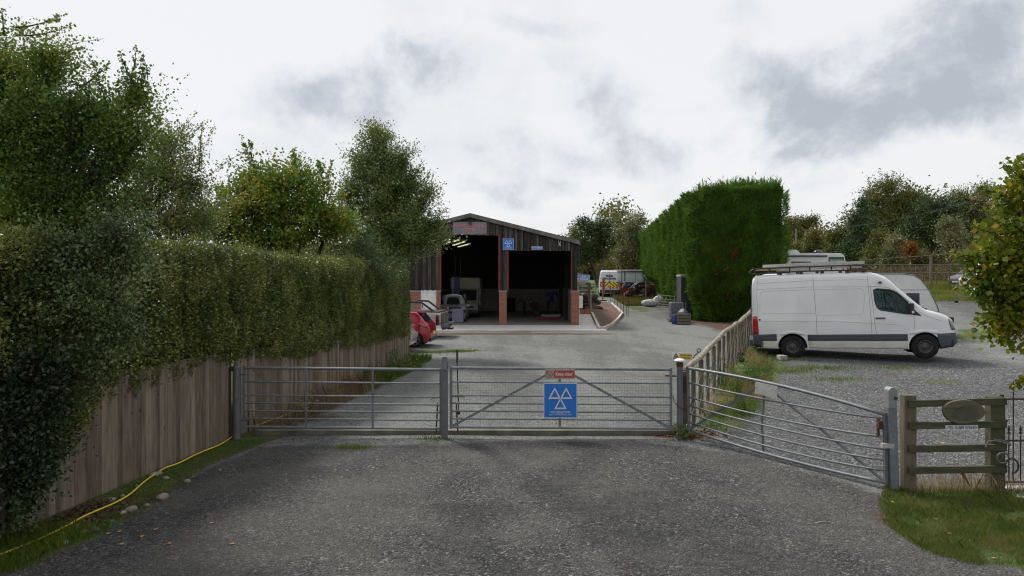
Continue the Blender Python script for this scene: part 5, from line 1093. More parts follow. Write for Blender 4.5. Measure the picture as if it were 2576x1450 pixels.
mb.build('wire_mesh', M['galv_dark'], T)
pl = thing('blank_plate', 'blank weathered white plate fixed to the top of the angled right gate', 'plate', off + gpt(820, 470, .06)); ang = math.atan2(Rp.y - Lp.y, Rp.x - Lp.x); pl.rotation_euler = (0, R(4), ang)
MB().box((0, 0, 0), (.40, .008, .19)).build('plate', mat('weathered_white_plate', (.50, .50, .48), .7, col2=(.36, .36, .35), scale=8), pl); MB().box((-.18, -.006, .0), (.012, .01, .012)).build('bolt', M['black'], pl)

# ---- post and rail fence between drive and lot (round top rail, wire netting)
A = Vector((*[at(1722, 940, 12.45).x], 12.45, 0)); Bf = Vector((9.45, 26.6, 0)); dirf = (Bf - A).normalized(); Lf = (Bf - A).length
rf_ = thing('post_and_rail_fence', 'wooden post and round rail fence with wire netting between the drive and the van lot', 'fence', (A.x, A.y, 0))
pp = []
for i in range(17):
    q = A + dirf * (Lf * i / 16); g = gz(q.x, q.y); pp.append((q - A, g)); w_ = .075 + .01 * (i % 3)
    if i: MB().box((q.x - A.x, q.y - A.y, g + .52), (w_, w_, 1.2), Matrix.Rotation(.1 * math.sin(i * 5), 3, 'Z')).build('post', M['wood_grey'], rf_, bevel=.01)
r0 = .055; rp = [q + Vector((.0, 0, g + 1.19 + .02 * math.sin(i * 2.3))) for i, (q, g) in enumerate(pp)]; MB().tube(rp, [r0 + .006 * math.sin(i * 3) for i in range(17)], 12).build('top_rail', mat('weathered_round_rail', (.34, .30, .235), .85, 0, col2=(.14, .12, .085), scale=7, stretch=(1, .5, 2), bump=.006, bscale=30), rf_, smooth=True)
mb = MB(); sidev = Vector((dirf.y, -dirf.x, 0)) * .07
def fpt(s_, h_): q = A + dirf * s_; return Vector((q.x - A.x, q.y - A.y, gz(q.x, q.y) + h_)) + sidev
nn = 18
for i in range(nn):                                # slack stock netting: wavy diagonals
    for k in (0,):
        s0 = Lf * i / nn; P = [fpt(min(Lf, s0 + (j / 8) * Lf / nn * 1.9), (1.1 * j / 8) if k == 0 else 1.1 - 1.1 * j / 8) + sidev * .1 * math.sin(j * 2.1) for j in range(9)]
        if s0 + Lf / nn * 1.9 < Lf + .1: mb.tube(P, .0016, 3, False)
for h_ in (.06, .35, .62, .85, 1.08): mb.tube([fpt(s_, h_ + .012 * math.sin(s_ * 9)) for s_ in np.linspace(0, Lf, 50)], .0018, 3, False)
mb.build('wire_netting', M['galv'], rf_)
T = thing('shackle', 'rusty shackle and chain end hooked over the round rail near the gate', 'shackle', at(1758, 882, 13.5)); MB().tube([Vector((.035 * math.cos(t), 0, .035 * math.sin(t))) for t in np.linspace(0, 6.28, 12)], .01, 6).build('ring', M['rust'], T); MB().tube([(0, 0, -.03), (-.08, 0, -.1), (-.12, -.02, -.15)], .012, 6).build('shank', M['rust'], T)
# ---- board fence on the left
M['fenceboard'] = None
def fence_board_mat():
    m, t, b = _m('brown_fence_board'); L = t.links.new; g = t.nodes.new('ShaderNodeNewGeometry')
    n = N(t, 'ShaderNodeTexNoise', Scale=2.2, Detail=8, Roughness=.7); L(coords(t, (9, 9, .7)), n.inputs[0])
    n2_ = N(t, 'ShaderNodeTexNoise', Scale=1.4, Detail=4); L(coords(t, (1, 1, 1)), n2_.inputs[0])
    a = N(t, 'ShaderNodeMath', operation='MULTIPLY_ADD'); L(g.outputs['Random Per Island'], a.inputs[0]); a.inputs[1].default_value = .42
    a2 = N(t, 'ShaderNodeMath', operation='MULTIPLY_ADD'); L(n.outputs[0], a2.inputs[0]); a2.inputs[1].default_value = 1.25; a2.inputs[2].default_value = -.32; L(a2.outputs[0], a.inputs[2])
    r = t.nodes.new('ShaderNodeValToRGB'); e = r.color_ramp.elements; e[0].position = .15; e[0].color = c4((.06, .043, .030)); e[1].position = .92; e[1].color = c4((.27, .23, .185)); x = e.new(.5); x.color = c4((.145, .116, .088))
    L(a.outputs[0], r.inputs[0])
    v = N(t, 'ShaderNodeTexVoronoi', Scale=2.9); L(coords(t, (1.6, 1.6, 1)), v.inputs['Vector']); kr = t.nodes.new('ShaderNodeValToRGB'); kr.color_ramp.elements[0].position = .055; kr.color_ramp.elements[1].position = .09; kr.color_ramp.elements[0].color = (.25, .22, .2, 1); kr.color_ramp.elements[1].color = (1, 1, 1, 1); L(v.outputs['Distance'], kr.inputs[0])
    mx = t.nodes.new('ShaderNodeMix'); mx.data_type = 'RGBA'; mx.blend_type = 'MULTIPLY'; mx.inputs[0].default_value = 1; L(r.outputs[0], mx.inputs[6]); L(kr.outputs[0], mx.inputs[7])
    # green-brown staining near the ground
    L(mx.outputs[2], b.inputs['Base Color']); b.inputs['Roughness'].default_value = .85; b.inputs['Specular IOR Level'].default_value = .25
    bp = N(t, 'ShaderNodeBump', Strength=.5, Distance=.006); L(n.outputs[0], bp.inputs['Height']); L(bp.outputs[0], b.inputs['Normal']); return m
M['fenceboard'] = fence_board_mat()
def board_fence(label, pts, h0, h1, name='board_fence', posts=True):
    T = thing(name, label, 'fence', (pts[0][0], pts[0][1], 0)); mb = MB(); o = Vector((pts[0][0], pts[0][1], 0)); i = 0; tot = sum((Vector(b) - Vector(a)).length for a, b in zip(pts[:-1], pts[1:])); run = 0
    for a, b in zip(pts[:-1], pts[1:]):
        a, b = Vector((*a, 0)), Vector((*b, 0)); d = (b - a).normalized(); n = Vector((d.y, -d.x, 0)); L_ = (b - a).length; k = max(1, int(round(L_ / .098)))
        for j in range(k):
            q = a + d * (L_ * (j + .5) / k); g = gz(q.x, q.y); h = h0 + (h1 - h0) * (run + L_ * j / k) / tot + .012 * math.sin(i * 12.9); w = L_ / k + .022
            ax = (d * math.cos(.09) + n * math.sin(.09)); M3 = Matrix((ax, Vector((-ax.y, ax.x, 0)), Vector((0, 0, 1)))).transposed()
            mb.box(q - o + n * (.004 * math.sin(i * 4.4)) + Vector((0, 0, g + h / 2 - .03)), (w, .016, h + .06), M3); i += 1
        run += L_
    mb.build('boards', M['fenceboard'], T); mb = MB()
    for a, b in zip(pts[:-1], pts[1:]):
        a, b = Vector((*a, 0)), Vector((*b, 0)); d = (b - a).normalized(); n = Vector((d.y, -d.x, 0))
        for hh in (.3, h0 - .3): mb.bar(a - o - n * .05 + Vector((0, 0, gz(a.x, a.y) + hh)), b - o - n * .05 + Vector((0, 0, gz(b.x, b.y) + hh)), .05, .08)
    mb.build('rails', M['wood_grey'], T); return T
board_fence('brown board fence in front of the gates at the left verge, half under the hedge', [FL[0], FL[1], (-5.08, 12.18)], 1.72, 1.55)
board_fence('brown board fence behind the left gate running up to the parked cars', [(-5.04, 12.42), (-4.36, 18.0), (-3.62, 24.0)], 1.52, 1.34)
hk = at(341, 994, 9.82); T = thing('wall_hook', 'small galvanised hook bracket screwed to the near board fence', 'hook', (hk.x + .03, hk.y, hk.z)); MB().box((0, 0, 0), (.03, .05, .05)).build('plate', M['galv'], T); MB().tube([(.02, 0, 0), (.04, .03, .05), (.03, .09, .13), (.03, .14, .13)], .006, 6).build('hook', M['galv'], T)
T = thing('fence_post', 'dark wooden fence post next to the round steel gate post', 'post', (-5.11, 12.26, 0)); MB().box((-.0, 0, .78), (.1, .1, 1.6)).build('post', mat('dark_fence_post', (.05, .04, .032), .9, col2=(.03, .024, .02), scale=5), T)
# ---- wooden rail fence panel on the right, with the log slice and number plate
RD = 9.3; kr_ = RD / F
def rx(px): return (px - CX) * kr_
def rz_(py): return H - (py - HY) * kr_
g0 = gz(rx(2400), RD)
T = thing('rail_fence', 'short mossy wooden four rail fence panel on the grass at the right', 'fence', (rx(2395), RD, g0)); o = Vector(T.location)
for a, b, c, yt in ((2268, 2285, 2298, 997), (2483, 2500, 2520, 1002)):
    q = MB(); q.box((rx((a + c) / 2) - o.x + .01, 0, (rz_(yt) - .06) / 2 - o.z), ((c - a) * kr_, .12, rz_(yt) + .10)); q.build('post', M['wood_green'] if a > 2400 else M['wood_grey'], T, bevel=.008)
for y0, y1 in ((1009.5, 1003), (1064, 1060), (1122, 1118), (1175.5, 1171.5)):
    z0, z1 = rz_(y0 + 4) - o.z, rz_(y1 + 4) - o.z; MB().bar((rx(2277) - o.x, -.085, z0), (rx(2520) - o.x, -.085, z1), .04, .092).build('rail', M['wood_green'], T, bevel=.006)
mb = MB()
for i in range(12): x = rx(2300 + i * 16.5) - o.x; mb.tube([(x, .04, .05), (x + .01, .04, .84)], .0013, 3, False)
for j in range(7): mb.tube([(rx(2300) - o.x, .04, .1 + j * .12), (rx(2484) - o.x, .04, .1 + j * .12)], .0013, 3, False)
mb.build('wire_mesh', M['galv_dark'], T)
S = thing('log_slice', 'oval weathered log slice name board mounted on the top rail', 'wooden board', (rx(2406), RD - .16, rz_(1031)))
ring = [(.28 * math.cos(t) * (1 + .03 * math.sin(3 * t + 1)), .162 * math.sin(t) * (1 + .05 * math.sin(2 * t))) for t in np.linspace(0, 2 * math.pi, 40, endpoint=False)]
sm = mat('weathered_log_slice', (.15, .135, .09), .9, 0, col2=(.075, .075, .045), scale=3, stretch=(1, 1, 6), bump=.006, bscale=12); S.rotation_euler = (0, R(3), 0)
MB().prism(ring, (0, -.0, 0), (1, 0, 0), (0, 0, 1), (0, 1, 0), .055).build('slice', sm, S, bevel=.01); MB().prism([(a * .62 + .03, b * .58 - .02) for a, b in ring], (0, -.004, 0), (1, 0, 0), (0, 0, 1), (0, 1, 0), .003).build('dark_centre', mat('dark_lichen', (.065, .062, .052), .95, col2=(.10, .095, .07), scale=9), S); MB().tube([(-.27, -.004, .03), (-.1, -.006, .035), (.0, -.006, .085), (.15, -.005, .09)], .004, 5).build('crack', M['dark'], S)
S = thing('telephone_sign', 'thin white telephone number plate on the second rail of the fence panel', 'sign', (rx(2405.5), RD - .112, rz_(1072)))
w, h = 80 * kr_, 13 * kr_; S.rotation_euler = (0, R(-.8), 0); MB().box((0, 0, 0), (w, .006, h)).build('plate', M['signw'], S); text('lettering', '•TEL: 01889 576642•', .062, mat('sign_green_ink', (.03, .13, .10), .5), S, (0, -.004, 0), width=w * .93, bold=.0008)
S = thing('cable_loop', 'grey cable loops hanging round the right post of the fence panel', 'cable', (rx(2500), RD - .08, rz_(1105)))
MB().tube([(-.2, -.05, -.08), (-.17, -.06, .0), (-.1, -.09, .02), (.1, -.09, -.03), (.12, -.05, -.06)], .012, 7).build('cable', M['galv_dark'], S); MB().tube([(-.1, -.07, .035), (0, -.09, .02), (.12, -.06, -.02)], .01, 7).build('cable', M['galv_dark'], S)
MB().tube([Vector((.12 + .09 * math.cos(t), -.09, -.32 + .1 * math.sin(t))) for t in np.linspace(-1.5, 3.4, 16)], .012, 7).build('coil', M['black'], S); MB().tube([Vector((-.0 + .08 * math.cos(t), -.09, -.21 + .07 * math.sin(t))) for t in np.linspace(.3, 5.4, 16)], .012, 7).build('coil', M['galv_dark'], S)
# ---- iron side gate with spear heads
T = thing('iron_gate', 'black wrought iron garden gate with spear heads right of the wooden fence panel', 'gate', (rx(2523), RD + .02, gz(rx(2560), RD))); o = Vector(T.location)
def ip(px, py): return Vector((rx(px) - o.x, 0, rz_(py) - o.z))
for px in (2523, 2663): MB().bar(ip(px, 1216), ip(px, 994), .035).build('stile', M['iron'], T)
for py in (1005, 1110, 1214): MB().bar(ip(2523, py), ip(2663, py), .022).build('cross_bar', M['iron'], T)
def spear(mb, p):
    s = .024; mb.prism([(0, .10), (-s * .75, .035), (-s * .3, .02), (-s * .35, .0), (-s * 1.1, -.0), (-s * .9, -.02), (-s * .3, -.012), (-s * .35, -.03), (s * .35, -.03), (s * .3, -.012), (s * .9, -.02), (s * 1.1, 0), (s * .35, 0), (s * .3, .02), (s * .75, .035)], p - Vector((0, .005, 0)), (1, 0, 0), (0, 0, 1), (0, 1, 0), .01)
for i in range(4):
    px = 2552 + i * 29.5; b_ = MB(); b_.tube([ip(px - .5, 1214), ip(px, 985)], .0085, 6); spear(b_, ip(px, 978)); b_.build('spear_bar', M['iron'], T)
    px = 2540.5 + i * 29.5; b_ = MB(); b_.tube([ip(px, 1214), ip(px, 1096)], .0085, 6); spear(b_, ip(px, 1089)); b_.build('spear_bar', M['iron'], T)
MB().bar(ip(2518, 1059), ip(2538, 1059), .025).build('latch', M['iron'], T)
tag(MB().box((rx(2590), RD - .12, g0 + .0), (.85, .5, .06)).build('paving_slab', M['slab']), 'pale concrete slab under the iron gate', kind='structure')
# ---- yellow hose
hp = [(-60, 1425), (60, 1378), (150, 1335), (215, 1300), (290, 1268), (330, 1245), (365, 1215), (410, 1185), (450, 1170), (500, 1145), (560, 1118), (612, 1086), (650, 1072), (740, 1037), (800, 1012), (857, 985.5), (906, 965), (916, 952), (936, 950), (956, 935), (985, 918), (1005, 909), (1023, 902), (1026, 894), (1045, 893.5), (1064, 896)]
P = []
for a in hp: q = gp(*a); P.append(Vector((q.x, q.y, 0)))
PP = []
for i in range(len(P) - 1):
    p0, p1, p2, p3 = P[max(i - 1, 0)], P[i], P[i + 1], P[min(i + 2, len(P) - 1)]
    for u in np.linspace(0, 1, 7, endpoint=False):
        v = .5 * ((2 * p1) + (p2 - p0) * u + (2 * p0 - 5 * p1 + 4 * p2 - p3) * u * u + (3 * p1 - p0 - 3 * p2 + p3) * u ** 3); v.z = float(surf(v.x, v.y)) + .035; PP.append(v)
tag(MB().tube(PP, .0115, 8).build('yellow_hose', M['rubber_y'], smooth=True), 'long yellow hose running along the left verge and through the gate', 'hose')
# ---- jerry can, chock, junk near the van
q = gp(1863, 911); T = thing('jerry_can', 'black plastic water container with a red cap beside the netting fence', 'water container', (q.x, q.y, q.z))
MB().box((0, 0, .17), (.22, .2, .34)).build('can_body', M['black'], T, bevel=.06); MB().tube([(0, 0, .32), (0, 0, .39)], .035, 10).build('cap', M['red'], T); MB().tube([(-.07, 0, .33), (-.05, 0, .38), (.0, .03, .38), (.06, 0, .33)], .012, 6).build('handle', M['black'], T)
o = MB().box((0, 0, .07), (.22, .3, .14)).build('concrete_block', M['concrete'], bevel=.01); o.location = (8.25, 20.85, gz(8.25, 20.85)); tag(o, 'grey concrete block wedged beside the rear wheel of the white van', 'block')
# ================================================================== THINGS FURTHER UP THE YARD
# red trolley, purple cover, people and chairs in the barn
q = at(1151, 811, 42.2); T = thing('tool_trolley', 'blue tool trolley with a lilac cover sheet in front of the white hatchback', 'trolley', (q.x, 42.2, BG)); k = 42.2 / F
MB().box((0, 0, .47), (28 * k, .03, .86)).build('cover_sheet', mat('lilac_cloth', (.27, .26, .36), .8, col2=(.22, .21, .30), scale=3), T, bevel=.01)
for x in (-.5, .36): MB().bar((x, .1, 0), (x, .1, .85), .05).build('leg', mat('trolley_blue', (.02, .12, .28), .5), T)
MB().box((-.35, .25, .84), (.7, .4, .05)).build('tray', bpy.data.materials['trolley_blue'], T); MB().box((-.62, .2, .93), (.1, .1, .12)).build('bottle', M['yellow'], T); MB().box((-.85, .25, .92), (.3, .2, .1)).build('tool_box', M['red'], T)
def person(label, loc, rz, J, skin, shirt, trouser, hair):
    """J: joint positions; one skinned surface for the whole body, clothing by height bands"""
    T = thing('person', label, 'person', loc, R(rz)); v, e, r = [], [], []
    def P(p, rad): v.append(Vector(p)); r.append(rad); return len(v) - 1
    def Lk(a, b): e.append((a, b))
    pel = P(J['pelvis'], .15); sp = P(J['spine'], .145); ch = P(J['chest'], .155); nk = P(J['neck'], .06); hd = P(J['head'], .085); tp = P(J['crown'], .075)
    for a, b in ((pel, sp), (sp, ch), (ch, nk), (nk, hd), (hd, tp)): Lk(a, b)
    f = (Vector(J['face'])).normalized(); no = P(Vector(J['head']) + f * .10, .02); Lk(hd, no)
    for s in 'LR':
        hp_, kn, an, to = (P(J[s + k], q) for k, q in (('hip', .095), ('knee', .06), ('ankle', .042), ('toe', .035))); Lk(pel, hp_); Lk(hp_, kn); Lk(kn, an); Lk(an, to)
        shd, el, wr_, pa = (P(J[s + k], q) for k, q in (('sh', .07), ('elbow', .042), ('wrist', .028), ('palm', .034))); Lk(ch, shd); Lk(shd, el); Lk(el, wr_); Lk(wr_, pa)
        pv, wv_ = Vector(J[s + 'palm']), Vector(J[s + 'wrist']); d = (pv - wv_).normalized(); sdv = d.cross(Vector((0, 0, 1))); sdv = sdv.normalized() if sdv.length > .1 else Vector((0, 1, 0))
        for i, Lq in enumerate((.06, .075, .07, .055)):
            b0 = P(pv + d * .035 + sdv * (i - 1.5) * .022, .010); b1 = P(pv + d * (.035 + Lq) + sdv * (i - 1.5) * .024 + Vector((0, 0, -.015)), .008); Lk(pa, b0); Lk(b0, b1)
        t0 = P(pv + sdv * -.045 + d * .0, .011); t1 = P(pv + sdv * -.06 + d * .04, .009); Lk(pa, t0); Lk(t0, t1)
    me = bpy.data.meshes.new('body'); me.from_pydata([tuple(a) for a in v], e, []); o = bpy.data.objects.new('body', me); C.objects.link(o); o.parent = T
    sk = o.modifiers.new('skin', 'SKIN'); sv = me.skin_vertices[0].data
    for i, q in enumerate(r): sv[i].radius = (q, q); sv[i].use_root = (i == 0)
    o.modifiers.new('sub', 'SUBSURF').levels = 1; o.modifiers['sub'].render_levels = 1
    dg = bpy.context.evaluated_depsgraph_get(); m2 = bpy.data.meshes.new_from_object(o.evaluated_get(dg)); o.modifiers.clear(); o.data = m2
    m2.materials.clear(); [m2.materials.append(m) for m in (skin, shirt, trouser)]
    pj = [Vector(J[k]) for k in ('pelvis', 'Lhip', 'Rhip', 'Lknee', 'Rknee', 'Lankle', 'Rankle', 'Ltoe', 'Rtoe')]; sj = [Vector(J[k]) for k in ('spine', 'chest', 'Lsh', 'Rsh', 'Lelbow', 'Relbow')]; kj = [Vector(J[k]) for k in ('head', 'crown', 'Lpalm', 'Rpalm', 'Lwrist', 'Rwrist', 'neck')]
    for p in m2.polygons:
        c = p.center; p.material_index = min(((min((c - a).length for a in g), i) for i, g in ((2, pj), (1, sj), (0, kj))))[1]; p.use_smooth = True
    hd_ = Vector(J['head']); cr = Vector(J['crown']); mb = MB(); 
    for i in range(7):
        for j in range(12): pass
    ax = (cr - hd_).normalized(); u = ax.orthogonal().normalized(); w_ = ax.cross(u); c0 = hd_ + ax * .03 - f * .015; vs = []
    for i in range(6):
        a = i / 5 * math.pi / 2; vs += [c0 + ax * .125 * math.sin(a) + (u * math.cos(t) + w_ * math.sin(t)) * .10 * math.cos(a) for t in np.linspace(0, 2 * math.pi, 12, endpoint=False)]
    mb.add(vs, [(i * 12 + j, i * 12 + (j + 1) % 12, (i + 1) * 12 + (j + 1) % 12, (i + 1) * 12 + j) for i in range(5) for j in range(12)]); mb.build('hair', hair, T, smooth=True)
    sdv = ax.cross(f).normalized(); mb = MB()
    for s in (-1, 1): mb.lathe([(.001, .01), (.01, .006), (.012, 0)], hd_ + f * .078 + sdv * .03 * s + ax * .015, 'z', 8)
    mb.bar(hd_ + f * .082 - ax * .045 - sdv * .02, hd_ + f * .082 - ax * .045 + sdv * .02, .008); mb.build('face_features', M['dark'], T); return T
skn = mat('skin', (.36, .22, .16), .6, col2=(.33, .2, .15)); hr = mat('dark_hair', (.02, .016, .013), .7); dk1 = mat('dark_work_shirt', (.06, .06, .065), .9); dk2 = mat('navy_work_top', (.02, .035, .10), .9); trs = mat('dark_work_trousers', (.018, .018, .02), .9)
def bent(lean_x, reach, low=0):
    """bending forward towards +x"""
    return dict(pelvis=(0, 0, .93), spine=(.12, 0, 1.10), chest=(.34, 0, 1.24 - low), neck=(.50, 0, 1.27 - low), head=(.60, 0, 1.24 - low), crown=(.68, 0, 1.27 - low), face=(.55, 0, -.8),
        Lhip=(.0, .1, .88), Rhip=(0, -.1, .88), Lknee=(.05, .12, .48), Rknee=(.02, -.11, .48), Lankle=(-.02, .12, .08), Rankle=(-.06, -.11, .08), Ltoe=(.12, .13, .04), Rtoe=(.08, -.13, .04),
        Lsh=(.38, .19, 1.20 - low), Rsh=(.38, -.19, 1.20 - low), Lelbow=(.42, .22, .94), Relbow=(.40, -.22, .94), Lwrist=(reach, .13, .80), Rwrist=(reach, -.13, .78), Lpalm=(reach + .07, .11, .76), Rpalm=(reach + .07, -.11, .74))
q = at(1320, 794, 49.5); person('person in dark work clothes bending over to the left in the right bay', (q.x, 49.5, BG), 178, bent(0, .52, .06), skn, dk1, trs, hr)
q = at(1378, 794, 49.4); J = bent(0, .5); J['chest'] = (.30, 0, 1.33); J['neck'] = (.47, 0, 1.42); J['head'] = (.58, 0, 1.44); J['crown'] = (.66, 0, 1.50); J['Lsh'] = (.33, .19, 1.3); J['Rsh'] = (.33, -.19, 1.3)
person('person in a navy top leaning forward to the right near the chairs', (q.x, 49.4, BG), 4, J, skn, dk2, trs, hr)
def chair(loc, rz, label, grp='dark chairs along the back wall'):
    T = thing('chair', label, 'chair', loc, R(rz), grp); MB().box((0, 0, .45), (.44, .44, .05)).build('seat', M['black'], T, bevel=.01); MB().box((0, .2, .74), (.44, .04, .34)).build('backrest', M['black'], T, bevel=.01)
    for x in (-.19, .19):
        for y in (-.19, .19): MB().tube([(x, y, .44), (x * 1.08, y * 1.08, 0)], .013, 6).build('leg', M['iron'], T)
for px, lb in ((1348, 'dark chair between the two bending people'), (1404, 'dark chair right of the person in the navy top'), (1423, 'dark chair next to the silver legged stool')):
    q = at(px, 788, 51.6); chair((q.x, 51.6, BG), 8 if px < 1400 else -6, lb)
q = at(1417, 793, 49.8); T = thing('work_stool', 'tall stool with shiny silver legs by the right pier inside the barn', 'stool', (q.x, 49.8, BG)); MB().box((0, 0, 1.08), (.42, .3, .06)).build('top', M['black'], T)
for x in (-.2, .2):
    for y in (-.1, .1): MB().tube([(x * .7, y, 1.06), (x * 1.15, y * 1.2, 0)], .014, 6).build('leg', M['alu'], T)
q = at(1375, 800, 47); T = thing('floor_jack', 'low pit jack with a red base and silver top on the right bay floor', 'jack', (q.x, 45.6, BG)); MB().box((0, 0, .09), (1.5, .5, .12)).build('base', mat('jack_red', (.25, .01, .03), .5), T, bevel=.02); MB().prism([(-.4, .0), (.75, .0), (.95, .22), (-.4, .22)], (0, .1, .16), (1, 0, 0), (0, .8, .6), (0, -.6, .8), .03).build('top_plate', M['alu'], T)
for x in (-.75, .85): MB().lathe([(.001, -.03), (.07, -.03), (.07, .03), (.001, .03)], (x, -.1, .07), 'y', 12).build('wheel', M['black'], T)
T = thing('inspection_pit_edge', 'dark steel strip set in the floor of the right bay', 'floor strip', (at(1372, 805, 45).x, 43.6, BG + .012)); MB().box((0, 0, 0), (4.2, .14, .02)).build('strip', M['black'], T)
q = at(1301, 760, 52.9); T = thing('tyre_stack', 'stack of dark tyres against the back wall behind the centre pier', 'tyre stack', (at(1285, 780, 52.4).x, 52.3, BG))
for i in range(6): MB().lathe([(.18, -.09), (.30, -.1), (.33, -.05), (.33, .05), (.30, .1), (.18, .09)], (.02 * (i % 2), 0, .1 + .2 * i), 'z', 20).build('tyre', M['tyre'], T)
T = thing('wall_poster', 'blue poster on the back wall above the person in the navy top', 'poster', (at(1389, 741, 53).x, 53.07, at(1389, 741, 53).z)); MB().box((0, 0, 0), (.9, .02, .35)).build('poster', mat('poster_blue', (.02, .06, .16), .6), T)
T = thing('extinguisher', 'dark fire extinguisher box on the back wall between the two people', 'box', (at(1335, 762, 53).x, 53.0, at(1335, 762, 53).z)); MB().box((0, 0, 0), (.24, .14, .62)).build('box', M['black'], T, bevel=.02); MB().box((0, -.08, .1), (.1, .02, .14)).build('label', M['cream'], T)
q = at(1350, 787, 50.5); T = thing('tool_case', 'small black tool case on the floor left of the chairs', 'case', (q.x, 50.2, BG)); MB().box((0, 0, .17), (.44, .25, .3)).build('case', M['black'], T, bevel=.02); MB().tube([(-.08, 0, .32), (-.08, 0, .37), (.08, 0, .37), (.08, 0, .32)], .012, 6).build('handle', M['black'], T)
q = at(1115, 735, 47); T = thing('shelf_unit', 'pale storage boxes on a shelf at the left of the tall bay', 'shelf', (at(1118, 745, 48).x, 50.5, BG)); 
for x in (-.5, .5): MB().box((x, 0, .9), (.05, .4, 1.8)).build('side_panel', M['inside'], T)
for z in (.3, 1.1): MB().box((0, 0, z), (1.0, .4, .04)).build('shelf', M['inside'], T)
for x, z in ((-.25, 1.28), (.22, 1.25)): MB().box((x, -.05, z), (.42, .3, .3)).build('storage_box', M['cream'], T, bevel=.02)
# ---- stakes along the kerb
stk = [(1536.0, 722, 763, 64), (1539.7, 728, 764, 62), (1546.3, 729, 770, 59), (1553.5, 727, 776, 57), (1562, 723, 800, 48.5), (1568, 735.8, 786, 52), (1575.5, 750, 792, 49.5), (1579.8, 754, 795, 48.8)]
for i, (px, y0, y1, d) in enumerate(stk):
    a = at(px, y0, d); g = gz(a.x, d); T = thing('marker_stake', ['leftmost thin rusty stake at the far end of the kerb', 'second thin stake from the left along the kerb', 'third thin stake from the left along the kerb', 'fourth thin stake from the left along the kerb', 'tallest thin stake, standing in the soil bank below the kerb', 'sixth thin stake from the left along the kerb', 'seventh thin stake, next to the rightmost one', 'rightmost thin stake at the kerb corner'][i], 'stake', (a.x, d, g), group='thin stakes along the new kerb')
    MB().tube([(0, 0, -.1), (.02 * (i % 2), 0, a.z - g)], .022, 6).build('stake', M['rust'] if i % 2 else M['wood_grey'], T)
q = at(1487, 740, 51.8); T = thing('marker_stake', 'lone thin stake at the end of the concrete path, left of the soil bank', 'stake', (at(1486.5, 790, 44.8).x, 44.8, .3), group='thin stakes along the new kerb'); MB().tube([(0, 0, -.1), (0, 0, 1.55)], .025, 6).build('stake', M['cream'], T)
# red and white post
q = at(1518, 763, 58); T = thing('striped_post', 'upright white and red plastic post on a dark foot before the service van', 'post', (q.x, 58, gz(q.x, 58) + .45)); zt = at(0, 701, 58).z - T.location.z
MB().box((0, 0, .02), (.5, .4, .09)).build('foot', M['black'], T, bevel=.02); MB().box((-.06, 0, zt / 2), (.09, .06, zt)).build('post', M['galv'], T); MB().box((.04, -.01, zt / 2 + .25), (.1, .06, zt - .5)).build('red_band', M['red'], T); MB().box((.11, 0, zt / 2 + .2), (.035, .05, zt - .7)).build('orange_band', mat('orange_plastic', (.6, .2, .02), .5), T)
# stone rubble behind the path, stacked slabs, yellow digger part
M['stone'] = mat('rubble_stone', (.10, .085, .065), .95, 0, col2=(.055, .05, .04), scale=3, bump=.03, bscale=8); M['stone2'] = mat('pale_slab', (.30, .30, .28), .9, 0, col2=(.2, .2, .19), scale=4)
def rock(loc, s, m=None, seed=0, flat=.7, parent=None, name='stone', lab=None, grp=None, cat='stone'):
    r = np.random.default_rng(seed); bm = bmesh.new(); bmesh.ops.create_icosphere(bm, subdivisions=2, radius=1)
    dirs = r.normal(size=(7, 3)); dirs /= np.linalg.norm(dirs, axis=1)[:, None]
    for v_ in bm.verts:
        c = np.array(v_.co); k = 1 - .22 * max(0, float((dirs @ c).max()) - .6) + .10 * math.sin(c[0] * 3 + seed) * math.cos(c[1] * 4 + seed); v_.co = Vector((c[0] * s[0] * k, c[1] * s[1] * k, c[2] * s[2] * k))
    me = bpy.data.meshes.new(name); bm.to_mesh(me); bm.free(); me.materials.append(m or M['stone']); o = bpy.data.objects.new(name, me); C.objects.link(o); o.location = loc; o.rotation_euler = (0, 0, r.uniform(0, 6))
    if parent is not None: o.parent = parent
    if lab: tag(o, lab, cat, grp)
    return o
T = thing('rubble_heap', 'dark heap of old stone blocks and timbers between barn corner and soil bank', 'rubble heap', (5.5, 50.4, .25))
r_ = np.random.default_rng(5)
for i in range(26):
    lv = i // 9; rock((r_.uniform(-.9, .9) * (1 - .12 * lv), r_.uniform(-.8, .8), .22 + .42 * lv), (r_.uniform(.3, .55), r_.uniform(.2, .4), r_.uniform(.18, .28)), M['stone'], i + 10, parent=T, name='stone_block')
for i in range(5): MB().bar((-.9 + .1 * i, -.5 + .2 * i, .5 + .3 * i), (.95 - .12 * i, -.4 + .2 * i, .54 + .28 * i), .22, .14).build('timber', M['wood_grey'], T)
T = thing('wood_post', 'short wooden post standing in front of the dark rubble heap', 'post', (at(1482, 735, 48.6).x, 48.6, .3)); MB().box((0, 0, 1.0), (.14, .14, 2.1)).build('post', M['wood_grey'], T)
q = at(1462, 719, 78); T = thing('slab_stack', 'leaning stack of pale stone slabs in the meadow beyond the barn corner', 'slab stack', (q.x, 78, gz(q.x, 78)))
for i in range(14): MB().box((.12 * math.sin(i * 2), 0, .08 + i * .15), (1.25 - .03 * i, 1.0, .10), Matrix.Rotation(.05 * math.sin(i * 3), 3, 'Y')).build('slab', M['stone2'], T)
q = at(1466, 697, 84); T = thing('yellow_digger', 'yellow machine half hidden by the barn corner beyond the meadow fence', 'digger', (q.x - .6, 84, gz(q.x, 84)))
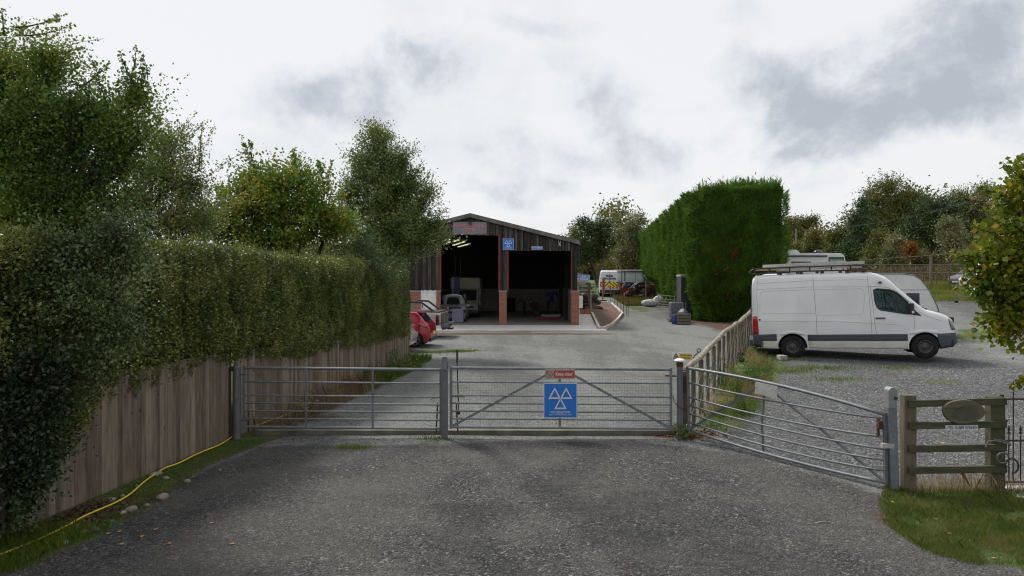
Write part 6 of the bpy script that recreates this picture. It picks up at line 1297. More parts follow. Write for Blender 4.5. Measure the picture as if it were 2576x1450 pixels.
zt = at(0, 686, 84).z - gz(q.x, 84); MB().box((0, 0, zt - 1.25), (2.0, 1.6, 1.3)).build('engine_cover', mat('digger_yellow', (.62, .32, .03), .5, col2=(.5, .25, .04)), T, bevel=.25); MB().box((-.2, 0, zt - .45), (1.3, 1.3, .8)).build('cab', M['dglass'], T, bevel=.1)
for y in (-.9, .9): MB().box((0, y, .45), (3.0, .45, .85)).build('track', M['black'], T, bevel=.25)
MB().tube([(-.8, 0, zt - 1.3), (-1.8, 0, zt - .2), (-2.6, 0, zt - 1.4)], .14, 8).build('boom', bpy.data.materials['digger_yellow'], T)
# static caravan, red skip, frame, junk, sheet of metal, bags, tank, gate, toilet
q = at(1585, 735, 74); sc_ = thing('static_caravan', 'long pale static caravan behind the service van, partly behind the conifer hedge', 'static caravan', (at(1553, 720, 74).x, 75.2, gz(11, 75)), R(-10))
zt = at(0, 681, 74).z - sc_.location.z; Ls = 4.3
MB().box((Ls / 2, 1.5, zt / 2 + .2), (Ls, 3.0, zt - .4)).build('body', mat('pale_blue_cladding', (.52, .56, .56), .6, col2=(.44, .48, .48), scale=1.2), sc_, bevel=.03); MB().box((Ls / 2, 1.5, zt + .03), (Ls + .3, 3.3, .14)).build('roof', mat('dirty_roof_white', (.58, .57, .50), .7, col2=(.36, .35, .29), scale=4), sc_); 
MB().box((Ls * .45, -.03, zt - .22), (Ls * .8, .05, .06)).build('gutter', M['galv'], sc_); mb = MB(); [mb.box((Ls * u, -.005, zt / 2 + .1), (.03, .02, zt - .7)) for u in (.25, .5, .75)]; mb.box((Ls / 2, -.006, 1.0), (Ls, .02, .03)); mb.build('panel_joint', M['galv_dark'], sc_); MB().bar((3.0, .3, zt + .1), (3.25, .3, zt + .6), .06).build('aerial', M['white'], sc_); MB().box((Ls / 2, 1.5, .2), (Ls * .9, 2.6, .4)).build('chassis', M['dark'], sc_)
q = at(1574, 740, 71); T = thing('red_bin', 'red metal box bin standing beside the service van', 'bin', (q.x, 71, gz(q.x, 71))); MB().box((0, 0, .68), (1.0, .8, 1.3)).build('bin_body', M['red'], T, bevel=.04); MB().box((0, -.42, 1.0), (.8, .03, .12)).build('slot', M['rust'], T); MB().box((0, 0, 1.36), (1.06, .86, .08)).build('lid', M['redsteel'], T)
q = at(1596, 735, 72); T = thing('dark_tarp_heap', 'dark tarpaulin covered crates beside the red bin', 'tarpaulin', (q.x, 71.8, gz(q.x, 71.8))); MB().box((0, 0, .7), (1.5, 1.0, 1.35)).build('crates', M['dark'], T, bevel=.1); MB().box((0, 0, 1.25), (1.6, 1.1, .35)).build('tarpaulin', mat('black_green_tarp', (.03, .035, .03), .6), T, bevel=.12)
T = thing('steel_frame_stand', 'thin black upright steel frame in front of the static caravan', 'frame', (at(1583 + 7, 735, 71.5).x, 72.6, gz(13, 72)));
for x in (-.9, -.6, 1.6): MB().bar((x, 0, 0), (x, 0, 2.55), .07).build('upright', M['iron'], T)
MB().bar((-.95, 0, 2.55), (1.65, 0, 2.5), .07).build('top_bar', M['iron'], T)
q = at(1612, 745, 66); T = thing('scrap_heap', 'heap of rusty red and black scrap under a hooped frame by the hedge', 'scrap heap', (q.x, 66.5, gz(q.x, 66.5)))
M['junk1'] = mat('scrap_red', (.20, .06, .045), .8, col2=(.10, .04, .035)); M['junk2'] = mat('scrap_blue', (.06, .08, .16), .7, col2=(.04, .05, .1)); r_ = np.random.default_rng(8)
for i in range(22):
    mb = MB(); mb.box((0, 0, 0), (r_.uniform(.3, 1.0), r_.uniform(.2, .6), r_.uniform(.1, .5)), Matrix.Rotation(r_.uniform(-.6, .6), 3, 'Y')); o = mb.build('scrap_piece', [M['junk1'], M['black'], M['rust'], M['galv_dark'], M['dark']][i % 5], T, bevel=.03); o.location = (r_.uniform(-1.5, 1.6), r_.uniform(-.6, .6), r_.uniform(.15, .55) + .35 * (i % 3))
o = MB().box((0, 0, 0), (.7, .5, .5)).build('drum', M['junk2'], T, bevel=.1); o.location = (-1.2, 0, 1.45)
for y in (-.5, .5): MB().tube([(1.3 * math.cos(t) + .2, y, 1.65 * math.sin(t)) for t in np.linspace(0, math.pi, 14)], .06, 7).build('hoop', M['black'], T)
MB().prism([(1.25 * math.cos(t) + .2, 1.6 * math.sin(t)) for t in np.linspace(.2, math.pi - .9, 12)], (0, .55, 0), (1, 0, 0), (0, 0, 1), (0, 1, 0), .05).build('tarpaulin', bpy.data.materials['black_green_tarp'], T)
q = at(1638, 744, 60); T = thing('lean_to_shelter', 'small collapsed timber and sheet shelter at the hedge foot', 'shelter', (at(1641, 735, 64).x, 64, gz(14, 64)))
for i in range(4): o = MB().box((0, 0, 0), (1.6, .8, .04), Matrix.Rotation(.35 + .06 * i, 3, 'Y')).build('roof_sheet', M['wood_grey'], T); o.location = (.1 * i, .2 * i, 2.1 - .14 * i)
for x in (-.6, .5): MB().bar((x, 0, 0), (x, 0, 1.9), .1).build('upright', M['wood_grey'], T)
q = at(1628, 756, 56.5); T = thing('white_sack', 'white bulging builders sack lying left of the leaning gate', 'sack', (q.x + .3, 57, gz(q.x, 57))); o = rock((0, 0, .3), (.8, .45, .34), mat('sack_white', (.45, .45, .45), .8, col2=(.36, .36, .38), scale=6), 3, parent=T, name='sack'); o = rock((.75, .1, .55), (.5, .4, .42), bpy.data.materials['sack_white'], 4, parent=T, name='sack_top')
# small gate leaning by the hedge
dg_ = 51.5; a = at(1656, 757, dg_); T = thing('small_metal_gate', 'small galvanised gate standing open at the conifer hedge foot', 'gate', (a.x, dg_, gz(a.x, dg_) + .05)); w = 41 * dg_ / F
for z, r in zip((.12, .32, .52, .72, .92, 1.2), [.03] * 6): MB().tube([(0, 0, z + .09), (w, 0, z - .04)], r, 7).build('rail', M['alu'], T)
for x, o_ in ((0, .07), (w, -.05)): MB().bar((x, 0, .05 + o_), (x, 0, 1.3 + o_), .05).build('stile', M['alu'], T)
for s in (-1, 1): MB().bar((w / 2, 0, 1.15), (w / 2 + s * .35, 0, .2), .025).build('brace', M['alu'], T)
# portable toilet, water tanks
dt = 46; a = at(1703, 772, dt); T = thing('portable_toilet', 'dark grey portable toilet cabin with a pale domed roof tucked into the hedge', 'portable toilet', (a.x + .5, dt, gz(a.x, dt))); zt = at(0, 688, dt).z - T.location.z
MB().box((0, 0, (zt - .3) / 2), (.8, 1.1, zt - .3)).build('cabin', mat('cabin_green_grey', (.02, .028, .03), .6, col2=(.028, .038, .04)), T, bevel=.04); MB().box((0, 0, zt - .2), (.86, 1.16, .22)).build('roof', mat('pale_roof', (.2, .23, .25), .5), T, bevel=.09); MB().box((.25, -.57, zt - 1.35), (.2, .02, .24)).build('notice', M['signw'], T); MB().box((-.38, -.56, zt / 2), (.05, .05, zt - .4)).build('door_edge', M['galv'], T)
dt = 44; a = at(1700, 772, dt); T = thing('bulk_tank', 'grey plastic bulk tank in a wire cage in front of the toilet cabin', 'tank', (a.x + .0, dt - .1, gz(a.x, dt))); MB().box((0, 0, .75), (.8, .8, 1.0)).build('tank', mat('grey_tank', (.10, .105, .115), .5, col2=(.07, .075, .08)), T, bevel=.08); MB().lathe([(.001, 1.3), (.16, 1.3), (.18, 1.22)], (0.1, 0, 0), 'z', 14).build('lid', M['black'], T)
mb = MB(); [mb.tube([(-.5, -.46, z), (.5, -.46, z)], .014, 5) for z in (.2, .45, .7, .95, 1.2)]; [mb.tube([(x, -.46, .1), (x, -.46, 1.25)], .014, 5) for x in np.linspace(-.5, .5, 6)]; mb.build('cage', M['galv'], T); MB().box((0, 0, .12), (1.0, .9, .14)).build('pallet', M['wood_grey'], T)
q = at(1721, 768, 42.5); T = thing('rubbish_bag', 'grey plastic rubbish bag beside the caged tank', 'bag', (q.x, 42.8, gz(q.x, 42.8))); rock((0, 0, .45), (.42, .35, .5), mat('bag_grey', (.10, .105, .115), .4, col2=(.06, .065, .07), scale=5), 9, parent=T, name='bag')
q = at(1712, 778, 42); T = thing('crate', 'grey wooden crate on the ground at the corner of the hedge', 'crate', (q.x, 41.5, gz(q.x, 41.5))); 
for i in range(4): MB().box((0, -.33, .1 + .17 * i), (.85, .03, .12)).build('slat', M['wood_grey'], T)
MB().box((0, 0, .34), (.82, .62, .64)).build('crate_body', M['black'], T)
q = at(1694, 777, 42); T = thing('blue_drum', 'small bright blue plastic drum left of the grey crate', 'drum', (q.x, 41.6, gz(q.x, 41.6))); MB().lathe([(.001, 0), (.19, 0), (.2, .05), (.2, .5), (.15, .58), (.001, .6)], (0, 0, 0), 'z', 18).build('drum', mat('blue_plastic', (.012, .03, .18), .4), T, smooth='angle')
# ---- meadow fences
def wire_fence(name, label, pts, n, h, rails, r=.05, pw=.09, m=M['wood_grey']):
    T = thing(name, label, 'fence', (pts[0][0], pts[0][1], 0)); o = Vector((pts[0][0], pts[0][1], 0)); tot = [0]
    for a, b in zip(pts[:-1], pts[1:]): tot.append(tot[-1] + math.dist(a, b))
    def pos(s): x = np.interp(s, tot, [p[0] for p in pts]); y = np.interp(s, tot, [p[1] for p in pts]); return Vector((x, y, gz(x, y))) - o
    for i in range(n):
        q = pos(tot[-1] * i / (n - 1)); MB().box(q + Vector((0, 0, h / 2)), (pw, pw, h)).build('post', m, T)
    for rh, rr in rails: MB().tube([pos(s) + Vector((0, 0, rh)) for s in np.linspace(0, tot[-1], 2 * n)], rr, 6).build('rail', m, T)
    return T
wire_fence('paddock_fence', 'wooden post and rail paddock fence across the far grass on the right', [(at(2150, 700, 53).x, 53.5), (at(2330, 700, 53).x, 53), (at(2480, 700, 52).x, 51.5)], 12, 1.35, [(1.3, .04), (.7, .012)])
wire_fence('heath_fence', 'longer rail fence behind the paddock in front of the heather', [(at(1985, 690, 66).x, 66), (at(2250, 690, 68).x, 68), (at(2460, 690, 68).x, 68)], 17, 1.55, [(1.5, .045), (.75, .012)])
q = at(2342, 720, 52.3); T = thing('tall_fence_post', 'tall weathered post with a crosspiece rising above the paddock fence', 'post', (q.x, 52.3, gz(q.x, 52.3))); MB().box((0, 0, 1.35), (.16, .16, 2.7)).build('post', M['wood_grey'], T); MB().bar((-.1, 0, 2.3), (.25, 0, 2.95), .06).build('strut', M['wood_grey'], T)
MB().tube([(-5, 1, 2.3), (0, 0, 2.65), (6, -2, 3.2)], .035, 6).build('pole_rail', M['wood_grey'], T)
wire_fence('field_fence', 'wire stock fence across the meadow behind the barn corner', [(5.5, 72), (8.9, 72.5)], 5, 1.2, [(1.15, .012), (.9, .01), (.6, .01), (.35, .01)], pw=.07)
# telegraph pole and cable
pd = 105; a = at(2003, 590, pd); T = thing('telegraph_pole', 'wooden telegraph pole standing before the autumn trees behind the motorhome', 'telegraph pole', (a.x, pd, gz(a.x, pd))); zt = at(0, 577, pd).z - T.location.z
MB().tube([(0, 0, 0), (0, 0, zt)], [.17, .12], 10).build('pole', mat('pole_wood', (.22, .2, .15), .9), T); MB().box((-.2, 0, zt - .3), (1.3, .1, .1)).build('crossarm', M['wood_grey'], T)
for i, (u, v) in enumerate(((0, 0), (.5, .3))):
    P = []
    for s in np.linspace(0, 1, 24):
        px = 2003 + s * 560; py = 580 - 112 * s ** 1.7 + v * 16 * s; d = pd - 55 * s; P.append(at(px, py, d))
    tag(MB().tube(P, .008, 4).build('overhead_cable', M['galv_dark']), ('upper' if i == 0 else 'lower') + ' overhead cable crossing in front of the right hand wood', 'cable', 'overhead cables')
# ================================================================== VEGETATION
def snoise3(P, s, seed=0):
    """cheap smooth 3-D noise in [-1,1]"""
    r = np.random.default_rng(seed); o = np.zeros(len(P))
    for i in range(5):
        k = r.normal(size=3) / s * (1 + .5 * i); o += np.sin(P @ k + r.uniform(0, 6.28)) / (1 + .3 * i)
    return o / 3.2
M['privet'] = leafmat('privet_leaf', [(0.051, 0.072, 0.021), (0.090, 0.124, 0.033), (0.146, 0.185, 0.052), (0.243, 0.269, 0.092)], .32, .18, .7, clump=1.5)
M['hawth'] = leafmat('hawthorn_leaf', [(0.027, 0.058, 0.014), (0.056, 0.115, 0.021), (0.110, 0.182, 0.032), (0.220, 0.230, 0.044)], .5, .35, .3, dead=((.16, .12, .02), .03), clump=.8)
M['grey_l'] = leafmat('greyish_shrub_leaf', [(0.029, 0.052, 0.018), (0.053, 0.090, 0.032), (0.099, 0.142, 0.055), (0.179, 0.224, 0.100)], .30, .2, .8, clump=1.2)
M['airy'] = leafmat('small_birch_leaf', [(0.044, 0.079, 0.024), (0.085, 0.131, 0.041), (0.134, 0.180, 0.062), (0.226, 0.247, 0.103)], .45, .3, .5, dead=((.42, .25, .02), .03), clump=1)
M['hazel'] = leafmat('hazel_leaf', [(0.033, 0.079, 0.014), (0.072, 0.149, 0.021), (0.135, 0.206, 0.031), (0.272, 0.269, 0.038)], .5, .35, .35, dead=((.40, .24, .02), .06), clump=.9)
M['holly'] = leafmat('holly_leaf', [(0.037, 0.068, 0.023), (0.070, 0.117, 0.031), (0.126, 0.182, 0.051), (0.286, 0.315, 0.107)], .35, .2, .7, clump=1.1)
M['leyl'] = leafmat('conifer_frond', [(0.030, 0.068, 0.014), (0.057, 0.124, 0.021), (0.087, 0.184, 0.028), (0.143, 0.250, 0.039)], .65, .2, .2, clump=.8)
M['leylbrown'] = leafmat('dead_conifer_frond', [(0.100, 0.035, 0.015), (0.200, 0.070, 0.030)], .8, .1, .2)
M['maple'] = leafmat('field_maple_leaf', [(0.036, 0.073, 0.008), (0.090, 0.138, 0.013), (0.180, 0.211, 0.015), (0.396, 0.324, 0.026)], .45, .4, .4, dead=((.34, .20, .03), .04), clump=1.6)
M['berry'] = leafmat('hawthorn_berry', [(0.120, 0.008, 0.012), (0.070, 0.010, 0.012)], .4, 0, .5)
M['grass'] = leafmat('grass_blade', [(0.033, 0.077, 0.011), (0.066, 0.132, 0.020), (0.099, 0.165, 0.033), (0.176, 0.187, 0.066)], .6, .35, .3, clump=1.5)
M['dry'] = leafmat('dry_grass_blade', [(.18, .11, .05), (.30, .21, .10), (.42, .33, .18), (.13, .12, .05)], .8, .3, .2, clump=2)
M['pine'] = leafmat('pine_needles', [(0.023, 0.044, 0.019), (0.042, 0.073, 0.028), (0.074, 0.107, 0.043)], .6, .1, .3, clump=.35)
M['wood1'] = leafmat('mixed_green_foliage', [(0.040, 0.054, 0.015), (0.076, 0.093, 0.024), (0.121, 0.137, 0.039), (0.179, 0.179, 0.059)], .6, .2, .3, clump=.3)
M['wood2'] = leafmat('olive_foliage', [(0.039, 0.053, 0.014), (0.071, 0.083, 0.023), (0.115, 0.120, 0.036), (0.179, 0.149, 0.051)], .6, .2, .3, clump=.3)
M['wood3'] = leafmat('silvery_green_foliage', [(0.054, 0.073, 0.030), (0.099, 0.120, 0.054), (0.152, 0.172, 0.083), (0.215, 0.223, 0.120)], .5, .2, .4, clump=.3)
M['autumn'] = leafmat('orange_foliage', [(0.140, 0.050, 0.010), (0.250, 0.090, 0.015)], .6, .3, .3)
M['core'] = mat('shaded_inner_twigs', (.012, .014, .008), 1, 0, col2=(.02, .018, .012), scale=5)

M['ivy0'] = leafmat('tree_shaded_ivy_leaf', [(.010, .019, .008), (.018, .032, .012), (.030, .050, .020), (.055, .080, .035)], .4, .12, .42, clump=1.5)  # ivy's own dark green, deepened by tree shade put into the colour
def limb(mb, a, b, r0, r1, wig=.12, n=6, rg=random):
    a, b = Vector(a), Vector(b); L_ = (b - a).length; P = []
    for i in range(n + 1):
        u = i / n; P.append(a + (b - a) * u + Vector((rg.uniform(-1, 1), rg.uniform(-1, 1), rg.uniform(-.5, .5))) * wig * L_ * math.sin(math.pi * u) * .6 + Vector((0, 0, L_ * .08 * math.sin(math.pi * u))))
    mb.tube(P, [r0 + (r1 - r0) * i / n for i in range(n + 1)], 6); return P
def tree(name, label, base, blobs, m, leaf=(.08, .05), clusters=300, per=40, cr=.35, trunk=.15, group=None, shoots=0, cat='tree', droop=0.0, shell=.55, trunks=1, lean=1.0, berries=0, bark=None, shoot_len=.8, shoot_zmin=.5, up=.2, seed=1, extra=None, fork=.4, sprays=()):
    """blobs: (x, y, z, rx, ry, rz) world ellipsoids that together make the crown"""
    T = thing(name, label, cat, base, 0, group); B = np.array(base, float); r = np.random.default_rng(seed); rg = random.Random(seed)
    bl = np.array(blobs, float); vol = (bl[:, 3] * bl[:, 4] * bl[:, 5]) ** (2 / 3); vol = np.maximum(vol, vol.sum() * .0022); pr = vol / vol.sum()
    k = r.choice(len(bl), clusters, p=pr); d = unit(r.normal(size=(clusters, 3))); rad = (shell + (1 - shell) * r.random(clusters)) * (1 + .10 * r.normal(size=clusters))
    q0 = bl[k, :3] + d * bl[k, 3:]; nz_ = snoise3(q0, cr * 2.6, seed); rad = rad * (1 + .26 * nz_ + .18 * snoise3(q0, cr * 1.1, seed + 1)); rad = np.where(nz_ < -.38, rad * .5, rad)
    Cn = bl[k, :3] + d * bl[k, 3:] * rad[:, None]
    sizes = cr * r.uniform(.55, 1.35, clusters) * np.clip(1.5 * bl[k, 3:].min(1) / cr, .25, 1)
    n = clusters * per; ci = np.repeat(np.arange(clusters), per); off = np.clip(r.normal(size=(n, 3)), -1.7, 1.7) * .55 * sizes[ci][:, None]; off[:, 2] *= .75; off = off * .8 + d[ci] * (r.uniform(-1.3, .9, n) * sizes[ci])[:, None]
    P = Cn[ci] + off; out = unit(P - bl[k[ci], :3]); D = unit(out * .5 + r.normal(size=(n, 3)) * .6 + np.array([0, 0, up - droop]))
    SP = []
    if shoots:
        ks = r.choice(len(bl), shoots, p=pr); ds = unit(r.normal(size=(shoots, 3)) * [1, 1, .5] + [0, 0, .7]); tw = MB()
        for a, b_ in zip(ks, ds):
            s0 = bl[a, :3] + b_ * bl[a, 3:] * .9; L_ = shoot_len * r.uniform(.3, 1.3); dr = unit(b_ * [.7, .7, .3] + np.array([0, 0, .7]) + r.normal(size=3) * .25); q = int(max(8, L_ / leaf[0] * 5)); us = r.random(q) ** 1.3; bend = np.array([dr[0], dr[1], -.35]) * L_ * .35
            SP.append(s0 + dr * L_ * us[:, None] + bend * (us ** 2)[:, None] + r.normal(size=(q, 3)) * (leaf[0] * (1.5 - us))[:, None]); tw.tube([tuple(s0 - B), tuple(s0 + dr * L_ * .5 + bend * .25 - B), tuple(s0 + dr * L_ + bend - B)], [.007, .004, .002], 4, False)
        SP = np.concatenate(SP); P = np.concatenate([P, SP]); D = np.concatenate([D, unit(r.normal(size=(len(SP), 3)))])
    for (x0, y0, x1, y1, dd, wd) in sprays:
        a0, a1 = np.array(at(x0, y0, dd)), np.array(at(x1, y1, dd)); L_ = np.linalg.norm(a1 - a0); q = int(L_ / leaf[0] * 9); us = r.random(q) ** 1.15; sag = np.array([0, 0, -.10 * L_])
        pts_ = a0 + (a1 - a0) * us[:, None] + sag * (4 * us * (us - 1))[:, None] * -.6; pts_ = pts_ + r.normal(size=(q, 3)) * ((wd * dd / F) * (1.15 - us) ** .8)[:, None]; P = np.concatenate([P, pts_]); D = np.concatenate([D, unit(r.normal(size=(q, 3)) + [0, 0, -.3])])
        tube_ = [tuple(a0 + (a1 - a0) * u + sag * 4 * u * (u - 1) * -.6 - B) for u in (0, .25, .5, .75, .97)]; tw = tw if shoots else MB(); tw.tube(tube_, [.016, .012, .008, .005, .002], 5, False)
    keep = P[:, 2] > B[2] + .1; P, D = P[keep], D[keep]; n = len(P); s_ = r.uniform(.65, 1.25, n)
    leaves('crown', P - B, D, leaf[0] * s_, leaf[1] * s_, m, T)
    mb = tw if shoots else MB(); cz = bl[:, 2].mean(); 
    for t_ in range(trunks):
        a = rg.uniform(0, 6.28); sp = .0 if trunks == 1 else .35; b0 = Vector((sp * math.cos(a + t_ * 2.2), sp * math.sin(a + t_ * 2.2), -.15)); hub = Vector(((bl[:, 0].mean() - B[0]) * lean, (bl[:, 1].mean() - B[1]) * lean, (cz - B[2]) * fork + sp)) * (1 if trunks == 1 else .8) + b0 * 1.5
        limb(mb, b0, hub, trunk, trunk * .7, .06, 5, rg)
        for j in range(len(bl)):
            if trunks > 1 and j % trunks != t_: continue
            c = Vector(bl[j, :3] - B); th = min(trunk * .5, .22 * float(bl[j, 3:].min())); limb(mb, hub, c, max(th, trunk * .12), th * .35, .15, 5, rg)
            sel = np.where(k == j)[0][:10 if bl[j, 3:].min() > .25 else 1]
            for q in sel: limb(mb, c * .7 + hub * .3, Vector(Cn[q] - B), min(trunk * .12, .02), .005, .15, 4, rg)
    mb.build('trunk', bark or M['bark'], T, smooth=True)
    if berries:
        kb = r.choice(clusters, berries); nb = berries * 9; Pb = Cn[np.repeat(kb, 9)] + r.normal(size=(nb, 3)) * .07 - B; leaves('berries', Pb, r.normal(size=(nb, 3)), .022, .022, M['berry'], T)['kind'] = 'stuff'
    if extra: extra(T, B)
    return T
def wpt(px, py, d): return tuple(at(px, py, d))
def blob(px, py, d, rx_, rz__, ry=None):
    """ellipsoid centred where a pixel falls at depth d, radii given in px"""
    p = at(px, py, d); return (p.x, p.y, p.z, rx_ * d / F, (ry if ry else (rx_ + rz__) / 2 * d / F), rz__ * d / F)

# ---- long clipped privet hedge -------------------------------------------------------------
def hedge():
    T = thing('clipped_hedge', 'long tall clipped privet hedge with small glossy leaves above the brown board fence', 'hedge', (-6, 14, 0)); B = np.array([-6, 14, 0.])
    path = np.array([(-7.2, 3.0), (-6.25, 7.5), (-5.62, 10.0), (-5.15, 12.6), (-4.45, 18.0), (-3.62, 24.0), (-4.2, 24.9), (-6.4, 25.2)]); seg = np.diff(path, axis=0); sl = np.linalg.norm(seg, axis=1); cum = np.concatenate([[0], np.cumsum(sl)])
    def pos(s): return np.stack([np.interp(s, cum, path[:, 0]), np.interp(s, cum, path[:, 1])], -1)
    def top(y): return np.interp(y, [3, 8, 12, 15, 18, 20, 22, 24, 26], [3.5, 3.45, 3.42, 3.32, 3.35, 3.30, 3.15, 3.05, 3.0])
    def low(y): return np.interp(y, [3, 7.4, 8.1, 8.5, 8.9, 9.7, 11, 12.3, 13.5, 15, 16.5, 18, 20, 22, 24, 24.5], [0, .0, .12, .9, 1.12, 1.32, 1.42, 1.40, 1.36, 1.18, 1.16, 1.05, .98, .85, .95, .1])
    def lowpx(y): return low(y)
    def bulge(P): return .13 * snoise3(P * [1, 1, .5], .5, 3) + .15 * snoise3(P, .22, 4) + .10 * snoise3(P, .10, 5)
    N_ = 330000; w = np.interp(cum[:-1] + sl / 2, [0, cum[-1]], [1, 1]); s = rng.random(N_) ** .9 * cum[-1]; p = pos(s); nrm = np.stack([pos(s + .05)[:, 1] - p[:, 1], -(pos(s + .05)[:, 0] - p[:, 0])], -1); nrm = unit(nrm)
    y = p[:, 1]; tp, lw = top(y), low(y); kind_ = rng.random(N_) < .72
    z = np.where(kind_, lw + (tp - lw) * rng.random(N_), tp); depth = np.abs(rng.normal(size=N_)) * .13
    over = np.interp(z - lw, [0, .25, .6, 1.5], [.06, .22, .28, .22]) * np.interp(y, [20, 24.5], [1, .25]) + np.interp(y, [6, 8.4, 9.4, 24], [.56, .46, .14, .0]) * np.clip((z + .6), .75, 1)
    inset = np.where(kind_, 0, rng.random(N_) * 2.4); d_out = over - inset - np.where(kind_, depth, 0); round_ = .12 * np.clip((z - (tp - .3)) / .3, 0, 1) ** 2
    P3 = np.stack([p[:, 0] + nrm[:, 0] * (d_out - round_), p[:, 1] + nrm[:, 1] * (d_out - round_), z], -1); b_ = bulge(P3 * [1, 1, .6])
    nx3 = np.concatenate([nrm, np.zeros((N_, 1))], 1); nx3[~kind_] = [0, 0, 1]; P3 += nx3 * (b_ - np.where(kind_, 0, depth))[:, None]; P3[:, 2] += gz(-5, 12)
    # hanging wisps along the lower edge and shoots on top
    edge = kind_ & (z < lw + .18); P3[edge, 2] -= np.abs(rng.normal(size=edge.sum())) * .07
    tops = (~kind_) & (rng.random(N_) < .06); P3[tops, 2] += rng.random(tops.sum()) * .22
    D = unit(nx3 * .8 + rng.normal(size=(N_, 3)) * .65 + [0, 0, .3]); sz = rng.uniform(.7, 1.2, N_)
    leaves('foliage', P3 - B, D, .052 * sz, .029 * sz, M['privet'], T)
    # solid dark core; the hedge's inner shade is put into its colour
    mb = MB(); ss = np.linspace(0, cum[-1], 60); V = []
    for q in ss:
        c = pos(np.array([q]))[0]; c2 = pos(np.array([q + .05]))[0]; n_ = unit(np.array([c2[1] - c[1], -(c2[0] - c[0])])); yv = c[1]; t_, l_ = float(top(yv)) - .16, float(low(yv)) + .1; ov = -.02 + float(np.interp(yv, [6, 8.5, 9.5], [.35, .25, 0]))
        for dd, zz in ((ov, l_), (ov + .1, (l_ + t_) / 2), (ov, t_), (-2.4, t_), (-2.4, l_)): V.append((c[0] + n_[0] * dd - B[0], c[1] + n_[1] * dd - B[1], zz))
    mb.add(V, [(i * 5 + j, i * 5 + (j + 1) % 5, (i + 1) * 5 + (j + 1) % 5, (i + 1) * 5 + j) for i in range(59) for j in range(5)] + [tuple(range(5)), tuple(59 * 5 + j for j in range(5))]); mb.build('dark_core', M['core'], T)
    mb = MB()
    for i in range(22): q = pos(np.array([cum[-1] * (i + .5) / 22]))[0]; limb(mb, (q[0] - .7 - B[0], q[1] - B[1], -.1), (q[0] - .6 - B[0], q[1] - B[1], 2.4), .06, .02, .1, 4)
    mb.build('stems', M['bark'], T)
hedge()
# ---- trees on the left ---------------------------------------------------------------------
tree('hawthorn_tree', 'large hawthorn tree with dark red berries at the left edge above the hedge', (-8.3, 9.6, 0), [blob(30, 210, 9.8, 120, 110), blob(130, 330, 9.6, 130, 120), blob(-60, 360, 9.6, 150, 190), blob(230, 300, 9.4, 110, 75), blob(295, 375, 9.2, 72, 72), blob(150, 480, 9.4, 150, 110), blob(350, 240, 9.2, 38, 34), blob(120, 160, 9.4, 60, 60), blob(40, 560, 9.2, 160, 120), blob(325, 260, 9.3, 32, 60), blob(-120, 150, 9.8, 120, 90), blob(40, 700, 9.0, 110, 110), blob(240, 540, 9.2, 90, 80), blob(350, 330, 9.2, 50, 50)],
     M['hawth'], (.044, .034), 1000, 120, .30, .17, shoots=60, berries=110, shoot_len=.5, shell=.35, seed=3, trunks=2, lean=.1,
     sprays=[(40, 90, 188, 62, 9.3, 10), (60, 130, 216, 120, 9.3, 9), (40, 70, 160, 36, 9.3, 9), (200, 220, 270, 165, 9.2, 9), (320, 260, 345, 112, 9.2, 13), (330, 200, 300, 128, 9.2, 6), (340, 250, 375, 165, 9.2, 9), (360, 260, 405, 300, 9.2, 14), (350, 250, 362, 135, 9.2, 9), (280, 290, 235, 150, 9.2, 8), (10, 90, 5, 20, 9.3, 10)])
tree('grey_leaved_shrub', 'shrub with larger greyish glossy leaves leaning over the near end of the hedge', (-7.3, 9.2, 0), [blob(190, 640, 8.3, 90, 90), blob(280, 600, 8.3, 70, 80), blob(240, 760, 8.1, 90, 90), blob(330, 650, 8.5, 55, 70), blob(300, 830, 8.1, 60, 60), blob(230, 890, 8.0, 60, 40), blob(60, 760, 8.1, 90, 110)],
     M['grey_l'], (.05, .028), 330, 64, .24, .07, shoots=25, shoot_len=.5, shell=.6, cat='shrub', seed=4, trunks=3, droop=.35, up=.1, lean=.3, fork=.9)
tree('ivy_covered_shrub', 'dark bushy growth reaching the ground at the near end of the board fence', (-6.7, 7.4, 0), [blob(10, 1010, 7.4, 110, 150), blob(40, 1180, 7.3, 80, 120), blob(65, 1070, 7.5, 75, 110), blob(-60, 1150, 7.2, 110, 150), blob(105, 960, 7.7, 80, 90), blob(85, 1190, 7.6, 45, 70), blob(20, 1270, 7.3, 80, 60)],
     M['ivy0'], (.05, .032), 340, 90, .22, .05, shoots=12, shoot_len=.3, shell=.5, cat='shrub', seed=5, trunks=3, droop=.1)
tree('airy_tree', 'airy small leaved tree with a few orange leaves behind the hawthorn', (-8.6, 16.5, 0), [blob(400, 430, 16, 90, 90), blob(470, 470, 16, 60, 90), blob(340, 500, 16, 90, 110), blob(440, 560, 16, 110, 80), blob(420, 360, 16.2, 55, 45), blob(500, 560, 15.8, 60, 60)],
     M['airy'], (.06, .036), 620, 48, .36, .1, sprays=[(500, 430, 508, 308, 16, 4), (470, 400, 462, 335, 16, 5), (430, 370, 420, 300, 16, 6)], shoots=26, shoot_len=.9, shell=.2, seed=6, trunks=2)
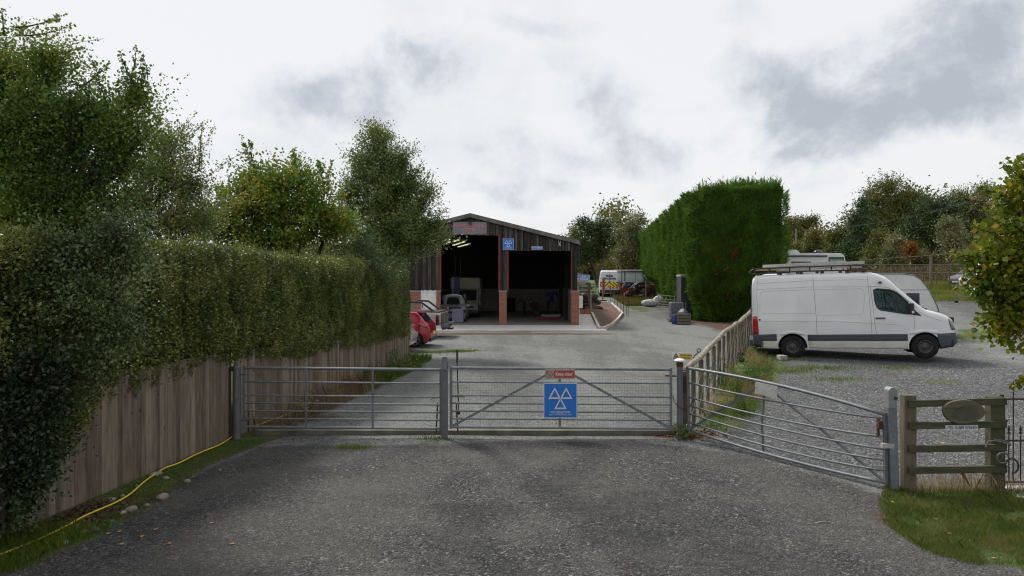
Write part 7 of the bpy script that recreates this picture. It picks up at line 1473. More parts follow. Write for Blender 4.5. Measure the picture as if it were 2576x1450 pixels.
tree('hazel_tree', 'broad hazel tree with yellowing leaves in the middle of the row behind the hedge', (-7.8, 20.5, 0), [blob(600, 530, 19.5, 85, 90), blob(700, 520, 19.5, 100, 110), blob(800, 540, 19.5, 80, 90), blob(560, 580, 19.3, 60, 60), blob(640, 470, 19.6, 60, 55), blob(850, 570, 19.4, 42, 60), blob(730, 450, 19.7, 80, 45), blob(700, 600, 19.2, 130, 40)],
     M['hazel'], (.095, .062), 620, 48, .36, .11, shoots=30, shoot_len=.5, shell=.45, seed=7, trunks=3, sprays=[(640, 430, 606, 338, 19.6, 6), (640, 430, 628, 350, 19.6, 5), (735, 430, 742, 372, 19.6, 7), (750, 430, 738, 380, 19.6, 6), (815, 470, 800, 402, 19.5, 7), (820, 470, 835, 405, 19.5, 6), (700, 430, 690, 395, 19.6, 6), (560, 520, 545, 470, 19.5, 6)])
def hazel_shoots():
    pass
tree('holly_tree', 'tall dense cone shaped holly tree overlapping the left end of the barn', (-4.75, 26.6, 0), [blob(955, 360, 26, 52, 52), blob(950, 420, 26, 85, 62), blob(985, 470, 26, 98, 65), blob(965, 530, 26, 100, 70), blob(1020, 560, 25.8, 92, 55), blob(960, 600, 25.6, 95, 50), blob(1055, 600, 25.5, 68, 36), blob(1000, 640, 25.6, 60, 26), blob(1005, 410, 26, 40, 50), blob(885, 480, 26, 30, 50), blob(870, 560, 25.8, 30, 60), blob(1088, 596, 25.6, 48, 32), blob(1100, 560, 25.6, 22, 22), blob(1075, 490, 25.8, 20, 26), blob(870, 500, 26, 24, 40), blob(900, 410, 26, 24, 34), blob(1055, 520, 25.8, 42, 42), blob(1030, 465, 26, 45, 45), blob(940, 335, 26, 30, 28)],
     M['holly'], (.085, .048), 1150, 62, .32, .14, shoots=95, shoot_len=.45, shell=.4, seed=8, fork=.55)
tree('young_shrub', 'pale green shrub growing out of the hedge top below the holly', (-4.6, 20.2, 0), [blob(900, 650, 19.6, 75, 45), blob(960, 690, 19.8, 70, 50), blob(870, 690, 19.4, 60, 50), blob(905, 620, 19.8, 38, 24)], leafmat('pale_shrub_leaf', [(.028, .052, .018), (.05, .085, .03), (.075, .12, .045)], .5, .25, .4), (.045, .028), 260, 60, .24, .04, shoots=30, shoot_len=.35, shell=.5, cat='shrub', seed=9, trunks=2)
# ---- tall conifer hedge --------------------------------------------------------------------
def conifer_hedge():
    P0, P1 = np.array([14.5, 43.0]), np.array([18.6, 84.0]); ax = unit(P1 - P0); sd_ = np.array([-ax[1], ax[0]]); LN = np.linalg.norm(P1 - P0); hw = 2.75; B = np.array([P0[0], P0[1], gz(*P0)])
    T = thing('conifer_hedge', 'very tall clipped bright green conifer hedge running back beside the drive', 'hedge', tuple(B))
    topz = lambda s: 7.0 - .012 * s
    def shape(s, a, z):
        """a: 0 = left flank .. front .. right flank param; returns xy and outward normal"""
    parts = []
    # faces: left flank, front, right flank, top
    def push(n_, face):
        u, v = rng.random(n_), rng.random(n_)
        if face == 'L': s = u ** 1.6 * LN; t = -hw * np.ones(n_); z = v * 7.9; nr = np.tile(np.array([sd_[0], sd_[1], 0]), (n_, 1)); t = hw * np.ones(n_)
        if face == 'R': s = u ** 2 * LN * .5; t = -hw * np.ones(n_); z = v * 7.9; nr = np.tile(np.array([-sd_[0], -sd_[1], 0]), (n_, 1))
        if face == 'F': s = np.zeros(n_); t = (2 * u - 1) * hw; z = v * 7.9; nr = np.tile(np.array([-ax[0], -ax[1], 0]), (n_, 1))
        if face == 'T': s = u ** 1.6 * LN; t = (2 * v - 1) * hw; z = 7.9 * np.ones(n_); nr = np.tile(np.array([0, 0, 1.]), (n_, 1))
        # rounded vertical corners, columnar lobes, uneven clipping
        r_ = 1.15; ds = np.where(s < r_, r_ - s, 0); dt = np.clip(np.abs(t) - (hw - r_), 0, r_); rr = np.hypot(ds, dt); k = np.where((rr > r_) & (rr > 0), r_ / np.maximum(rr, 1e-6), 1); s = np.where(s < r_, r_ - ds * k, s); t = np.sign(t) * (hw - r_ + dt * k) * (np.abs(t) > hw - r_) + t * (np.abs(t) <= hw - r_)
        lob = np.abs(np.sin((s + .35 * np.sin(z * .6)) * math.pi / 3.3)) ** .6; q = np.stack([s, t, z], 1)
        disp = (lob * .95 - .6 if face in 'LR' else 0) + .22 * snoise3(q, 1.1, 11) + .16 * snoise3(q, .45, 12) + .10 * snoise3(q, .2, 13)
        taper = -np.clip((1.8 - z), 0, 1.8) * .3 + np.clip(z - 5.5, 0, 2) * .06 - np.abs(rng.normal(size=n_)) * .10
        if face == 'F': disp = disp + .25 * np.sin(t * 1.5 + 1) 
        W_ = np.stack([P0[0] + ax[0] * s + sd_[0] * t, P0[1] + ax[1] * s + sd_[1] * t, B[2] + z - s * .02], 1) + nr * (disp + (taper if face != 'T' else 0))[:, None]
        if face == 'T': W_[:, 2] += .35 * snoise3(q, 1.3, 19) + np.abs(rng.normal(size=n_)) * .28 - .32 * (np.abs(t) > hw - .4) - .12
        W_[:, 2] += (ground_z(W_[:, 0], W_[:, 1]) - B[2]) * (1 - z / 7.9)
        D = unit(nr * (.75 if face != 'T' else .3) + rng.normal(size=(n_, 3)) * .38 + [0, 0, .75]); parts.append((W_, D, nr))
    push(85000, 'L'); push(62000, 'F'); push(9000, 'R'); push(26000, 'T')
    P = np.concatenate([a for a, _, _ in parts]); D = np.concatenate([b for _, b, _ in parts]); Nn = np.concatenate([c for _, _, c in parts]); n_ = len(P); s_ = rng.uniform(.6, 1.3, n_)
    brown = np.zeros(n_, bool)
    for px, py, sx, sy in ((1850, 632, 7, 9), (1843, 645, 6, 8), (1797, 640, 5, 4), (1803, 678, 4, 10), (1857, 690, 3, 12), (1836, 735, 4, 3)):
        q = at(px, py, 37.4); brown |= (np.abs(P[:, 0] / P[:, 1] - (px - CX) / F) < sx / F) & (np.abs((P[:, 2] - H) / P[:, 1] - (HY - py) / F) < sy / F) & (P[:, 1] < 44.5) & (rng.random(n_) < .6)
    leaves('foliage', P[~brown] - B, D[~brown], (.30 * s_)[~brown], (.052 * s_)[~brown], M['leyl'], T, U=Nn[~brown] + rng.normal(size=(int((~brown).sum()), 3)) * .5)
    if brown.any(): leaves('dead_foliage', P[brown] + Nn[brown] * .08 - B, D[brown] * [1, 1, -1], .26, .05, M['leylbrown'], T)
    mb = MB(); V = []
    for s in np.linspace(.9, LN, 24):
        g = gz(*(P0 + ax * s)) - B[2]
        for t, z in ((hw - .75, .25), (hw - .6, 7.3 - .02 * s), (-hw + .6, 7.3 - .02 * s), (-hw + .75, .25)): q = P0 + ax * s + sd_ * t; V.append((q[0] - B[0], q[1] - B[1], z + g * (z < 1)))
    mb.add(V, [(i * 4 + j, i * 4 + (j + 1) % 4, (i + 1) * 4 + (j + 1) % 4, (i + 1) * 4 + j) for i in range(23) for j in range(4)] + [(0, 1, 2, 3), (92, 93, 94, 95)]); mb.build('dark_core', M['core'], T)  # solid dark core, shade behind the fronds put into its colour
    mb = MB()
    for i in range(12): q = ax * (1.3 + i * 3.2); mb.tube([(q[0], q[1], -.3), (q[0], q[1], 3)], [.16, .1], 7)
    mb.build('trunk', M['bark'], T)
    mb = MB(); PP_, DD_ = [], []                                       # leader tips standing above the clipped top
    for i in range(100):
        s, t = rng.random() ** 1.3 * LN * .8, rng.uniform(-hw, hw); q = P0 + ax * s + sd_ * t; h_ = rng.uniform(.3, 1.0); z0 = 7.85 - .02 * s
        for j in range(34): u = j / 34; a = rng.uniform(0, 6.28); PP_.append((q[0] - B[0] + .0, q[1] - B[1], z0 + h_ * u)); DD_.append((math.cos(a) * (1 - u), math.sin(a) * (1 - u), .7 + u))
    leaves('leader_tips', np.array(PP_), np.array(DD_), .2, .045, M['leyl'], T)
conifer_hedge()
# ---- field maple reaching in from the right ---------------------------------------------------
tree('maple_tree', 'near leafy tree with yellow green leaves reaching into the right edge', (8.6, 9.3, 0), [(9.0, 9.3, 4.2, 1.1, 1.2, 1.0), (9.3, 9.5, 3.6, 1.0, 1.1, .9), (7.7, 9.0, 3.5, .8, .9, .8), blob(2610, 470, 7.8, 65, 60), blob(2595, 560, 7.8, 85, 50), blob(2570, 640, 7.8, 75, 50), blob(2620, 700, 7.8, 120, 90), blob(2490, 640, 7.7, 36, 20), blob(2500, 700, 7.8, 50, 35), blob(2560, 790, 7.8, 65, 45), blob(2520, 735, 7.8, 45, 30), blob(2535, 790, 7.8, 34, 40), blob(2570, 835, 7.8, 30, 20), blob(2740, 520, 8, 160, 160), blob(2800, 720, 8, 150, 120)],
     M['maple'], (.072, .058), 820, 70, .20, .12, shoots=34, shoot_len=.38, shell=.35, seed=12, droop=.15, lean=.0, fork=.9, sprays=[(2520, 640, 2388, 634, 7.7, 9), (2500, 665, 2410, 640, 7.7, 9), (2540, 590, 2450, 570, 7.7, 12), (2570, 500, 2470, 470, 7.8, 12), (2580, 450, 2520, 405, 7.8, 12), (2600, 470, 2570, 395, 7.8, 12), (2540, 700, 2440, 745, 7.7, 12), (2560, 790, 2490, 800, 7.7, 14), (2580, 800, 2530, 860, 7.7, 12), (2540, 730, 2460, 765, 7.7, 9), (2600, 945, 2545, 968, 7.7, 7)])
# ---- trees behind the barn and the drive ------------------------------------------------------
def fork(T, B):
    mb = MB(); h = at(0, 690, B[1]).z
    mb.tube([(.1, 0, 0), (.0, 0, 1.6), (-.9, 0, 3.3), (-1.0, 0, 5.2)], [.42, .34, .24, .16], 9); mb.tube([(.1, 0, .1), (.5, 0, 2.2), (.65, 0, 4.2), (.2, 0, 6.4), (.3, 0, 8)], [.4, .36, .3, .24, .14], 9); mb.tube([(-.9, 0, 3.3), (-2.6, 0, 4.2), (-4, 0, 4.1)], [.16, .12, .06], 7); mb.tube([(.6, 0, 3.8), (2.2, 0, 4.8)], [.16, .06], 7); mb.build('forked_trunk', mat('pine_bark', (.20, .13, .09), .95, 0, col2=(.11, .08, .06), scale=3, stretch=(3, 3, .5)), T)
q = at(1506, 740, 92); tree('pine_tree', 'broad dark pine tree with a forked bare trunk behind the service van', (q.x, 92, gz(q.x, 92)), [blob(1490, 580, 92, 48, 26), blob(1465, 620, 92, 42, 26), blob(1530, 610, 92, 32, 26), blob(1500, 640, 92.5, 48, 18), blob(1450, 655, 92, 26, 16), blob(1515, 570, 92, 26, 18), blob(1475, 560, 92, 18, 10)], M['pine'], (.34, .12), 420, 34, .75, .25, shell=.5, seed=13, extra=fork)
q = at(1437, 740, 100); tree('birch_tree', 'drooping silver birch showing just above the right end of the barn roof', (q.x, 100, gz(q.x, 100)), [blob(1447, 590, 100, 24, 34), blob(1422, 605, 100, 22, 24), blob(1400, 612, 100, 12, 14), blob(1450, 640, 100, 24, 36)], M['wood1'], (.26, .14), 170, 26, .8, .2, shell=.3, seed=14, droop=.6)
q = at(1592, 740, 82); tree('poplar_tree', 'loose pale leaved tree left of the conifer hedge behind the static caravan', (q.x, 82, gz(q.x, 82)), [blob(1585, 575, 82, 28, 34), blob(1600, 615, 82, 30, 34), blob(1570, 640, 82, 30, 30), blob(1560, 600, 82, 14, 24), blob(1608, 560, 82, 12, 18), blob(1590, 665, 82, 40, 26)], M['wood3'], (.22, .14), 330, 30, .6, .2, shell=.2, seed=15, shoots=30, shoot_len=1.6)
q = at(1550, 740, 88); tree('thicket', 'low dark green thicket filling the gap between the pine and the pale tree', (q.x, 88, gz(q.x, 88)), [blob(1550, 690, 88, 36, 34), blob(1600, 690, 88, 40, 30), blob(1550, 650, 89, 18, 30)], M['wood1'], (.3, .16), 220, 30, .8, .12, shell=.3, cat='shrub', seed=16)
q = at(1440, 740, 120); tree('oak_tree', 'far dark tree mass closing the view behind the pine', (q.x, 125, gz(q.x, 125)), [blob(1440, 690, 125, 50, 40), blob(1500, 690, 125, 50, 50), blob(1560, 680, 125, 50, 50), blob(1620, 680, 125, 50, 45), blob(1400, 680, 125, 40, 36)], M['wood1'], (.5, .3), 380, 30, 1.3, .3, shell=.3, seed=17)
# ---- the wood on the right ---------------------------------------------------------------------
WR = [ # px, base depth, blobs (px,py,rx,rz), material, label
 (2240, 120, [(2235, 470, 42, 30), (2200, 500, 45, 32), (2270, 505, 40, 34), (2220, 570, 60, 60), (2260, 620, 50, 60), (2195, 560, 30, 40)], 'wood1', 'tallest drooping birch of the wood rising above all its neighbours'),
 (2160, 112, [(2160, 560, 30, 40), (2175, 610, 42, 50), (2145, 640, 40, 40), (2172, 520, 18, 24)], 'pine', 'dark pine left of the tallest birch in the wood'),
 (2105, 118, [(2100, 640, 30, 40), (2120, 590, 26, 30), (2095, 600, 20, 24)], 'wood1', 'middling green tree left of the dark pine in the wood'),
 (2055, 125, [(2050, 600, 22, 30), (2060, 640, 30, 30), (2035, 640, 24, 34)], 'wood2', 'brownish autumn tree just right of the telegraph pole'),
 (2015, 135, [(2020, 565, 34, 18), (2000, 590, 30, 30), (2040, 560, 20, 14)], 'wood1', 'far low tree behind the telegraph pole'),
 (1975, 120, [(1975, 600, 24, 34), (1985, 570, 18, 18), (1972, 640, 20, 22)], 'wood1', 'dark tree peeping out right beside the conifer hedge'),
 (1995, 100, [(1990, 648, 22, 22), (2000, 625, 14, 14)], 'wood2', 'small rusty orange tinted bush left of the motorhome roof'),
 (2350, 100, [(2345, 520, 45, 30), (2320, 560, 50, 34), (2370, 560, 44, 36), (2350, 600, 40, 24), (2300, 590, 36, 22), (2390, 530, 30, 24)], 'pine', 'large layered dark pine with a reddish trunk in the middle of the wood'),
 (2455, 125, [(2450, 520, 55, 40), (2420, 500, 40, 22), (2480, 490, 32, 26), (2440, 580, 50, 50), (2490, 560, 40, 50)], 'wood3', 'wide grey green willow at the right of the wood'),
 (2400, 92, [(2395, 600, 30, 36), (2410, 640, 34, 30), (2380, 560, 20, 18)], 'wood3', 'pale silvery green tree in front of the large pine'),
 (2250, 88, [(2250, 640, 30, 32), (2235, 655, 26, 20), (2258, 610, 18, 24)], 'wood3', 'rounded greyish bush in front of the tallest birch'),
 (2205, 96, [(2205, 640, 28, 34), (2215, 600, 20, 26)], 'wood1', 'green young tree between the grey bush and the dark pine'),
 (2310, 118, [(2310, 530, 26, 24), (2300, 500, 22, 14), (2290, 540, 20, 30)], 'wood1', 'far green tree seen between the birch and the large pine'),
 (2500, 110, [(2500, 620, 40, 50), (2540, 560, 50, 70), (2570, 640, 50, 50)], 'wood1', 'dark tree standing furthest right behind the maple branches'),
 (2440, 88, [(2440, 650, 34, 22), (2470, 640, 30, 26)], 'wood3', 'low greyish thicket above the slant fronted caravan'),
 (2300, 108, [(2290, 650, 40, 24), (2330, 655, 40, 22)], 'wood1', 'shady undergrowth below the large pine'),
]
for i, (px, d, bl, m, lb) in enumerate(WR):
    q = at(px, 690, d); d2 = d; g = gz(q.x, d)
    big = sum(b[2] * b[3] for b in bl); nm = 'pine_tree' if m == 'pine' else 'bush' if 'bush' in lb or 'thicket' in lb or 'undergrowth' in lb else 'woodland_tree'
    def ex(T, B, px=px):
        if px == 2350: MB().tube([(2.0, 0, -.5), (1.2, 0, 2), (.6, 0, 5), (.3, 0, 8)], [.7, .5, .4, .25], 9).build('reddish_trunk', bpy.data.materials['pine_bark'] if False else M['bark'], T)
    tree(nm, lb, (q.x, d, g), [blob(a, b, d, c, e_) for a, b, c, e_ in bl], M[m], (.0028 * d + .02, .0016 * d), int(60 + big / 14), 30, .0085 * d, .22, shell=.35, seed=30 + i, droop=.5 if m == 'wood1' and px == 2240 else 0, group='trees of the wood on the right', cat='bush' if nm == 'bush' else 'tree', extra=ex)
q = at(2291, 680, 84); T = tree('young_autumn_tree', 'slim young tree with orange leaves in front of the wood', (q.x, 84, gz(q.x, 84)), [blob(2291, 625, 84, 10, 14), blob(2288, 642, 84, 9, 10)], M['autumn'], (.3, .18), 40, 20, .4, .09, shell=.2, seed=60, bark=M['cream'])
# far belt of woodland that closes the horizon (reads as one mass)
r2 = np.random.default_rng(77); nb = 9000; X = r2.uniform(20, 230, nb); Yb = 150 + r2.uniform(-12, 12, nb); topb = 9 + 5 * np.sin(X * .09) + 3 * np.sin(X * .31 + 1) + np.interp(X, [20, 60, 100, 230], [-1, 0, 3, 4])
Cb = np.stack([X, Yb, 2.5 + topb * r2.random(nb) ** .7], 1); P = np.repeat(Cb, 14, 0) + r2.normal(size=(nb * 14, 3)) * .9
tag(leaves('distant_woodland', P, r2.normal(size=P.shape), .75, .42, M['wood1']), 'distant green and brown wood closing the view on the right', 'wood', kind='stuff')
nb = 5500; X = r2.uniform(-130, 60, nb); Yb = 170 + r2.uniform(-10, 10, nb); Cb = np.stack([X, Yb, 1.5 + (7 + 2 * np.sin(X * .1)) * r2.random(nb) ** .7], 1); P = np.repeat(Cb, 12, 0) + r2.normal(size=(nb * 12, 3)) * 1.0
tag(leaves('distant_woodland', P, r2.normal(size=P.shape), .85, .5, M['wood1']), 'distant wood behind the barn and meadow', 'wood', kind='stuff')
# heather strip
nb = 5200; Yh = r2.uniform(62, 86, nb); uh = r2.uniform(.36, .76, nb); X = uh * Yh; zz = ground_z(X, Yh); hh = .35 + .9 * np.clip(fb(X, Yh, 6, 40) * 1.4 - .2, 0, 1); Cb = np.stack([X, Yh, zz + hh * r2.random(nb)], 1)
P = np.repeat(Cb, 16, 0) + r2.normal(size=(nb * 16, 3)) * [.4, .4, .16]
M['heath'] = leafmat('heather', [(.06, .045, .03), (.10, .07, .055), (.13, .10, .06), (.09, .10, .04), (.15, .11, .10)], .9, .1, .1, clump=.35)
tag(leaves('heather', P, r2.normal(size=P.shape) + [0, 0, 1.2], .16, .07, M['heath']), 'purple brown heather and bracken beyond the paddock fence', 'heather', kind='stuff')
M['moss'] = leafmat('moss_and_clover', [(.05, .10, .012), (.085, .15, .02), (.13, .19, .03)], .7, .3, .2, clump=2.5)
# ---- grasses and weeds --------------------------------------------------------------------------
def scatter(poly, n, seed, dens=None):
    r = np.random.default_rng(seed); p = np.array(poly); lo, hi = p.min(0), p.max(0); X = r.uniform(lo[0], hi[0], n); Y = r.uniform(lo[1], hi[1], n); m_ = poly_mask(poly, X, Y, .12) > r.uniform(.3, .7, n)
    if dens is not None: m_ &= dens(X, Y) > r.random(n)
    X, Y = X[m_], Y[m_]; return np.stack([X, Y, surf(X, Y)], 1)
vl = [(-6.4, 5.0)] + verge_l[1:]; vl = [(-6.9, 4.5)] + [gxy(*p) for p in [(60, 1430), (130, 1390), (250, 1340), (350, 1288), (430, 1235), (520, 1175), (640, 1125), (690, 1104)]] + [(-4.95, 12.2), (-5.55, 8.6), (-6.2, 6)]
P = scatter(vl, 60000, 1, lambda x, y: np.clip(fb(x, y, .7, 50) * 3.2 - 1.15 + 1.0 * (y < 8.0), 0, 1)); tag(blades('verge_grass', P, rng.uniform(.01, .035, len(P)) * (1 + 3 * (P[:, 1] < 8.0)), .9, .007, M['moss']), 'short green grass and moss along the left verge', 'grass', kind='stuff')
vr = [gxy(*p) for p in [(2232, 1222), (2212, 1270), (2238, 1332), (2330, 1388), (2440, 1420), (2576, 1428), (2680, 1440)]] + [(8.6, 6.5), (8.6, 9.2), (6.3, 9.25), (5.2, 9.4)]
P = scatter(vr, 120000, 2, lambda x, y: np.clip(fb(x, y, .5, 51) * 3.0 - .75, .04, 1)); tag(blades('verge_grass', P, rng.uniform(.02, .075, len(P)) * (1 + .8 * (rng.random(len(P)) > .95)), 1.1, .005, leafmat('lawn_blade', [(.035, .07, .012), (.065, .115, .02), (.12, .16, .035), (.22, .19, .09)], .6, .35, .3, clump=2.2, dead=((.2, .14, .07), .08))), 'green lawn grass in front of the wooden rail fence', 'grass', kind='stuff')
pf = [(5.35, 9.15), (7.0, 9.15), (7.0, 9.5), (5.35, 9.5)]; P = scatter(pf, 900, 3); tag(blades('dry_weeds', P, rng.uniform(.05, .26, len(P)) * (1 + .7 * np.exp(-((P[:, 0] - 6.15) / .3) ** 2)), .7, .005, M['dry']), 'dry brown weeds growing through the bottom of the rail fence panel', 'weeds', kind='stuff')
wpoly = [(3.5, 12.9), (4.4, 13.0), (6.0, 16.0), (7.6, 19.8), (7.9, 21.2), (9.0, 26), (8.6, 25), (5.2, 17.2), (3.9, 14)]
qc = gp(1863, 911); P = scatter(wpoly, 60000, 4, lambda x, y: np.clip(fb(x, y, .9, 52) * 2.4 - .6, 0, 1)); P = P[(np.abs(P[:, 0] / P[:, 1] - qc.x / qc.y) > .012) | (P[:, 1] > qc.y) | (P[:, 1] < qc.y - 2.5)]; k = fb(P[:, 0], P[:, 1], 1.2, 53) > .42
tag(blades('dry_grass', P[k], rng.uniform(.08, .3, int(k.sum())) * (1 + .8 * (P[k][:, 1] > 21.8)), .5, .008, M['dry']), 'straw coloured dry grass along the netting fence', 'grass', kind='stuff'); tag(blades('weedy_grass', P[~k], rng.uniform(.04, .20, int((~k).sum())), .8, .010, M['grass']), 'green weeds among the gravel along the netting fence', 'weeds', kind='stuff')
bf = [(-4.9, 12.6), (-4.2, 12.6), (-3.9, 15), (-3.4, 18), (-2.9, 21.5), (-2.8, 24), (-3.6, 24), (-4.25, 18.1)]
P = scatter(bf, 30000, 5, lambda x, y: np.clip(fb(x, y, .8, 54) * 2.5 - .7, 0, 1)); k = P[:, 1] < 18.0
tag(blades('dry_weeds', P[k], rng.uniform(.08, .5, int(k.sum())), .55, .008, leafmat('dead_dock', [(.11, .075, .045), (.18, .125, .075), (.27, .20, .12), (.09, .08, .035)], .9, .2, .1)), 'brown dead weeds at the foot of the board fence behind the gate', 'weeds', kind='stuff'); tag(blades('green_weeds', P[~k], rng.uniform(.05, .3, int((~k).sum())), .8, .012, M['grass']), 'green weeds at the far end of the board fence', 'weeds', kind='stuff')
pts = []
for (px, py, sx, sy, n_) in [(1150, 884, .9, .5, 900), (1085, 887, .8, .5, 900), (2060, 925, 1.5, .6, 1100), (1960, 905, 1.0, .5, 700), (2250, 925, .7, .4, 350), (1985, 935, .9, .4, 600), (2110, 955, .9, .3, 350), (890, 1127, .35, .14, 300), (2440, 850, 1.6, 1.2, 900), (1100, 1108, .3, .1, 120), (1740, 1098, .25, .15, 500), (1710, 1078, .3, .3, 400)]:
    q = gp(px, py); pts.append(np.stack([q.x + rng.normal(size=n_) * sx * .55, q.y + rng.normal(size=n_) * sy * .55], 1))
pts = np.concatenate(pts); P = np.stack([pts[:, 0], pts[:, 1], surf(pts[:, 0], pts[:, 1])], 1); tag(blades('gravel_weeds', P, rng.uniform(.02, .09, len(P)), .9, .010, M['grass']), 'small green weeds growing in patches of the gravel', 'weeds', kind='stuff')
nb = 60000; Yg = r2.uniform(42, 64, nb); X = Yg * r2.uniform(.42, .74, nb); P = np.stack([X, Yg, ground_z(X, Yg)], 1); tag(blades('meadow_grass', P, r2.uniform(.05, .28, nb) * (1 + 1.2 * ((Yg > 50.5) & (Yg < 54))), .6, .03, leafmat('meadow_blade', [(.07, .11, .02), (.12, .17, .03), (.18, .20, .06), (.26, .22, .11)], .7, .3, .2, clump=.5)), 'rough meadow grass round the paddock fence', 'grass', kind='stuff')
P = scatter([(9.6, 58), (15.4, 58), (15.4, 71), (10.2, 71)], 40000, 6); tag(blades('rough_grass', P, rng.uniform(.1, .35, len(P)), .6, .03, leafmat('rough_grass_blade', [(.06, .08, .02), (.12, .12, .04), (.2, .16, .07)], .8, .3, .2, clump=.6)), 'rough yellow green grass in front of the scrap heap', 'grass', kind='stuff')
# nettle like weed clumps by the netting fence and the hedge foot leaves
def weed(label, base, s, m, n=900, seed=0, name='weed_clump', leaf=.05):
    r = np.random.default_rng(seed); T = thing(name, label, 'weed', base); k = 9; st = r.normal(size=(k, 2)) * s * .35; mb = MB(); P, D = [], []
    for a in st:
        h = s * r.uniform(.6, 1.2); tip = np.array([a[0] * 1.6, a[1] * 1.6, h]); b0 = np.array([a[0] * .6, a[1] * .6, 0]); mb.tube([tuple(b0), tuple(tip)], [.006, .003], 4, False)
        q = n // k; u = r.random(q); P.append(b0 + (tip - b0) * u[:, None] + r.normal(size=(q, 3)) * s * .12); D.append(r.normal(size=(q, 3)) + [0, 0, .3])
    mb.build('stems', M['twig'], T); leaves('leaves', np.concatenate(P), np.concatenate(D), leaf, leaf * .5, m, T); return T
for i, (px, py, s, lb) in enumerate([(1905, 968, .75, 'largest bright green weed clump on the gravel beyond the angled gate'), (1870, 1040, .4, 'low dark green weed clump behind the middle of the angled gate brace'), (1845, 990, .45, 'green weed clump beside the foot of the netting fence'), (1790, 960, .4, 'weed clump in the dry grass close to the first fence posts')]):
    q = gp(px, py); weed(lb, (q.x, q.y, q.z), s, M['grass'], int(1500 * s), i)
for i, (px, py, s, m_, lb) in enumerate([(1020, 935, .45, 'privet', 'green weed at the end of the board fence by the hose'), (985, 925, .55, 'holly', 'leafy sapling against the board fence near its far end'), (905, 955, .4, 'grey_l', 'greyish leafed weed at the middle of the board fence foot'), (770, 1040, .35, 'dry', 'brown dead dock plant behind the left gate')]):
    q = gp(px, py); weed(lb, (q.x, q.y, q.z), s, M[m_], int(1800 * s), 20 + i)
q = gp(1722, 1102); weed('small green weed at the foot of the post with the white dome', (q.x, q.y, q.z), .2, M['holly'], 500, 40)
# ivy patch hanging over the first boards and leaf litter at the hedge foot
nl = 2600; Yl = r2.uniform(6.6, 8.9, nl); X = flx(Yl) + np.abs(r2.normal(size=nl)) * .28 + .12; P = np.stack([X, Yl, surf(X, Yl) + .012], 1); tag(leaves('leaf_litter', P, r2.normal(size=(nl, 3)) * [1, 1, .25], .05, .035, leafmat('leaf_litter', [(.06, .04, .03), (.11, .07, .045), (.18, .11, .07)], .9, 0, .2)), 'dead brown leaf litter at the foot of the board fence', 'leaf litter', kind='stuff')
q = gp(1728, 1094); nl = 900; X = q.x + r2.normal(size=nl) * .28; Yl = q.y + r2.normal(size=nl) * .16; P = np.stack([X, Yl, surf(X, Yl) + .015], 1); tag(leaves('leaf_litter', P, r2.normal(size=(nl, 3)) * [1, 1, .25], .06, .04, leafmat('red_leaf_litter', [(.09, .03, .02), (.16, .07, .04), (.25, .14, .09)], .9, 0, .2)), 'drift of reddish dead leaves round the gate post foot', 'leaf litter', kind='stuff')
# ---- individual stones on the verge and fallen leaves -------------------------------------------
Z8 = lambda a, b: (a / 1.788 * .67083, (1350 + b / 1.788) * .67083)
stn = [(1030, 775, .075, 'largest pale stone of the pair against the board fence'), (1065, 765, .065, 'pale stone touching the largest one by the fence'), (1112, 797, .05, 'pinkish flat stone just below the hose'), (1255, 817, .055, 'smooth pale round stone on the moss, furthest right'), (915, 845, .035, 'small pale stone above the hose'), (822, 910, .04, 'small oval pale stone left of the hose bend'), (747, 938, .055, 'flat pale pink stone under the hose near the fence foot'), (1090, 925, .085, 'broad rough brown stone at the gravel edge'), (880, 1003, .08, 'large angular grey pink stone at the gravel edge'), (825, 1022, .05, 'pinkish stone left of the angular one'), (745, 1085, .05, 'rounded stone at the edge of the dark gravel'), (568, 1152, .05, 'round pinkish stone low on the gravel edge'), (440, 1225, .045, 'lowest left stone of the verge edge'), (630, 1140, .07, 'dark grey lump of planings beside the round stone'), (690, 1110, .05, 'dark lump at the verge edge'), (985, 970, .04, 'small brown stone between the two big ones')]
for i, (a, b, s, lb) in enumerate(stn):
    q = gp(*Z8(a, b)); dk = 'dark' in lb; rock((q.x, q.y, float(surf(q.x, q.y)) + s * .25), (s, s * .8, s * .6), M['slate_dark'] if False else (mat('verge_stone_%s' % 'ab'[i % 2], (.30, .24, .20) if i % 2 else (.24, .22, .20), .85, 0, col2=(.2, .16, .13), scale=9) if not dk else M['stone']), i, lab=lb, grp='stones along the left verge', cat='stone')
lf = [((1420, 1093), 'star shaped pale fallen leaf on the dark gravel'), ((1132, 1231), 'small orange fallen leaf on the gravel near the bottom left'), ((950, 1184), 'orange brown fallen leaf low on the gravel'), ((803, 1148), 'yellow fallen leaf near the verge stones'), ((1475, 743), 'orange fallen leaf on the moss edge'), ((1043, 1138), 'tiny yellow fallen leaf on the gravel'), ((815, 1235), 'rust coloured fallen leaf closest to the hose'), ((1557, 1237), 'small tan fallen leaf in the open gravel'), ((1300, 783), 'tan fallen leaf beside the smooth round stone'), ((730, 1158), 'pale orange fallen leaf by the verge')]
lfm = mat('fallen_leaf', (.42, .20, .06), .7, col2=(.35, .25, .10), scale=20)
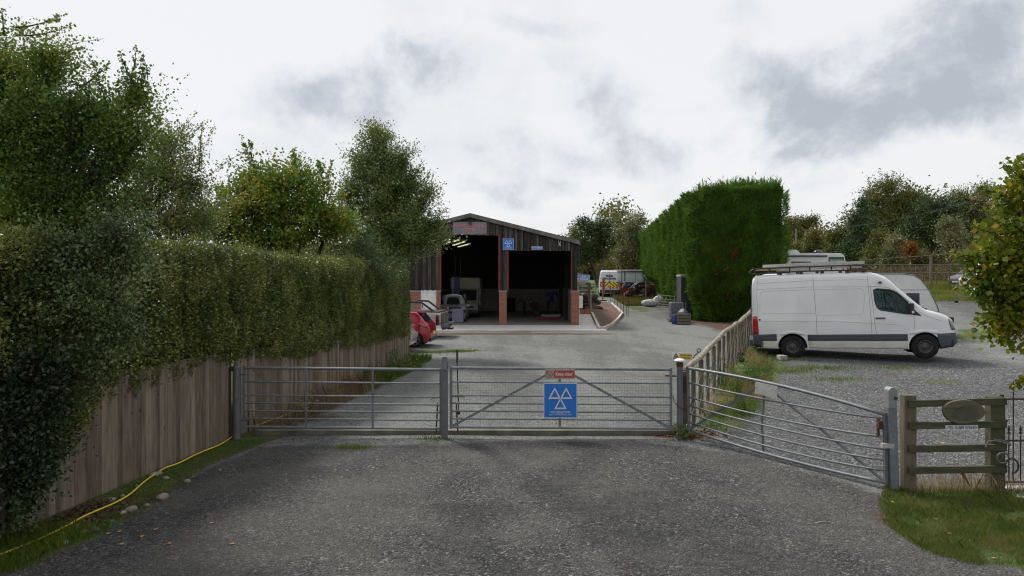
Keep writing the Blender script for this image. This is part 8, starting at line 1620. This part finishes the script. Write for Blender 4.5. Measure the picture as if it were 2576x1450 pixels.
def fallen(q, s, lb, m_, sd__):
    r = random.Random(sd__); pts = []
    for i in range(10): a = 2 * math.pi * i / 10; rr = s * (1 if i % 2 == 0 else .55) * r.uniform(.8, 1.1); pts.append((rr * math.cos(a), rr * math.sin(a), .012 * r.random()))
    mb = MB(); mb.add([(0, 0, .01)] + pts, [(0, i + 1, (i + 1) % 10 + 1) for i in range(10)]); o = mb.build('fallen_leaf', m_); o.location = (q.x, q.y, float(surf(q.x, q.y)) + .006); so = o.modifiers.new('s', 'SOLIDIFY'); so.thickness = .002; tag(o, lb, 'leaf', 'fallen leaves on the ground')
for i, (p, lb) in enumerate(lf): fallen(gp(*Z8(*p)), .034, lb, lfm, i)
Z7 = lambda a, b: ((3240 + a / 1.905) * .67083, (1400 + b / 1.905) * .67083); redl = mat('red_fallen_leaf', (.22, .05, .025), .7, col2=(.3, .1, .04), scale=20)
for i, (p, lb) in enumerate([((440, 780), 'dark red fallen leaf at the foot of the rail fence, left side'), ((315, 890), 'brown fallen leaf on the grass near the square post'), ((420, 985), 'red fallen leaf in the middle left of the grass'), ((510, 1045), 'pale pink fallen leaf in the centre of the grass'), ((570, 1035), 'red fallen leaf just right of the pale pink one'), ((875, 1025), 'red brown fallen leaf on the right of the lawn'), ((785, 1068), 'brown fallen leaf in the lawn right of centre'), ((610, 1152), 'orange fallen leaf at the lower edge of the grass'), ((760, 1200), 'tan fallen leaf on bare earth at the grass edge'), ((930, 1328), 'orange fallen leaf lying lowest on the right'), ((850, 790), 'red fallen leaf by the foot of the rail fence, right side'), ((205, 925), 'bright yellow fallen leaf at the left of the grass')]):
    fallen(gp(*Z7(*p)), .032, lb, M['rubber_y'] if 'yellow' in lb else (redl if 'red' in lb or 'brown' in lb else lfm), 50 + i)
q = at(2378, 1118, RD - .11); o = fallen(q, .05, 'x', lfm, 90)
lo = [x for x in C.objects if x.get('label') == 'x'][0]; lo.location = (q.x, RD - .085, rz_(1121) + .05); lo['label'] = 'orange fallen leaf caught on the third rail of the wooden fence'
